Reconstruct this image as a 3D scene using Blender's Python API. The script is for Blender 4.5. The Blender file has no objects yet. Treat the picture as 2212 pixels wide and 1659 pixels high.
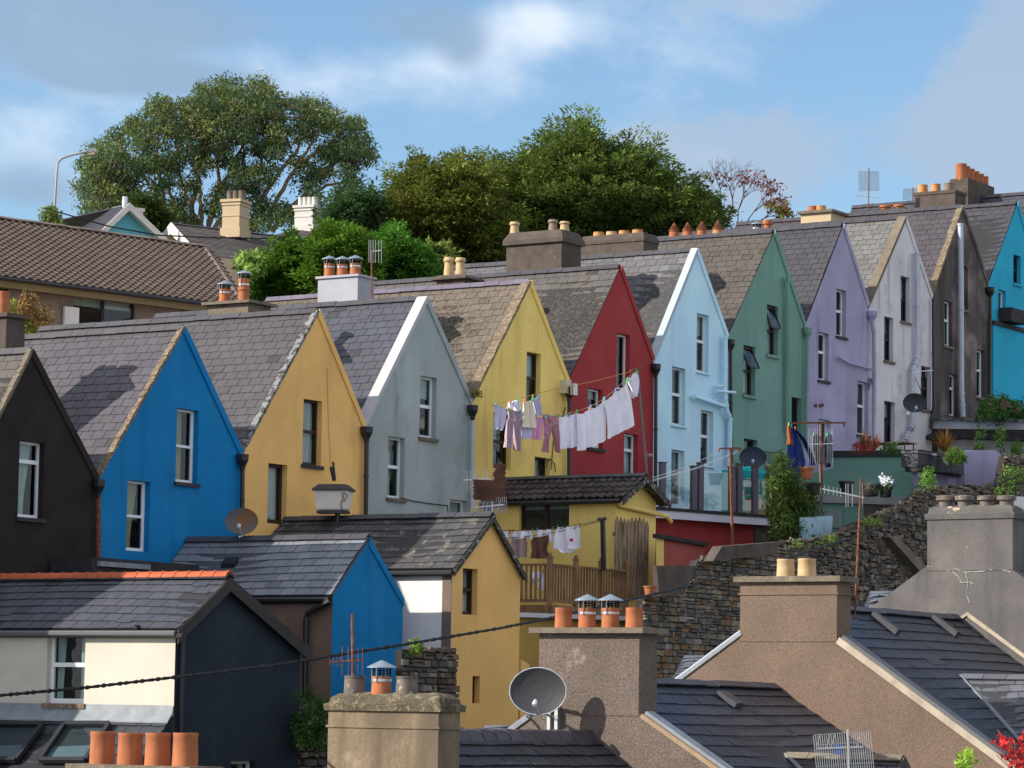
import bpy, bmesh, math, random
import numpy as np
from mathutils import Vector as V3
from mathutils.geometry import tessellate_polygon
random.seed(7); rng = np.random.default_rng(7)
SC = bpy.context.scene; COL = SC.collection
R_ = math.radians
# ---------------------------------------------------------------- camera, sky, sun, exposure
F = 6843.0; CX = 1106.0; CY = 829.5; PITCH = R_(5.886); ROLL = 0.016
CAM = V3((0, 0, 20))
fw = V3((0, math.cos(PITCH), math.sin(PITCH))); r0 = V3((1, 0, 0)); u0 = V3((0, -math.sin(PITCH), math.cos(PITCH)))
rt = r0*math.cos(ROLL) + u0*math.sin(ROLL); up = -r0*math.sin(ROLL) + u0*math.cos(ROLL)
cd = bpy.data.cameras.new('camera'); cam = bpy.data.objects.new('camera', cd); COL.objects.link(cam)
from mathutils import Matrix
m = Matrix((rt, up, -fw)).transposed().to_4x4(); m.translation = CAM; cam.matrix_world = m
cd.sensor_width = 36; cd.lens = 36*F/2212; cd.clip_end = 3000; cd.clip_start = 0.5
SC.camera = cam
SUN_AZ = R_(77); SUN_EL = R_(28.5)     # azimuth measured leftwards from the direction towards the camera
sdir = V3((-math.sin(SUN_AZ)*math.cos(SUN_EL), -math.cos(SUN_AZ)*math.cos(SUN_EL), math.sin(SUN_EL)))
sl = bpy.data.lights.new('sun', 'SUN'); sl.energy = 4.9; sl.angle = R_(0.53); sl.color = (1.0, .91, .77)
so = bpy.data.objects.new('sun', sl); COL.objects.link(so); so.rotation_euler = sdir.to_track_quat('Z', 'Y').to_euler(); so.location = (-20, 60, 60)
W = bpy.data.worlds.new('World'); SC.world = W; W.use_nodes = True; nt = W.node_tree; nt.nodes.clear()
def nd(nt, t, **kw):
    n = nt.nodes.new(t)
    for k, v in kw.items():
        if k.startswith('i_'):
            k = k[2:]; k = int(k) if k.isdigit() else k.replace('_', ' ')
            s = n.inputs[k]
            if hasattr(v, 'is_output'): nt.links.new(v, s)
            else: s.default_value = v
        else: setattr(n, k, v)
    return n
def mixc(nt, a, b, f, mode='MIX'):
    n = nt.nodes.new('ShaderNodeMix'); n.data_type = 'RGBA'; n.blend_type = mode
    for k, v in ((6, a), (7, b), (0, f)):
        if hasattr(v, 'is_output'): nt.links.new(v, n.inputs[k])
        else: n.inputs[k].default_value = v if k == 0 else (tuple(v)+(1,))[:4]
    return n.outputs[2]
def mp(nt, x, lo, hi, a=0., b=1., smooth=True):
    n = nt.nodes.new('ShaderNodeMapRange'); n.interpolation_type = 'SMOOTHSTEP' if smooth else 'LINEAR'
    nt.links.new(x, n.inputs[0]); n.inputs[1].default_value = lo; n.inputs[2].default_value = hi; n.inputs[3].default_value = a; n.inputs[4].default_value = b
    return n.outputs[0]
def mth(nt, op, a, b=0.):
    n = nt.nodes.new('ShaderNodeMath'); n.operation = op
    for k, v in ((0, a), (1, b)):
        if hasattr(v, 'is_output'): nt.links.new(v, n.inputs[k])
        else: n.inputs[k].default_value = v
    return n.outputs[0]
sky = nd(nt, 'ShaderNodeTexSky', sky_type='NISHITA', sun_disc=False)
sky.sun_elevation = SUN_EL; sky.sun_rotation = math.atan2(sdir.x, sdir.y); sky.altitude = 50; sky.air_density = 1.0; sky.dust_density = 0.6; sky.ozone_density = 2.0
tc = nd(nt, 'ShaderNodeTexCoord')
sep = nd(nt, 'ShaderNodeSeparateXYZ', i_0=tc.outputs['Generated'])
def wn(scale, stretch, loc, detail=5, rough=.5, dist=0.3):
    mpn = nd(nt, 'ShaderNodeMapping', i_0=tc.outputs['Generated']); mpn.inputs['Scale'].default_value = stretch; mpn.inputs['Location'].default_value = loc
    return nd(nt, 'ShaderNodeTexNoise', i_Vector=mpn.outputs[0], i_Scale=scale, i_Detail=detail, i_Roughness=rough, i_Distortion=dist).outputs[0]
def bump2(cx_, cz_, rx, rz):   # soft mass of cloud round a direction
    a = mth(nt, 'DIVIDE', mth(nt, 'SUBTRACT', sep.outputs[0], cx_), rx); b = mth(nt, 'DIVIDE', mth(nt, 'SUBTRACT', sep.outputs[2], cz_), rz)
    r = mth(nt, 'ADD', mth(nt, 'MULTIPLY', a, a), mth(nt, 'MULTIPLY', b, b))
    return mth(nt, 'EXPONENT', mth(nt, 'MULTIPLY', r, -1.0))
def sdirpx(x, y):
    d = (fw*F + rt*(x-CX) - up*(y-CY)).normalized(); return d.x, d.z
n1 = wn(9, (1, 1, 1.7), (3.1, 0, 1.3), 6, .55, .2); n2 = wn(22, (1, 1, 1.6), (7.7, 2, 4.1), 6, .6, .3)
nn = mth(nt, 'ADD', mth(nt, 'MULTIPLY', n1, .62), mth(nt, 'MULTIPLY', n2, .38))
def mass(lst):
    s = None
    for x, y, rx, ry, w in lst:
        a, c = sdirpx(x, y); g = mth(nt, 'MULTIPLY', bump2(a, c, rx/F, ry/F), w)
        s = g if s is None else mth(nt, 'ADD', s, g)
    return s
veil = mass([(560, 150, 500, 120, .5), (720, 170, 200, 60, .35), (950, 130, 160, 60, .3), (1160, 45, 130, 60, .75), (60, 330, 250, 160, .3), (1300, 140, 500, 90, .2), (1560, 340, 60, 30, .4)])
grey = mass([(150, 50, 300, 80, .75), (480, 50, 260, 70, .5), (430, 175, 230, 35, .8), (900, 50, 150, 70, .7), (1000, 120, 60, 60, .4), (200, 160, 200, 50, .4), (60, 410, 130, 60, .5)])
greyr = mass([(1730, 330, 290, 130, .75), (2150, 320, 170, 170, .95), (2180, 120, 120, 190, .55), (1500, 390, 330, 90, .35)])
skyc = mixc(nt, (.88, .99, 1.07), sky.outputs[0], 1.0, 'MULTIPLY')
c = mixc(nt, skyc, (5.4, 6.0, 6.8), mp(nt, mth(nt, 'ADD', mth(nt, 'MULTIPLY', veil, .72), mth(nt, 'MULTIPLY', mth(nt, 'SUBTRACT', nn, .5), 2.2)), .1, .75, 0, .9))
c = mixc(nt, c, (2.0, 2.9, 4.1), mp(nt, mth(nt, 'ADD', mth(nt, 'MULTIPLY', grey, 1.1), mth(nt, 'MULTIPLY', mth(nt, 'SUBTRACT', nn, .5), 2.6)), .2, .75, 0, .9))
c = mixc(nt, c, (2.8, 3.5, 4.5), mp(nt, mth(nt, 'ADD', mth(nt, 'MULTIPLY', greyr, .95), mth(nt, 'MULTIPLY', mth(nt, 'SUBTRACT', nn, .5), 2.8)), .25, .6, 0, .8))
rest = mth(nt, 'MULTIPLY', mp(nt, sep.outputs[1], .75, .35), mp(nt, nn, .38, .56, .35, 1.))   # bright broken cloud added over the unseen sky to fill the shaded gables
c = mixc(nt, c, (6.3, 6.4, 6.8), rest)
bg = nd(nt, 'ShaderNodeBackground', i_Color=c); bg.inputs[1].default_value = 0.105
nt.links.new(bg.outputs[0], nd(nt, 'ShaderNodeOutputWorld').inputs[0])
SC.view_settings.view_transform = 'Standard'; SC.view_settings.look = 'None'; SC.view_settings.gamma = 1; SC.view_settings.exposure = 0.6
SC.cycles.max_bounces = 6; SC.cycles.transparent_max_bounces = 12; SC.cycles.diffuse_bounces = 3
# ---------------------------------------------------------------- geometry of the place
A_ = R_(57.6)
D = V3((math.cos(A_), math.sin(A_), 0)); RB = V3((-math.sin(A_), math.cos(A_), 0)); NG = -RB; Z = V3((0, 0, 1))
def ray(x, y): return fw*F + rt*(x-CX) - up*(y-CY)
def hit(x, y, p, n):
    d = ray(x, y); return CAM + d*((p-CAM).dot(n)/d.dot(n))
def proj(P):
    q = P-CAM; w = q.dot(fw); return CX + F*q.dot(rt)/w, CY - F*q.dot(up)/w
_d = ray(70, 1535); P0 = CAM + _d*(64.5/_d.y)
def hG(x, y, off=0.): return hit(x, y, P0+NG*off, NG)      # on the plane of the rear gables, moved off metres towards the yards
def hD(x, y, p): return hit(x, y, p, D)                    # on a plane through p facing along the row
def atY(x, y, Y):
    d = ray(x, y); return CAM + d*(Y/d.y)
def along(B, u, x):                                        # walk from B along u until the picture column x
    f = lambda s: proj(B+u*s)[0]-x
    a, b = 0., 1.
    for _ in range(40):
        fa, fb = f(a), f(b)
        if abs(fb-fa) < 1e-9: break
        a, b = b, b - fb*(b-a)/(fb-fa)
    return b
# ---------------------------------------------------------------- materials
MATS = {}
def mk(name, col, rough=.85, var=.12, scale=1.2, bump=.25, bscale=70, blot=(), streak=None, tint=False, spec=.3, metal=0., fine=.0, bdist=.01, emit=None, sub=0.):
    if name in MATS: return MATS[name]
    mt = bpy.data.materials.new(name); mt.use_nodes = True; t = mt.node_tree; t.nodes.clear()
    out = nd(t, 'ShaderNodeOutputMaterial'); b = nd(t, 'ShaderNodeBsdfPrincipled'); t.links.new(b.outputs[0], out.inputs[0])
    b.inputs['Roughness'].default_value = rough; b.inputs['Metallic'].default_value = metal; b.inputs['Specular IOR Level'].default_value = spec
    tcn = nd(t, 'ShaderNodeTexCoord').outputs['Object']
    def noise(sc, det=4, st=(1, 1, 1), off=0., rg=.55):
        mpp = nd(t, 'ShaderNodeMapping', i_0=tcn); mpp.inputs['Scale'].default_value = st; mpp.inputs['Location'].default_value = (off, off*1.7, off*.6)
        return nd(t, 'ShaderNodeTexNoise', i_Vector=mpp.outputs[0], i_Scale=sc, i_Detail=det, i_Roughness=rg).outputs[0]
    c = nd(t, 'ShaderNodeRGB'); c.outputs[0].default_value = tuple(col)+(1,); c = c.outputs[0]
    if tint: c = mixc(t, c, nd(t, 'ShaderNodeAttribute', attribute_name='tint').outputs[0], 1., 'MULTIPLY')
    if var:
        v = mp(t, noise(scale, 5, off=random.random()*20), .3, .7, 1-var, 1+var, False)
        cb = nd(t, 'ShaderNodeCombineXYZ', i_0=v, i_1=v, i_2=v).outputs[0]; c = mixc(t, c, cb, 1., 'MULTIPLY')
    if fine:
        v = mp(t, noise(bscale, 3, off=3.), .3, .7, 1-fine, 1+fine, False)
        cb = nd(t, 'ShaderNodeCombineXYZ', i_0=v, i_1=v, i_2=v).outputs[0]; c = mixc(t, c, cb, 1., 'MULTIPLY')
    for (bc, bs, lo, hi, amt) in blot: c = mixc(t, c, bc, mp(t, noise(bs, 6, off=random.random()*30, rg=.65), lo, hi, 0, amt))
    if streak:
        sc_, ss, lo, hi, amt = streak
        c = mixc(t, c, sc_, mp(t, noise(ss, 5, (1, 1, .12), random.random()*9), lo, hi, 0, amt))
    t.links.new(c, b.inputs['Base Color'])
    if bump:
        bn = nd(t, 'ShaderNodeBump', i_Height=noise(bscale, 4, off=1.)); bn.inputs[0].default_value = bump; bn.inputs[1].default_value = bdist
        t.links.new(bn.outputs[0], b.inputs['Normal'])
    if emit: b.inputs['Emission Color'].default_value = tuple(emit)+(1,); b.inputs['Emission Strength'].default_value = 1
    MATS[name] = mt; return mt
def paint(name, col, dirt=(.10, .09, .08), amt=.35, var=.09, bump=.2, bscale=45, lo=.55, hi=.8, fine=.05):
    fade = tuple(min(.9, v*1.18+.02) for v in col)
    return mk(name, col, .9, var, .7, bump, bscale, blot=[(fade, .55, .5, .7, .5), (dirt, 1.1, lo, hi, amt*.7), (dirt, 5.5, .66, .76, amt*.5)], streak=(dirt, 2.2, lo, hi, amt), fine=fine)
def slate(name, col, lich=None, amt=.5, rough=.5, lo=.5, hi=.62, lich2=None, sc=9, spec=.4, strk=.12):
    bl = []; K = (.40, .415, .455); col = tuple(v*q for v, q in zip(col, K)); lich = lich and tuple(v*.43 for v in lich); lich2 = lich2 and tuple(v*.43 for v in lich2)
    if lich: bl.append((lich, sc, lo, hi, amt))
    if lich2: bl.append((lich2, 3., .62, .72, .6))
    return mk(name, col, rough, .14, 1.5, .3, 30, blot=bl, streak=(tuple(min(1, v*1.8) for v in col), 5, .55, .8, strk*2), tint=True, fine=.06, spec=spec)
def glassmat():
    mt = bpy.data.materials.new('window_glass'); mt.use_nodes = True; t = mt.node_tree; t.nodes.clear()
    out = nd(t, 'ShaderNodeOutputMaterial'); g = nd(t, 'ShaderNodeBsdfGlossy'); g.inputs['Roughness'].default_value = .02; g.inputs['Color'].default_value = (.9, .95, 1, 1)
    tr = nd(t, 'ShaderNodeBsdfTransparent'); tr.inputs[0].default_value = (.6, .7, .7, 1)
    nz = nd(t, 'ShaderNodeTexNoise', i_Vector=nd(t, 'ShaderNodeTexCoord').outputs['Object'], i_Scale=1.5); bn = nd(t, 'ShaderNodeBump', i_Height=nz.outputs[0]); bn.inputs[0].default_value = .12; bn.inputs[1].default_value = .05
    t.links.new(bn.outputs[0], g.inputs['Normal'])
    ge = nd(t, 'ShaderNodeNewGeometry'); dt = nd(t, 'ShaderNodeVectorMath', operation='DOT_PRODUCT', i_0=ge.outputs['Normal'], i_1=ge.outputs['Incoming'])
    f = mth(t, 'ADD', .05, mth(t, 'MULTIPLY', mth(t, 'POWER', mth(t, 'SUBTRACT', 1.0, mth(t, 'ABSOLUTE', dt.outputs['Value'])), 5.0), .9))
    mx = nd(t, 'ShaderNodeMixShader', i_0=f); t.links.new(tr.outputs[0], mx.inputs[1]); t.links.new(g.outputs[0], mx.inputs[2]); t.links.new(mx.outputs[0], out.inputs[0])
    return mt
GLASS = glassmat()
# ---------------------------------------------------------------- mesh building
def worg(o):
    p = V3((0, 0, 0))
    while o is not None: p = p + o.location; o = o.parent
    return p
class MB:
    def __init__(s): s.v = []; s.f = []; s.t = []; s.tn = (1, 1, 1)
    def face(s, pts):
        b = len(s.v); s.v += [tuple(p) for p in pts]; s.f.append(tuple(range(b, b+len(pts)))); s.t.append(s.tn)
    def box(s, o, u, v, w):
        o = V3(o); b = len(s.v)
        s.v += [tuple(p) for p in (o, o+u, o+u+v, o+v, o+w, o+u+w, o+u+v+w, o+v+w)]
        for q in ((0, 3, 2, 1), (4, 5, 6, 7), (0, 1, 5, 4), (1, 2, 6, 5), (2, 3, 7, 6), (3, 0, 4, 7)): s.f.append(tuple(b+i for i in q)); s.t.append(s.tn)
    def bar(s, p, q, wd, ht, upv=Z):                # rectangular bar centred on the line p-q
        p = V3(p); q = V3(q); d = (q-p).normalized(); sd = d.cross(upv)
        if sd.length < 1e-4: sd = d.cross(V3((1, 0, 0)))
        sd.normalize(); h = sd.cross(d).normalized(); s.box(p - sd*wd/2 - h*ht/2, sd*wd, q-p, h*ht)
    def tube(s, pts, r, n=6, cap=True):
        pts = [V3(p) for p in pts]; rs = r if isinstance(r, (list, tuple)) else [r]*len(pts); b = len(s.v)
        ref = V3((.3, .2, .93)); k = len(pts)
        for i, p in enumerate(pts):
            d = (pts[min(i+1, k-1)]-pts[max(i-1, 0)]).normalized(); a = d.cross(ref)
            if a.length < .05: a = d.cross(V3((1, 0, 0)))
            a.normalize(); c = d.cross(a)
            for j in range(n):
                th = 2*math.pi*j/n; s.v.append(tuple(p + a*math.cos(th)*rs[i] + c*math.sin(th)*rs[i]))
        for i in range(k-1):
            for j in range(n):
                s.f.append((b+i*n+j, b+i*n+(j+1) % n, b+(i+1)*n+(j+1) % n, b+(i+1)*n+j)); s.t.append(s.tn)
        if cap:
            s.f.append(tuple(b+j for j in range(n))); s.t.append(s.tn); s.f.append(tuple(b+(k-1)*n+j for j in range(n))[::-1]); s.t.append(s.tn)
    def lathe(s, o, prof, n=16, ax=Z):
        o = V3(o); ax = V3(ax).normalized(); a = ax.cross(V3((0, 1, 0.1))).normalized(); c = ax.cross(a); b = len(s.v)
        for (r, h) in prof:
            for j in range(n):
                th = 2*math.pi*j/n; s.v.append(tuple(o + ax*h + a*math.cos(th)*r + c*math.sin(th)*r))
        for i in range(len(prof)-1):
            for j in range(n): s.f.append((b+i*n+j, b+i*n+(j+1) % n, b+(i+1)*n+(j+1) % n, b+(i+1)*n+j)); s.t.append(s.tn)
    def prism(s, poly, ext, caps=(1, 1)):
        k = len(poly); poly = [V3(p) for p in poly]
        if caps[0]: s.poly(poly)
        if caps[1]: s.poly([p+ext for p in poly])
        for i in range(k): s.face([poly[i], poly[(i+1) % k], poly[(i+1) % k]+ext, poly[i]+ext])
    def poly(s, outer, holes=()):
        loops = [[V3(p) for p in outer]]+[[V3(p) for p in h] for h in holes]; flat = [p for l in loops for p in l]; b = len(s.v)
        s.v += [tuple(p) for p in flat]
        for tri in tessellate_polygon(loops): s.f.append(tuple(b+i for i in tri)); s.t.append(s.tn)
    def holes(s, holes, inward):
        for h in holes:
            h = [V3(p) for p in h]
            for i in range(4): s.face([h[i], h[(i+1) % 4], h[(i+1) % 4]+inward, h[i]+inward])
    def build(s, name, mat, parent=None, label=None, smooth=False, loc=None):
        org = worg(parent) if parent is not None else (V3(loc) if loc is not None else V3((0, 0, 0)))
        me = bpy.data.meshes.new(name); a = np.array(s.v, dtype=np.float64) - np.array(org)
        me.from_pydata(a.tolist(), [], s.f)
        ca = me.color_attributes.new('tint', 'FLOAT_COLOR', 'CORNER'); cs = np.ones((len(me.loops), 4), dtype=np.float32)
        k = 0
        for f, t in zip(s.f, s.t): cs[k:k+len(f), :3] = t; k += len(f)
        ca.data.foreach_set('color', cs.ravel())
        if smooth:
            me.polygons.foreach_set('use_smooth', [True]*len(me.polygons)); me.set_sharp_from_angle(angle=R_(40))
        me.materials.append(mat); o = bpy.data.objects.new(name, me); COL.objects.link(o)
        if parent is not None: o.parent = parent
        else: o.location = org
        if label: o['label'] = label
        return o
    def thing(s, name, label, cat, mat, group=None, smooth=False, kind=None):
        a = np.array(s.v); lo = a.min(0); hi = a.max(0)
        o = s.build(name, mat, None, loc=((lo[0]+hi[0])/2, (lo[1]+hi[1])/2, lo[2]), smooth=smooth)
        if kind: o['kind'] = kind
        if kind != 'structure' and label: o['label'] = label; o['category'] = cat
        if group: o['group'] = group
        return o
def T(name, label, cat, loc, group=None):
    o = bpy.data.objects.new(name, None); o.empty_display_size = .2; COL.objects.link(o); o.location = loc; o['label'] = label; o['category'] = cat
    if group: o['group'] = group
    return o
def lerp(a, b, t): return a + (b-a)*t
# ---------------------------------------------------------------- roofs
def slates(mb, RF, RK, EF, EK, course=.25, width=.32, jit=1., base=True, vary=.12, patch=0., seed=0, lift=.022, pcol=(.45, .48, .56)):
    rnd = random.Random(seed+11); RF, RK, EF, EK = V3(RF), V3(RK), V3(EF), V3(EK)
    n = (RK-RF).cross(EF-RF).normalized()
    if n.z < 0: n = -n
    L = max((RK-RF).length, (EK-EF).length); H = ((EF-RF).length+(EK-RK).length)/2
    nc = max(2, round(H/course)); nw = L/width
    P = lambda u, v: lerp(lerp(RF, RK, u), lerp(EF, EK, u), v)-n*(.03*math.sin(math.pi*u*1.7+seed)*math.sin(math.pi*v))
    if base:
        mb.tn = (.35, .35, .35); mb.box(RF-n*.06, RK-RF, EF-RF, n*.055) if (RK-RF-EK+EF).length < .01 else mb.prism([RF, RK, EK, EF], -n*.05)
    for j in range(nc):
        v0 = j/nc; v1 = (j+1)/nc; off = .5*(j % 2)+rnd.uniform(-.08, .08); k = -1+off
        while k < nw:
            ua = max(0, k/nw)+.0035/L*2; ub = min(1, (k+1)/nw)-.0035/L*2; k += 1
            if ub <= ua: continue
            dv = rnd.uniform(-.012, .012)*jit/course/nc*.25*2; dh = rnd.uniform(0, .006)*jit; tl = rnd.uniform(-.003, .003)*jit
            vb = min(v1+.004+abs(dv)+(.03 if rnd.random() < .012 else 0)+rnd.uniform(0, .0025), 1.0); g = 1+rnd.uniform(-vary, vary); wm = rnd.uniform(-.04, .04)
            if rnd.random() < patch: mb.tn = pcol
            elif rnd.random() < .012: mb.tn = (.62*g, .6*g, .5*g)
            else: mb.tn = (g*(1+wm), g, g*(1-wm))
            a = P(ua, v0)+n*.003; b = P(ub, v0)+n*.003; c = P(ub, vb)+n*(lift+dh+tl); d = P(ua, vb)+n*(lift+dh-tl)
            mb.face([a, b, c, d]); mb.tn = tuple(x*.8 for x in mb.tn); mb.face([d, c, c-n*(lift-.002), d-n*(lift-.002)])
            mb.face([a, d, d-n*lift*.9, a-n*.002])
    mb.tn = (1, 1, 1)
def ridge(mb, p, q, s1, s2, seg=.45, wd=.16, th=.025, seed=0, vary=.12):
    """angled ridge tiles from p to q; s1, s2 are the down-slope unit vectors on either side"""
    rnd = random.Random(seed); p = V3(p); q = V3(q); L = (q-p).length; n = max(1, round(L/seg)); d = (q-p)/n
    for i in range(n):
        g = 1+rnd.uniform(-vary, vary); mb.tn = (g, g, g); o = p+d*i+d*.012+Z*(rnd.uniform(.0, .014)+.03); dd = d*.975
        up_ = Z*rnd.uniform(-.004, .004)
        for s in (s1, s2):
            nn_ = s.cross(d).normalized()
            if nn_.z < 0: nn_ = -nn_
            mb.box(o, dd+up_, s*wd, nn_*th)
    mb.tn = (1, 1, 1)
# ---------------------------------------------------------------- windows
WHITE = mk('white_upvc', (.72, .74, .78), .45, .03, bump=0); BROWN = mk('brown_frame', (.035, .018, .015), .5, .1, bump=0)
DKF = mk('dark_frame', (.02, .022, .028), .45, .1, bump=0)
CURT = mk('net_curtain', (.60, .63, .62), .95, .1, 8, .3, 25, streak=((.22, .24, .26), 12, .45, .7, .5)); BLIND = mk('cream_blind', (.5, .43, .27), .9, .05, bump=0)
def window(root, TL, U, Nn, w, h, fr=WHITE, rec=.14, style='sash', sill=None, curt=None, split=.5, fw_=.055, nm='window', sillw=.08, openv=0.):
    """TL: outer top-left corner of the opening; the frame sits rec behind the wall face"""
    TL = V3(TL); o = TL-Nn*rec; mb = MB(); t = .06; i = -Nn
    def rail(x0, y0, x1, y1, dep=t, off=0.): mb.box(o+U*x0-Z*y1+Nn*off, U*(x1-x0), i*dep, Z*(y1-y0))
    rail(0, 0, fw_, h); rail(w-fw_, 0, w, h); rail(fw_, 0, w-fw_, fw_); rail(fw_, h-fw_*1.3, w-fw_, h)
    ys = h*split
    if style == 'sash':
        rail(fw_, ys-.025, w-fw_, ys+.03); rail(fw_, ys+.03, fw_+.03, h-fw_*1.3, .03, .012); rail(w-fw_-.03, ys+.03, w-fw_, h-fw_*1.3, .03, .012)
        rail(fw_, fw_, fw_+.025, ys-.025, .04, -.01); rail(w-fw_-.025, fw_, w-fw_, ys-.025, .04, -.01)
    elif style == 'case':
        rail(fw_, ys-.04, w-fw_, ys+.04); 
    elif style == 'trans':
        rail(fw_, ys-.035, w-fw_, ys+.035)
    elif style == 'two':
        rail(w/2-.05, fw_, w/2+.05, h-fw_*1.3)
    elif style == 'none': pass
    f = mb.build(nm, fr, root)
    g = MB()
    if style == 'two': rects = [(fw_, fw_, w/2-.05, h-fw_*1.3), (w/2+.05, fw_, w-fw_, h-fw_*1.3)]
    elif style == 'none': rects = [(fw_, fw_, w-fw_, h-fw_*1.3)]
    else: rects = [(fw_, fw_, w-fw_, ys-.03), (fw_, ys+.035, w-fw_, h-fw_*1.3)]
    for q, (x0, y0, x1, y1) in enumerate(rects):
        g = MB(); g.face([o+i*.03+U*x0-Z*y0, o+i*.03+U*x1-Z*y0, o+i*.03+U*x1-Z*y1, o+i*.03+U*x0-Z*y1]); g.build('glass_pane', GLASS, f)
    if openv:   # top light tilted open outwards
        g = MB(); x0, y0, x1, y1 = rects[0]; a = o+U*x0-Z*y0+Nn*.02; b = o+U*x1-Z*y0+Nn*.02; dn = -Z*(y1-y0)*math.cos(openv)+Nn*(y1-y0)*math.sin(openv)
        for pa, pb in ((a, b), (b, b+dn), (b+dn, a+dn), (a+dn, a)): g.bar(pa, pb, .05, .05, Nn)
        s_ = g.build('opening_light', fr, f)
        g = MB(); g.face([a+Nn*.01, b+Nn*.01, b+dn+Nn*.01, a+dn+Nn*.01]); g.build('glass_pane', GLASS, f)
    if not curt: curt = random.choice([('top', CURT), ('blind', CURT), ('half', CURT), ('pair', CURT), None])
    if curt:
        kinds, cm = curt; g = MB(); ci = i*.11; N_ = 14
        def drape(xa, xb, ya, yb, pull=0., amp=.012):
            pts = [[None]*(N_+1) for _ in range(7)]
            for r in range(7):
                tt = r/6; ww = 1-pull*math.sin(tt*math.pi*.5)**1.5
                for cI in range(N_+1):
                    s = cI/N_; x = xa+(xb-xa)*s*ww; pts[r][cI] = o+ci+U*x-Z*(ya+(yb-ya)*tt)+i*amp*math.sin(s*34+r*.3)
            for r in range(6):
                for cI in range(N_): g.face([pts[r][cI], pts[r][cI+1], pts[r+1][cI+1], pts[r+1][cI]])
        if kinds == 'full': drape(fw_, w-fw_, fw_, h-fw_)
        elif kinds == 'left': drape(fw_, w*.8, fw_, h-fw_, .35)
        elif kinds == 'half': drape(fw_, w*.62, fw_, h-fw_)
        elif kinds == 'top': drape(fw_, w-fw_, fw_, h*.45)
        elif kinds == 'blind': drape(fw_, w-fw_, fw_, h*.35, 0, .001)
        elif kinds == 'pair': drape(fw_, w*.3, fw_, h-fw_, .2); drape(w*.7, w-fw_, fw_, h-fw_, 0)
        g.build('curtain', cm, f, smooth=True)
    if sill:
        g = MB(); g.box(TL-Z*(h+sillw)-U*.05-Nn*rec, U*(w+.1), Nn*(rec+.06), Z*sillw); g.build('window_sill', sill, f)
    return f
# ---------------------------------------------------------------- material palette
M = {}
M['black_r'] = mk('dark_roughcast', (.024, .019, .017), .95, .25, 1.5, .9, 60, blot=[((.16, .15, .15), 45, .66, .74, .8)], bdist=.03, fine=.35)
M['blue_r'] = paint('blue_paint', (.0, .165, .40), (.0, .05, .17), .35)
M['ochre_r'] = paint('ochre_paint', (.75, .455, .155), (.30, .17, .06), .3)
M['sage_r'] = paint('grey_green_paint', (.31, .365, .37), (.11, .13, .13), .55, bscale=30)
M['yellow_r'] = paint('yellow_roughcast', (.74, .56, .17), (.22, .15, .03), .45, bump=.7, bscale=38, fine=.12)
M['red_r'] = paint('red_paint', (.30, .035, .038), (.12, .015, .02), .3)
M['sky_r'] = paint('light_blue_paint', (.50, .74, .90), (.22, .4, .5), .25)
M['green_r'] = paint('green_paint', (.15, .29, .25), (.06, .15, .13), .35)
M['lilac_r'] = paint('lilac_paint', (.33, .31, .47), (.12, .10, .19), .6, var=.12)
M['pale_r'] = paint('pale_grey_render', (.60, .58, .62), (.17, .14, .15), .75, var=.12)
M['char_r'] = mk('weathered_dark_render', (.085, .07, .07), .95, .25, .8, .4, 50, blot=[((.25, .2, .2), .55, .48, .68, .9)], streak=((.03, .024, .024), 1.7, .45, .65, .9), fine=.1)
M['turq_r'] = paint('turquoise_paint', (.02, .36, .56), (.01, .16, .28), .25)
LICH = (.42, .37, .29)
M['s_purple'] = slate('purple_grey_slate', (.165, .145, .165))
M['s_brown'] = slate('brown_grey_slate', (.155, .138, .145))
M['s_blue'] = slate('blue_grey_slate', (.125, .13, .165))
M['s_lichen'] = slate('lichen_covered_slate', (.25, .20, .155), (.40, .35, .28), .6, .8, .42, .6, (.24, .15, .07), 14, .2)
M['s_pale'] = slate('weathered_grey_slate', (.22, .20, .185), (.28, .26, .235), .5, .8, .45, .65, (.27, .21, .13), 12, .2)
M['s_light'] = slate('light_grey_slate', (.28, .275, .285), (.20, .185, .17), .8, .7, .5, .62, None, 10, .3)
M['s_moss'] = slate('mossy_brown_slate', (.19, .165, .145), (.27, .24, .2), .5, .8, .48, .6, None, 12, .2)
M['s_dark'] = slate('dark_grey_slate', (.115, .11, .125))
M['s_white'] = slate('pale_lichened_slate', (.34, .33, .31), (.16, .145, .13), .8, .8, .55, .63, None, 16, .2)
M['s_mauve'] = slate('mauve_grey_slate', (.15, .13, .145), (.5, .45, .42), .7, .5, .74, .78, None, 9, .3)
M['moss'] = mk('lichened_mortar', (.17, .13, .09), .95, .3, 4, .9, 25, blot=[((.38, .35, .30), 16, .56, .62, .8), ((.06, .05, .04), 10, .60, .68, .8)], bdist=.03)
M['oldpaint'] = mk('flaking_painted_mortar', (.2, .21, .22), .9, .15, 4, .6, 20, blot=[((.06, .055, .055), 7, .48, .54, .95)], bdist=.02)
M['palebluep'] = mk('pale_blue_coping', (.36, .43, .50), .8, .08, 3, .2, 30)
M['whitep'] = mk('white_painted_coping', (.42, .42, .45), .8, .08, 3, .2, 30)
M['conc'] = mk('weathered_concrete', (.15, .125, .10), .95, .25, 3, .8, 30, blot=[((.24, .2, .13), 12, .55, .65, .7), ((.07, .06, .05), 8, .6, .7, .7)], bdist=.02)
M['concd'] = mk('dark_weathered_concrete', (.085, .068, .06), .95, .25, 3, .8, 30, blot=[((.2, .15, .07), 5, .6, .7, .6)], bdist=.02)
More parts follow.
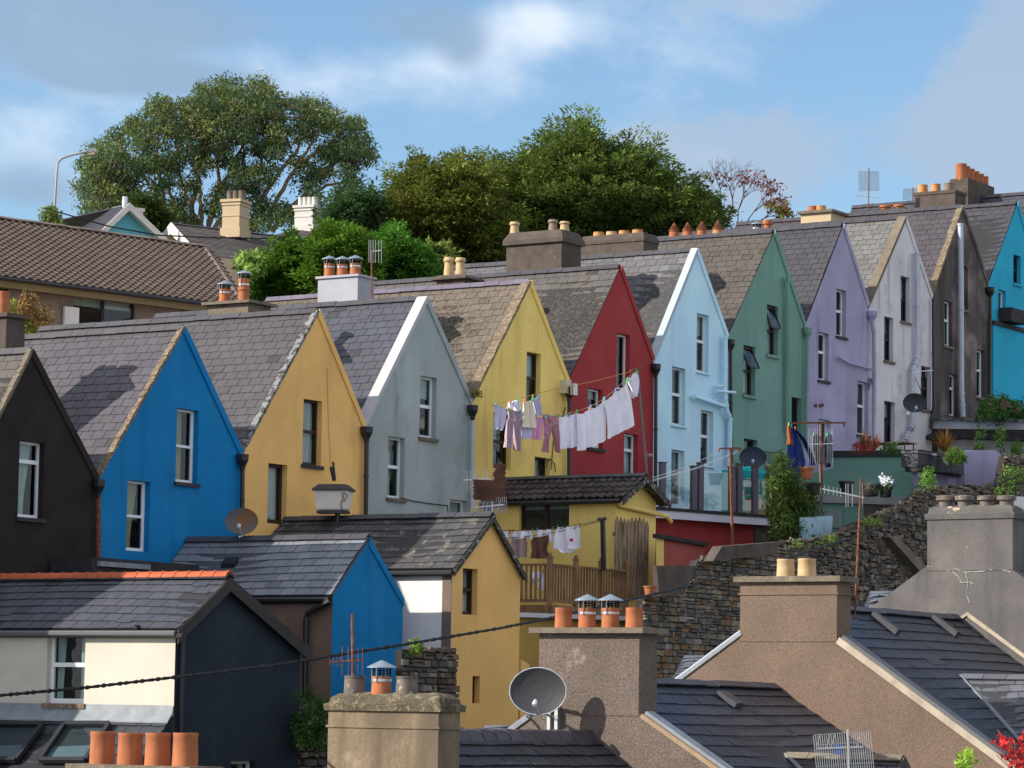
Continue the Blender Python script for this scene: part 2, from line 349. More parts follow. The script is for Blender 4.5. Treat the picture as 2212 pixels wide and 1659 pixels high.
M['render_br'] = mk('brown_roughcast', (.17, .125, .10), .95, .12, 2, .8, 55, blot=[((.08, .065, .055), 70, .56, .62, .5)], streak=((.16, .12, .10), 2.5, .55, .8, .5), bdist=.02, fine=.15)
M['render_gr'] = mk('grey_cement_render', (.115, .108, .11), .95, .15, 1.5, .3, 30, streak=((.05, .047, .047), 2, .45, .8, .7), blot=[((.17, .16, .16), 1.3, .55, .75, .6)], fine=.12)
M['lav'] = mk('lavender_render', (.33, .34, .40), .9, .08, 2, .2, 40)
M['cream_ch'] = mk('cream_chimney_render', (.46, .36, .24), .9, .05, 2, .1, 40)
M['white_ch'] = mk('white_chimney_render', (.55, .54, .52), .9, .05, 2, .1, 40, blot=[((.4, .34, .26), 3, .7, .8, .4)])
M['terra'] = mk('terracotta', (.36, .125, .055), .8, .14, 5, .15, 60, streak=((.16, .06, .035), 7, .5, .8, .6), blot=[((.12, .07, .05), 3.5, .6, .75, .5)])
M['terra2'] = mk('buff_terracotta', (.45, .22, .085), .8, .16, 5, .15, 60, streak=((.30, .17, .08), 9, .5, .8, .6))
M['buff'] = mk('cream_clay', (.45, .34, .19), .8, .15, 5, .15, 60, streak=((.36, .2, .08), 7, .5, .75, .6))
M['tgrey'] = mk('greyed_clay', (.2, .16, .12), .85, .2, 6, .2, 60)
M['sooty'] = mk('sooty_clay', (.12, .10, .09), .6, .3, 7, .4, 40, blot=[((.45, .36, .27), 9, .58, .64, .8)])
M['soot'] = mk('soot', (.012, .011, .01), .95, 0, bump=0)
M['steel'] = mk('galvanised_steel', (.55, .58, .62), .35, .08, 6, .05, 40, metal=.85, spec=.5)
M['cowlm'] = mk('grey_cowl_metal', (.30, .36, .42), .45, .1, 6, .05, 40, metal=.6, spec=.5)
M['rust'] = mk('rusty_iron', (.14, .05, .03), .85, .3, 12, .4, 60, blot=[((.30, .11, .05), 15, .5, .6, .7)])
M['blackp'] = mk('black_plastic', (.012, .012, .014), .4, .1, 3, 0.05, 40, spec=.5)
M['greyp'] = mk('grey_plastic_pipe', (.42, .47, .56), .5, .08, 3, .05, 40)
M['alu'] = mk('aluminium', (.5, .51, .53), .4, 0, bump=0, metal=.9, spec=.5)
M['dishg'] = mk('grey_dish', (.05, .052, .057), .45, .1, 3, .05, 30)
M['dishr'] = mk('rusting_dish', (.10, .105, .11), .6, .1, 3, .05, 30, blot=[((.2, .085, .03), 1.9, .47, .6, .9)])
M['cable'] = mk('black_cable', (.008, .008, .009), .6, 0, bump=0)
M['lead'] = mk('lead_flashing', (.2, .225, .26), .5, .2, 4, .3, 20)
M['cream_r'] = paint('cream_paint', (.50, .475, .425), (.45, .38, .27), .35)
M['white_r'] = paint('white_paint', (.62, .62, .64), (.5, .5, .52), .3)
M['navy_r'] = paint('dark_navy_paint', (.013, .021, .033), (.03, .05, .07), .35)
M['barge'] = mk('dark_bargeboard', (.028, .024, .022), .6, .2, 4, .2, 30)
M['bargeo'] = mk('flaking_bargeboard', (.05, .045, .042), .7, .2, 4, .4, 30, blot=[((.45, .41, .37), 9, .56, .62, .9)])
M['wood'] = mk('weathered_wood', (.26, .19, .13), .9, .25, 2, .5, 40, streak=((.07, .045, .03), 14, .45, .65, .8))
M['wooda'] = mk('oiled_timber', (.24, .14, .075), .8, .25, 2, .4, 40, streak=((.08, .045, .02), 12, .45, .7, .7))
M['wbrown'] = mk('dark_tile', (.05, .04, .038), .8, .35, 6, .6, 30, blot=[((.2, .16, .12), 11, .6, .68, .7)], tint=True)
M['orange'] = mk('orange_ridge_clay', (.36, .08, .03), .7, .15, 4, .2, 40, tint=True, blot=[((.25, .12, .07), 9, .62, .7, .5)])
M['clad'] = mk('white_fascia', (.62, .62, .72), .5, .05, bump=0)
M['felt'] = mk('black_roofing_felt', (.03, .028, .032), .8, .3, 4, .5, 30)
# ---------------------------------------------------------------- pots, cowls, chimneys
def pot(par, pos, h, r, kind='plain', mat=None, taper=.97):
    mb = MB(); pos = V3(pos)
    if kind == 'plain': prof = [(r*1.04, -.05), (r*1.04, 0), (r, h*.5), (r*taper, h*.86), (r*taper*1.03, h*.88), (r*taper*1.03, h), (r*.8, h), (r*.78, h-.25*h), (0, h-.26*h)]
    elif kind == 'roll': prof = [(r*1.05, -.05), (r*1.05, 0), (r*.95, h*.3), (r*.84, h*.68), (r*.84, h*.72), (r*1.08, h*.78), (r*1.12, h*.86), (r*.98, h*.92), (r*.92, h), (r*.72, h), (r*.7, h*.8), (0, h*.79)]
    elif kind == 'collar': prof = [(r, -.05), (r, h*.5), (r*1.16, h*.52), (r*1.16, h*.58), (r*.98, h*.6), (r*.96, h), (r*.8, h), (r*.78, h*.8), (0, h*.79)]
    elif kind == 'flare': prof = [(r*.85, -.05), (r*.85, h*.55), (r*1.15, h*.6), (r*1.15, h*.95), (r*1.05, h), (r*.8, h), (r*.78, h*.7), (0, h*.69)]
    mb.lathe(pos, prof, 20); return mb.build('chimney_pot', mat or M['terra'], par, smooth=True)
def cowl(par, pos, h, r, kind='cone'):
    """pos: foot of the pot; h its height"""
    t = V3(pos)+Z*h; mb = MB()
    if kind == 'cone':
        mb.lathe(t+Z*r*.85, [(r*1.5, 0), (r*1.5, .015), (.02, r*.75), (0, r*.75)], 18); mb.lathe(t+Z*r*.85, [(r*1.5, 0), (0, r*.2)], 18)
        o = mb.build('cowl', M['cowlm'], par)
        mb = MB()
        for j in range(14):
            th = 2*math.pi*j/14; q = t+V3((math.cos(th), math.sin(th), 0))*r*.88; mb.tube([q-Z*.02, q+Z*r*.95], .005 if j % 4 else .011, 4)
        for hh in (.25, .55): mb.lathe(t+Z*r*hh, [(r*.9, 0), (r*.9, .01), (r*.86, .01), (r*.86, 0), (r*.9, 0)], 16)
        mb.build('wire_guard', M['soot'], par)
        mb = MB(); mb.lathe(t-Z*h*.28, [(r*1.03, 0), (r*1.03, .04), (r*.9, .04)], 20)
        for th in (1.2, 4.2, 2.9):
            q = t+V3((math.cos(th), math.sin(th), 0))*r*1.04; mb.bar(q-Z*h*.3, q+Z*r*.9, .03, .01)
        mb.build('strap', M['alu'], par)
    else:   # conical bird guard of rusty wires
        for j in range(14):
            th = 2*math.pi*j/14; mb.tube([t+V3((math.cos(th), math.sin(th), 0))*r*1.08, t+Z*r*1.7], .012, 4)
        mb.lathe(t, [(r*1.1, -.02), (r*1.1, .03), (r*.95, .03)], 14); mb.build('bird_guard', M['rust'], par)
def chimney(root, RP, xa, xb, ytop, pots, mat, hw=.3, cap=None, bot=.9, capm=None, ov=.07, capth=.09, batter=0., pside=0.):
    """stack straddling the ridge point RP line; xa, xb, ytop: picture columns of the wide face and row of its top edge"""
    fp = V3(RP)-D*hw; a = hD(xa, ytop, fp); b = hD(xb, ytop, fp); zt = a.z; a.z = b.z = zt; zb = RP.z-bot
    lo = V3((a.x, a.y, zb)); mb = MB(); lo2 = V3((b.x, b.y, zb)); mb.prism([lo, lo2, b, a], D*2*hw)
    st = mb.build('chimney', mat, root)
    top = zt
    if cap:
        mb = MB(); e = (b-a).normalized()
        if cap == 'slab':
            mb.box(a-e*ov-D*ov, (b-a)+e*2*ov, D*(2*hw+2*ov), Z*capth); top = zt+capth
        elif cap == 'bevel':
            o0 = [a-e*ov-D*ov, b+e*ov-D*ov, b+e*ov+D*(2*hw+ov), a-e*ov+D*(2*hw+ov)]; i0 = [a+e*.05+D*.05, b-e*.05+D*.05, b-e*.05+D*(2*hw-.05), a+e*.05+D*(2*hw-.05)]
            h1 = capth*.35
            for k in range(4):
                p, q = o0[k], o0[(k+1) % 4]; r, s = i0[(k+1) % 4], i0[k]
                mb.face([p, q, q+Z*h1, p+Z*h1]); mb.face([p+Z*h1, q+Z*h1, r+Z*capth, s+Z*capth])
            mb.face([p_+Z*capth for p_ in i0]); mb.face(o0[::-1]); top = zt+capth
        elif cap == 'band':
            mb.box(a-e*ov-D*ov-Z*capth, (b-a)+e*2*ov, D*(2*hw+2*ov), Z*capth+Z*.01); top = zt+.01
        mb.build('chimney_cap', capm or M['conc'], st)
    mid = (a+b)/2+D*hw
    for (x, yt, kind, pm, cw) in pots:
        q = hD(x, ytop, V3(RP)+D*pside); c = V3((q.x, q.y, top)); tp = hD(x, yt, V3(RP)+D*pside).z; r = pm[1] if isinstance(pm, tuple) else .135; pm_ = pm[0] if isinstance(pm, tuple) else pm
        h = max(.12, tp-top); 
        if cw == 'cone': h -= .22
        pot(st, c, h, r, kind, M[pm_])
        if cw: cowl(st, c, h, r, cw)
    return st, top
# ---------------------------------------------------------------- the row of gabled houses
def house(name, label, wm, rm, apex, L, Rr, wins, Lb=8.4, verge=None, vcol='moss', rverge=True, rdg=None, drop=8.6, off=0., rdrop=0., ridgem=None, patch=0., course=.235, width=.33, seed=1, vary=.1, pcol=(.45, .48, .56), vw=.17):
    A = hG(*apex, off); Lf = hG(*L, off); Rf = hG(*Rr, off)
    zb = min(Lf.z, Rf.z)-drop
    Lf = Lf-Z*0; root = T(name, label, 'house', ((Lf.x+Rf.x)/2, (Lf.y+Rf.y)/2, zb))
    Bk = RB*Lb+Z*rdrop
    holes = []; ws = []
    for (x0, x1, y0, y1, *rest) in wins:
        TL = hG(x0, y0, off); w = (hG(x1, y0, off)-TL).dot(D); h = TL.z-hG(x0, y1, off).z
        holes.append([TL, TL+D*w, TL+D*w-Z*h, TL-Z*h]); ws.append((TL, w, h, rest))
    outer = [A, Rf, V3((Rf.x, Rf.y, zb)), V3((Lf.x, Lf.y, zb)), Lf]
    mb = MB(); mb.poly(outer, holes); mb.holes(holes, RB*.17)
    bk = [p+RB*Lb for p in outer]; bk[0] = A+Bk; mb.poly(bk)
    mb.face([outer[1], outer[2], bk[2], bk[1]]); mb.face([outer[3], outer[4], bk[4], bk[3]]); mb.face([outer[2], outer[3], bk[3], bk[2]])
    mb.build('wall', wm, root)
    for (TL, w, h, rest) in ws:
        kw = dict(rest[0]) if rest else {}
        window(root, TL, D, NG, w, h, **kw)
    mb = MB(); sL = (Lf-A); sR = (Rf-A)
    slates(mb, A+RB*.02, A+Bk, Lf+RB*.02, Lf+Bk, course, width, seed=seed, patch=patch, vary=vary*.8, pcol=pcol, lift=.012)
    nR = D.cross(sR).normalized(); 
    slates(mb, A+RB*.02, A+Bk, Rf+RB*.02, Rf+Bk, course, width*2, seed=seed+5)
    rf = mb.build('roof', rm, root)
    mb = MB(); ridge(mb, A+RB*.05+Z*.02, A+Bk+Z*.02, sL.normalized(), sR.normalized(), seed=seed); mb.build('ridge_capping', ridgem or M['s_dark'], rf)
    # verge along the left slope
    def strip(p, q, wid, th, back, front=.012, pr=0.):
        n = RB.cross(q-p).normalized(); n = n if n.z > 0 else -n; mb.prism([p-n*pr+NG*front, q-n*pr+NG*front, q+n*th+NG*front, p+n*th+NG*front], RB*(wid+front))
    if verge:
        mb = MB(); nseg = 44; rnd = random.Random(seed)
        if verge == 'rough':
            for k in range(nseg):
                p = lerp(A, Lf, k/nseg); q = lerp(A, Lf, (k+1.02)/nseg); strip(p, q, vw+rnd.uniform(-.02, .02), .05+rnd.uniform(-.01, .012), 0, .008+rnd.uniform(0, .01), .02+rnd.uniform(0, .01))
        else: strip(A, lerp(A, Lf, 1.03), vw, .07, 0, .03, .04)
        mb.build('verge_coping', M[vcol], rf)
    if rverge:
        mb = MB(); n = D; rr = sR.normalized(); inn = -(sR.normalized()).cross(RB).normalized()
        if inn.z > 0: inn = -inn
        mb.prism([A+Z*.03+NG*.035, Rf+Z*.03+NG*.035, Rf+inn*.13+NG*.035-rr*0, A+inn*.13+rr*.08+NG*.035], RB*.037); mb.build('verge_band', wm if rverge is True else M[rverge], rf)
    return root, A, Lf, Rf, Bk
W0 = dict(fr=WHITE); S_ = lambda **k: (dict(k),)
WB = mk('dark_sill', (.03, .03, .035), .7, .1, bump=0)
def w_(x0, x1, y0, y1, **k): return (x0, x1, y0, y1, k)
H = {}
vy = dict(black=(213, 1033), blue=(524, 978), och=(789, 918), sage=(1020, 866), yel=(1229, 822), red=(1413, 776), sky=(1573, 726), grn=(1740, 701), lil=(1877, 659), pal=(2014, 640), cha=(2135, 612), tur=(2243, 590))
H['left'] = house('gabled_house', 'gabled house beyond the left edge, out of view', M['sage_r'], M['s_purple'], (-330, 640), (-600, 1150), (-97, 1087), [], seed=20)  # unseen neighbour, made extra tall so its shadow falls across the cream wall
H['black'] = house('gabled_house', 'dark brown roughcast house with a single white sash window at the left edge', M['black_r'], M['s_pale'], (71, 757), (-95, 1085), vy['black'],
   [w_(43, 97, 951, 1117, fr=WHITE, style='case', split=.26, curt=('left', CURT), sill=WB)], verge='rough', vcol='conc', seed=2, rdrop=.0, vw=.1)
H['blue'] = house('gabled_house', 'bright blue gabled house, the tall one beside the dark roughcast house', M['blue_r'], M['s_purple'], (399, 707), vy['black'], vy['blue'],
   [w_(383, 430, 881, 1041, fr=WHITE, curt=('half', BLIND), sill=WB), w_(276, 325, 1036, 1189, fr=WHITE, curt=('left', BLIND))], verge='rough', vcol='moss', seed=3, vw=.12, ridgem=M['s_brown'])
H['och'] = house('gabled_house', 'ochre yellow gabled house with dark brown windows and a bath-shaped water tank in front', M['ochre_r'], M['s_brown'], (689, 671), vy['blue'], vy['och'],
   [w_(656, 696.5, 861, 1003, fr=BROWN, curt=('full', CURT), sill=WB, style='trans', split=.48), w_(580, 621, 1000, 1130, fr=BROWN, curt=('full', CURT), style='none', fw_=.08)], verge='rough', vcol='oldpaint', seed=4, vw=.14)
H['sage'] = house('gabled_house', 'grey-green gabled house with a white coping and a lavender chimney', M['sage_r'], M['s_blue'], (923, 644), vy['och'], vy['sage'],
   [w_(908.5, 944, 811, 944, fr=WHITE, curt=('blind', CURT), sill=M['conc'], style='case', split=.48), w_(839, 875, 942, 1075, fr=WHITE, curt=('half', CURT), sill=M['conc'], style='case', split=.48),
    w_(972, 1010, 1078, 1160, fr=WHITE, style='none')], verge='smooth', vcol='whitep', seed=5, vw=.26, vary=.05)
H['yel'] = house('gabled_house', 'yellow roughcast gabled house behind the upper washing line', M['yellow_r'], M['s_lichen'], (1147, 608), vy['sage'], vy['yel'],
   [w_(1138, 1168.5, 759, 868, fr=BROWN, curt=('top', CURT), style='trans'), w_(1066, 1105, 890, 1011, fr=BROWN, curt=('half', CURT), style='trans'), w_(1155, 1188, 986, 1050, fr=DKF, style='none', curt=('half', BLIND))],
   verge='rough', vcol='moss', seed=6, vw=.26, ridgem=slate('purple_ridge_tile', (.30, .25, .33)), vary=.2)
H['red'] = house('gabled_house', 'dark red gabled house behind the white washing', M['red_r'], M['s_pale'], (1342, 575), vy['yel'], vy['red'],
   [w_(1333, 1361, 719, 840, fr=WHITE, style='none', curt=('half', CURT)), w_(1270, 1301.5, 837, 883, fr=WHITE, style='none', curt=('top', CURT)), w_(1271, 1303, 905, 966, fr=WHITE, style='none', sill=WB),
    w_(1348.5, 1378, 935, 1040, fr=WHITE, style='case', split=.33, curt=('full', CURT))], seed=7, patch=.03, rverge=True)
H['sky'] = house('gabled_house', 'pale sky blue gabled house with pale blue pipes on its wall', M['sky_r'], M['s_light'], (1507, 539), vy['red'], vy['sky'],
   [w_(1505.5, 1531.5, 676, 802, fr=WHITE, style='case', split=.46, sill=M['sky_r'], sillw=.05), w_(1452, 1481, 791, 917, fr=WHITE, style='case', split=.46, curt=('half', CURT), sill=M['sky_r'], sillw=.05),
    w_(1514, 1541, 885, 1004, fr=WHITE, style='case', split=.46, sill=M['sky_r'], sillw=.05), w_(1450.5, 1479, 970, 1092, fr=WHITE, style='none')], verge='smooth', vcol='palebluep', seed=8, vw=.18, vary=.2, rdrop=0.)
H['grn'] = house('gabled_house', 'sea green gabled house with brown windows and two green drainpipes', M['green_r'], M['s_moss'], (1673.5, 499.5), vy['sky'], vy['grn'],
   [w_(1657, 1681, 657, 765, fr=BROWN, style='trans', curt=('full', CURT), sill=M['green_r'], openv=.35), w_(1606, 1632, 744.5, 852, fr=BROWN, style='trans', curt=('full', CURT), sill=M['green_r'], openv=.45),
    w_(1607, 1636, 946.5, 1030, fr=DKF, style='none'), w_(1710, 1731, 857, 990, fr=BROWN, style='none')], seed=9)
H['lil'] = house('gabled_house', 'lilac gabled house with white windows', M['lilac_r'], M['s_dark'], (1822.5, 485), vy['grn'], vy['lil'],
   [w_(1807, 1828, 623, 725, fr=WHITE, style='case', split=.45, sill=WB), w_(1768, 1790.5, 716, 820, fr=WHITE, style='case', split=.4, sill=WB, curt=('half', CURT)), w_(1852, 1876, 822, 938, fr=WHITE, style='case', split=.45, sill=WB, curt=('left', CURT)),
    w_(1768, 1794, 904, 990, fr=WHITE, style='none')], seed=10)
H['pal'] = house('gabled_house', 'pale grey gabled house with dark windows and a dog-legged grey soil pipe', M['pale_r'], M['s_white'], (1957, 470), vy['lil'], vy['pal'],
   [w_(1946, 1965.5, 595, 693, fr=DKF, sill=M['conc'], curt=('top', CURT)), w_(1910, 1930, 682.5, 778, fr=DKF, sill=M['conc']), w_(1989, 2011, 789, 883, fr=DKF, sill=M['conc']), w_(1910, 1933, 865, 957, fr=DKF)], seed=11, verge='smooth', vcol='conc', vw=.26, vary=.18)
H['cha'] = house('gabled_house', 'weathered black and brown gabled house with a straight grey soil pipe', M['char_r'], M['s_mauve'], (2080.5, 446), vy['pal'], vy['cha'],
   [w_(2079, 2091, 574, 668, fr=WHITE, sill=M['conc'], style='case'), w_(2040, 2057.5, 648, 746, fr=WHITE, sill=M['conc'], style='case', split=.42), w_(2110, 2127.5, 754, 857, fr=WHITE, sill=M['conc'], style='case', split=.42),
    w_(2051, 2068.5, 807, 897, fr=WHITE, style='case', split=.33)], seed=12, verge='rough', vcol='moss', vw=.2)
H['tur'] = house('gabled_house', 'turquoise gabled house at the right edge', M['turq_r'], M['s_dark'], (2198.5, 438.5), vy['cha'], vy['tur'],
   [w_(2189, 2205, 549, 611, fr=DKF, sill=M['turq_r']), w_(2157, 2173, 625, 688, fr=WHITE, style='none', sill=M['turq_r']), w_(2196, 2222, 754, 806, fr=WHITE, style='none', sill=M['turq_r'])], seed=13)
H['end'] = house('gabled_house', 'slate-roofed house highest up the row, only its roof showing at the right edge', M['white_r'], M['s_blue'], (2306, 411), vy['tur'], (2350, 575), [], seed=14)
def rp(k, x):   # point of a ridge seen in picture column x
    r, A, Lf, Rf, Bk = H[k]; s = along(A, Bk.normalized(), x); return A+Bk.normalized()*s
def vp(k, x):   # point of the valley to the right of house k seen in picture column x
    r, A, Lf, Rf, Bk = H[k]; return Rf+RB*along(Rf, RB, x)
def ch(k, xa, xb, yt, pots, mat, **kw): return chimney(H[k][0], vp(k, (xa+xb)/2), xa, xb, yt, pots, M[mat], bot=.4, **kw)
ch('black', -70, 14, 690, [(x, 630, 'plain', 'terra', None) for x in (-58, -38, -12, 6)], 'concd', cap='slab', capm=M['concd'])
ch('och', 450, 536, 660, [(485, 606, 'plain', 'terra', 'cone'), (526, 583, 'collar', 'terra', 'cone')], 'conc', cap='slab', capm=M['conc'], hw=.45, ov=.12, capth=.07)
ch('sage', 687, 773, 603, [(711, 552, 'plain', 'terra', 'cone'), (739, 553, 'plain', 'terra', 'cone'), (767, 551, 'plain', 'terra', 'cone')], 'lav', cap='slab', capm=M['lav'], hw=.36, ov=.05, capth=.06)
ch('yel', 943, 1003, 606, [(969, 556, 'roll', 'buff', None), (994, 557, 'roll', 'buff', None)], 'concd', cap='bevel', capm=M['concd'], hw=.34, ov=.12, capth=.14)
ch('red', 1094, 1213, 531, [(1111, 480, 'roll', 'buff', None), (1194, 475, 'roll', 'tgrey', None), (1219, 479, 'roll', 'buff', None)], 'concd', cap='bevel', capm=M['concd'], hw=.52, ov=.08, capth=.36)
ch('sky', 1254, 1390, 530, [(1293, 502, 'plain', ('terra2', .16), None), (1321, 501, 'plain', ('buff', .16), None), (1348, 499, 'plain', ('terra2', .16), None), (1377, 497, 'plain', ('terra2', .16), None)], 'concd', cap='bevel', capm=M['concd'], hw=.42, ov=.03, capth=.26)
ch('grn', 1444, 1560, 513, [(1456, 499, 'plain', ('terra', .15), 'wire'), (1485, 498, 'plain', ('terra', .15), 'wire'), (1516, 496, 'plain', ('terra', .15), 'wire'), (1550, 495, 'plain', ('terra2', .15), 'wire')], 'concd', hw=.4)
ch('lil', 1624, 1668, 496, [(1635, 478, 'plain', 'terra', 'cone'), (1658, 476, 'flare', 'terra', None)], 'concd', hw=.35)
ch('pal', 1730, 1795, 463, [(1755, 446, 'plain', ('terra', .16), None), (1774, 445, 'plain', ('terra2', .16), None)], 'cream_ch', cap='slab', capm=M['conc'], hw=.5, ov=.1, capth=.09)
ch('cha', 1900, 1955, 452, [(1912, 444, 'flare', ('terra', .17), None), (1942, 443, 'flare', ('terra', .17), None)], 'concd', hw=.4)
ch('tur', 1975, 2063, 417, [(1993, 400, 'plain', ('terra2', .18), None), (2021, 398, 'plain', ('terra2', .18), None), (2049, 396, 'plain', ('tgrey', .18), None)], 'concd', hw=.45, cap='band', capth=.1, ov=.03, capm=M['concd'])

c = rp('end', 2100); zt0 = hD(2100, 396, c).z; mb = MB(); mb.box(c-D*1.15-RB*.35-Z*.8, D*2.3, RB*.7, Z*(zt0-c.z+.8)); stz = mb.build('chimney', M['concd'], H['end'][0])
for k, rr in enumerate((.2, .16, .16, .16, .16, .16)): pot(stz, V3((c.x, c.y, zt0))+D*(-.95+.4*k), .55-.03*k, rr, 'plain', M['terra'])
# ---------------------------------------------------------------- rear annexes in front of the gables
def annex(name, label, gm, sm, rm, B, A, L, Rr, zdrop, gw=(), sw=(), roof=dict(), over=.0, barge=None, gut=None, ridgem=None, tile=False, ext=0., eav=.12):
    B3 = hG(*B); s = along(B3, NG, A[0]); A3 = hG(*A, s); L3 = hG(*L, s); R3 = hG(*Rr, s); zb = min(L3.z, R3.z)-zdrop
    root = T(name, label, 'house', ((L3.x+R3.x)/2, (L3.y+R3.y)/2, zb)); Bk = RB*(s-.03)
    holes = []; ws = []
    for (x0, x1, y0, y1, k) in gw:
        TL = hG(x0, y0, s); w = (hG(x1, y0, s)-TL).dot(D); h = TL.z-hG(x0, y1, s).z; holes.append([TL, TL+D*w, TL+D*w-Z*h, TL-Z*h]); ws.append((TL, D, NG, w, h, k))
    outer = [A3, R3, V3((R3.x, R3.y, zb)), V3((L3.x, L3.y, zb)), L3]
    mb = MB(); mb.poly(outer, holes); mb.holes(holes, RB*.17); mb.poly([p+Bk for p in outer]); mb.face([outer[1], outer[2], outer[2]+Bk, outer[1]+Bk]); mb.face([outer[2], outer[3], outer[3]+Bk, outer[2]+Bk])
    mb.build('wall', gm, root)
    holes = []
    for (x0, x1, y0, y1, k) in sw:
        TL = hD(x0, y0, L3); w = (hD(x1, y0, L3)-TL).dot(NG); h = TL.z-hD(x0, y1, L3).z; holes.append([TL, TL+NG*w, TL+NG*w-Z*h, TL-Z*h]); ws.append((TL, NG, -D, w, h, k))
    mb = MB(); mb.poly([L3, outer[3], outer[3]+Bk, L3+Bk], holes); mb.holes(holes, D*.17); mb.build('side_wall', sm, root)
    for (TL, U, Nn, w, h, k) in ws: window(root, TL, U, Nn, w, h, **k)
    sL = (L3-A3); sR = (R3-A3); uL = sL.normalized(); uR = sR.normalized(); fo = NG*over
    mb = MB()
    f = roof_tiles if tile else slates
    f(mb, A3+fo, A3+Bk, L3+uL*eav+fo, L3+uL*eav+Bk, **roof); f(mb, A3+fo, A3+Bk, R3+uR*eav+fo, R3+uR*eav+Bk, **roof); rf = mb.build('roof', rm, root)
    mb = MB(); ridge(mb, A3+fo+Z*.02, A3+Bk+Z*.02, uL, uR, seed=3); mb.build('ridge_capping', ridgem or M['s_dark'], rf)
    if barge:
        mt, bh, bt = barge
        for sd, u in ((L3, uL), (R3, uR)):
            mb = MB(); q = sd+u*(eav+.02); n_ = -Z*bh; mb.prism([A3+fo-Z*.01, q+fo-Z*.01, q+fo+n_, A3+fo+n_], NG*bt)
            if over > .05: mb.prism([A3-Z*(.07)+NG*.01, q-Z*.07+NG*.01, q-Z*.09+NG*.01, A3-Z*.09+NG*.01], NG*(over-.012))
            mb.build('bargeboard', mt, rf)
    if gut:
        mb = MB(); g0 = L3+uL*(eav+.05)+fo*.8-Z*.06; mb.tube([g0, g0+Bk-fo*.8], .06, 8); mb.box(L3-D*.02-Z*.22, Bk, Z*.16, -D*.02)
        mb.build('gutter', gut, rf)
    return root, A3, L3, R3, s, Bk
def roof_tiles(mb, RF, RK, EF, EK, course=.33, width=.3, vary=.2, seed=3, amp=.03, base=True, skip=None, npu=6, lift=.035):
    """interlocking roll tiles: each course a wavy strip overlapping the one below"""
    rnd = random.Random(seed); RF, RK, EF, EK = map(V3, (RF, RK, EF, EK)); n = (RK-RF).cross(EF-RF).normalized(); n = n if n.z > 0 else -n
    if base: mb.tn = (.4, .4, .4); mb.prism([RF-n*.02, RK-n*.02, EK-n*.02, EF-n*.02], -n*.05)
    L = max((RK-RF).length, (EK-EF).length); H_ = (EF-RF).length; nc = max(1, round(H_/course)); nt_ = max(2, round(L/width))
    e = (RK-RF).normalized(); dn = (EF-RF).normalized()
    prof = [(0, 0), (.18, .9), (.36, 1.), (.5, .55), (.62, .05), (.95, 0.)]
    for j in range(nc):
        off = 0
        for k in range(nt_):
            u0_ = k/nt_; v0 = j/nc; v1 = min(1, (j+1)/nc+.01)
            if skip and skip(u0_, (v0+v1)/2): continue
            g = 1+rnd.uniform(-vary, vary); mb.tn = (g, g, g); dz = rnd.uniform(0, .006)
            pts = [(u0_+p/nt_, h) for p, h in prof]+[(u0_+1/nt_, 0)]
            for (ua, ha), (ub, hb) in zip(pts[:-1], pts[1:]):
                P = lambda u, v: lerp(lerp(RF, RK, u), lerp(EF, EK, u), v)
                a = P(ua, v0)+n*(ha*amp*.9+.003); b = P(ub, v0)+n*(hb*amp*.9+.003); c = P(ub, v1)+n*(hb*amp+lift+dz); d = P(ua, v1)+n*(ha*amp+lift+dz)
                mb.face([a, b, c, d]); mb.face([d, c, c-n*(lift+.0), d-n*(lift+.0)])
    mb.tn = (1, 1, 1)
# dark navy annex with cream side wall
r, A3, L3, R3, s_, Bk = annex('rear_annex', 'dark navy gabled annex with cream side wall and orange ridge tiles', M['navy_r'], M['cream_r'], slate('blue_black_slate', (.13, .135, .16), None, strk=.2), (-95, 1258), (486, 1247), (380, 1352), (650, 1392), 9,
    gw=[(499, 552, 1644, 1720, dict(fr=WHITE, style='none'))], sw=[(103.5, 185.5, 1361.5, 1519, dict(fr=WHITE, style='case', split=.47, curt=('pair', CURT), rec=.12, fw_=.07, sill=M['moss'], sillw=.09))],
    over=.12, barge=(M['barge'], .26, .03), gut=mk('dark_grey_gutter', (.10, .105, .12), .45, .05), ridgem=M['s_dark'], roof=dict(course=.25, width=.36, seed=21), eav=.1)
ANX = dict(navy=(r, A3, L3, R3, s_, Bk))
mb = MB(); n = 22; d = Bk/n
for i in range(n):
    p = A3+NG*.12+d*i*1.02+Z*.085; g = 1+random.uniform(-.1, .12); mb.tn = (g, g, g)
    prof = [(-.13, -.075), (-.1, -.02), (-.05, .02), (0, .035), (.05, .02), (.1, -.02), (.13, -.075)]
    for k in range(6):
        a = p+D*prof[k][0]+Z*prof[k][1]; b = p+D*prof[k+1][0]+Z*prof[k+1][1]; mb.face([a, b, b+d, a+d])
    for k in range(6):
        a = p+D*prof[k][0]*1.04+Z*(prof[k][1]*1.04+.012); b = p+D*prof[k+1][0]*1.04+Z*(prof[k+1][1]*1.04+.012); mb.face([a, b, b+d.normalized()*.06, a+d.normalized()*.06]); mb.face([a, b, b-Z*.04, a-Z*.04])
mb.tn = (1, 1, 1); mb.build('clay_ridge', M['orange'], r)
mb = MB(); q = lambda x, y: hD(x, y, L3-D*.1)       # offset pipe from gutter to corner, then down the gable
mb.tube([q(297, 1350), q(297, 1366), q(395, 1374)], .05, 8); p = hG(396, 1374, s_+.07); mb.tube([p, V3((p.x, p.y, p.z-5))], .05, 8); mb.build('downpipe', M['blackp'], r)
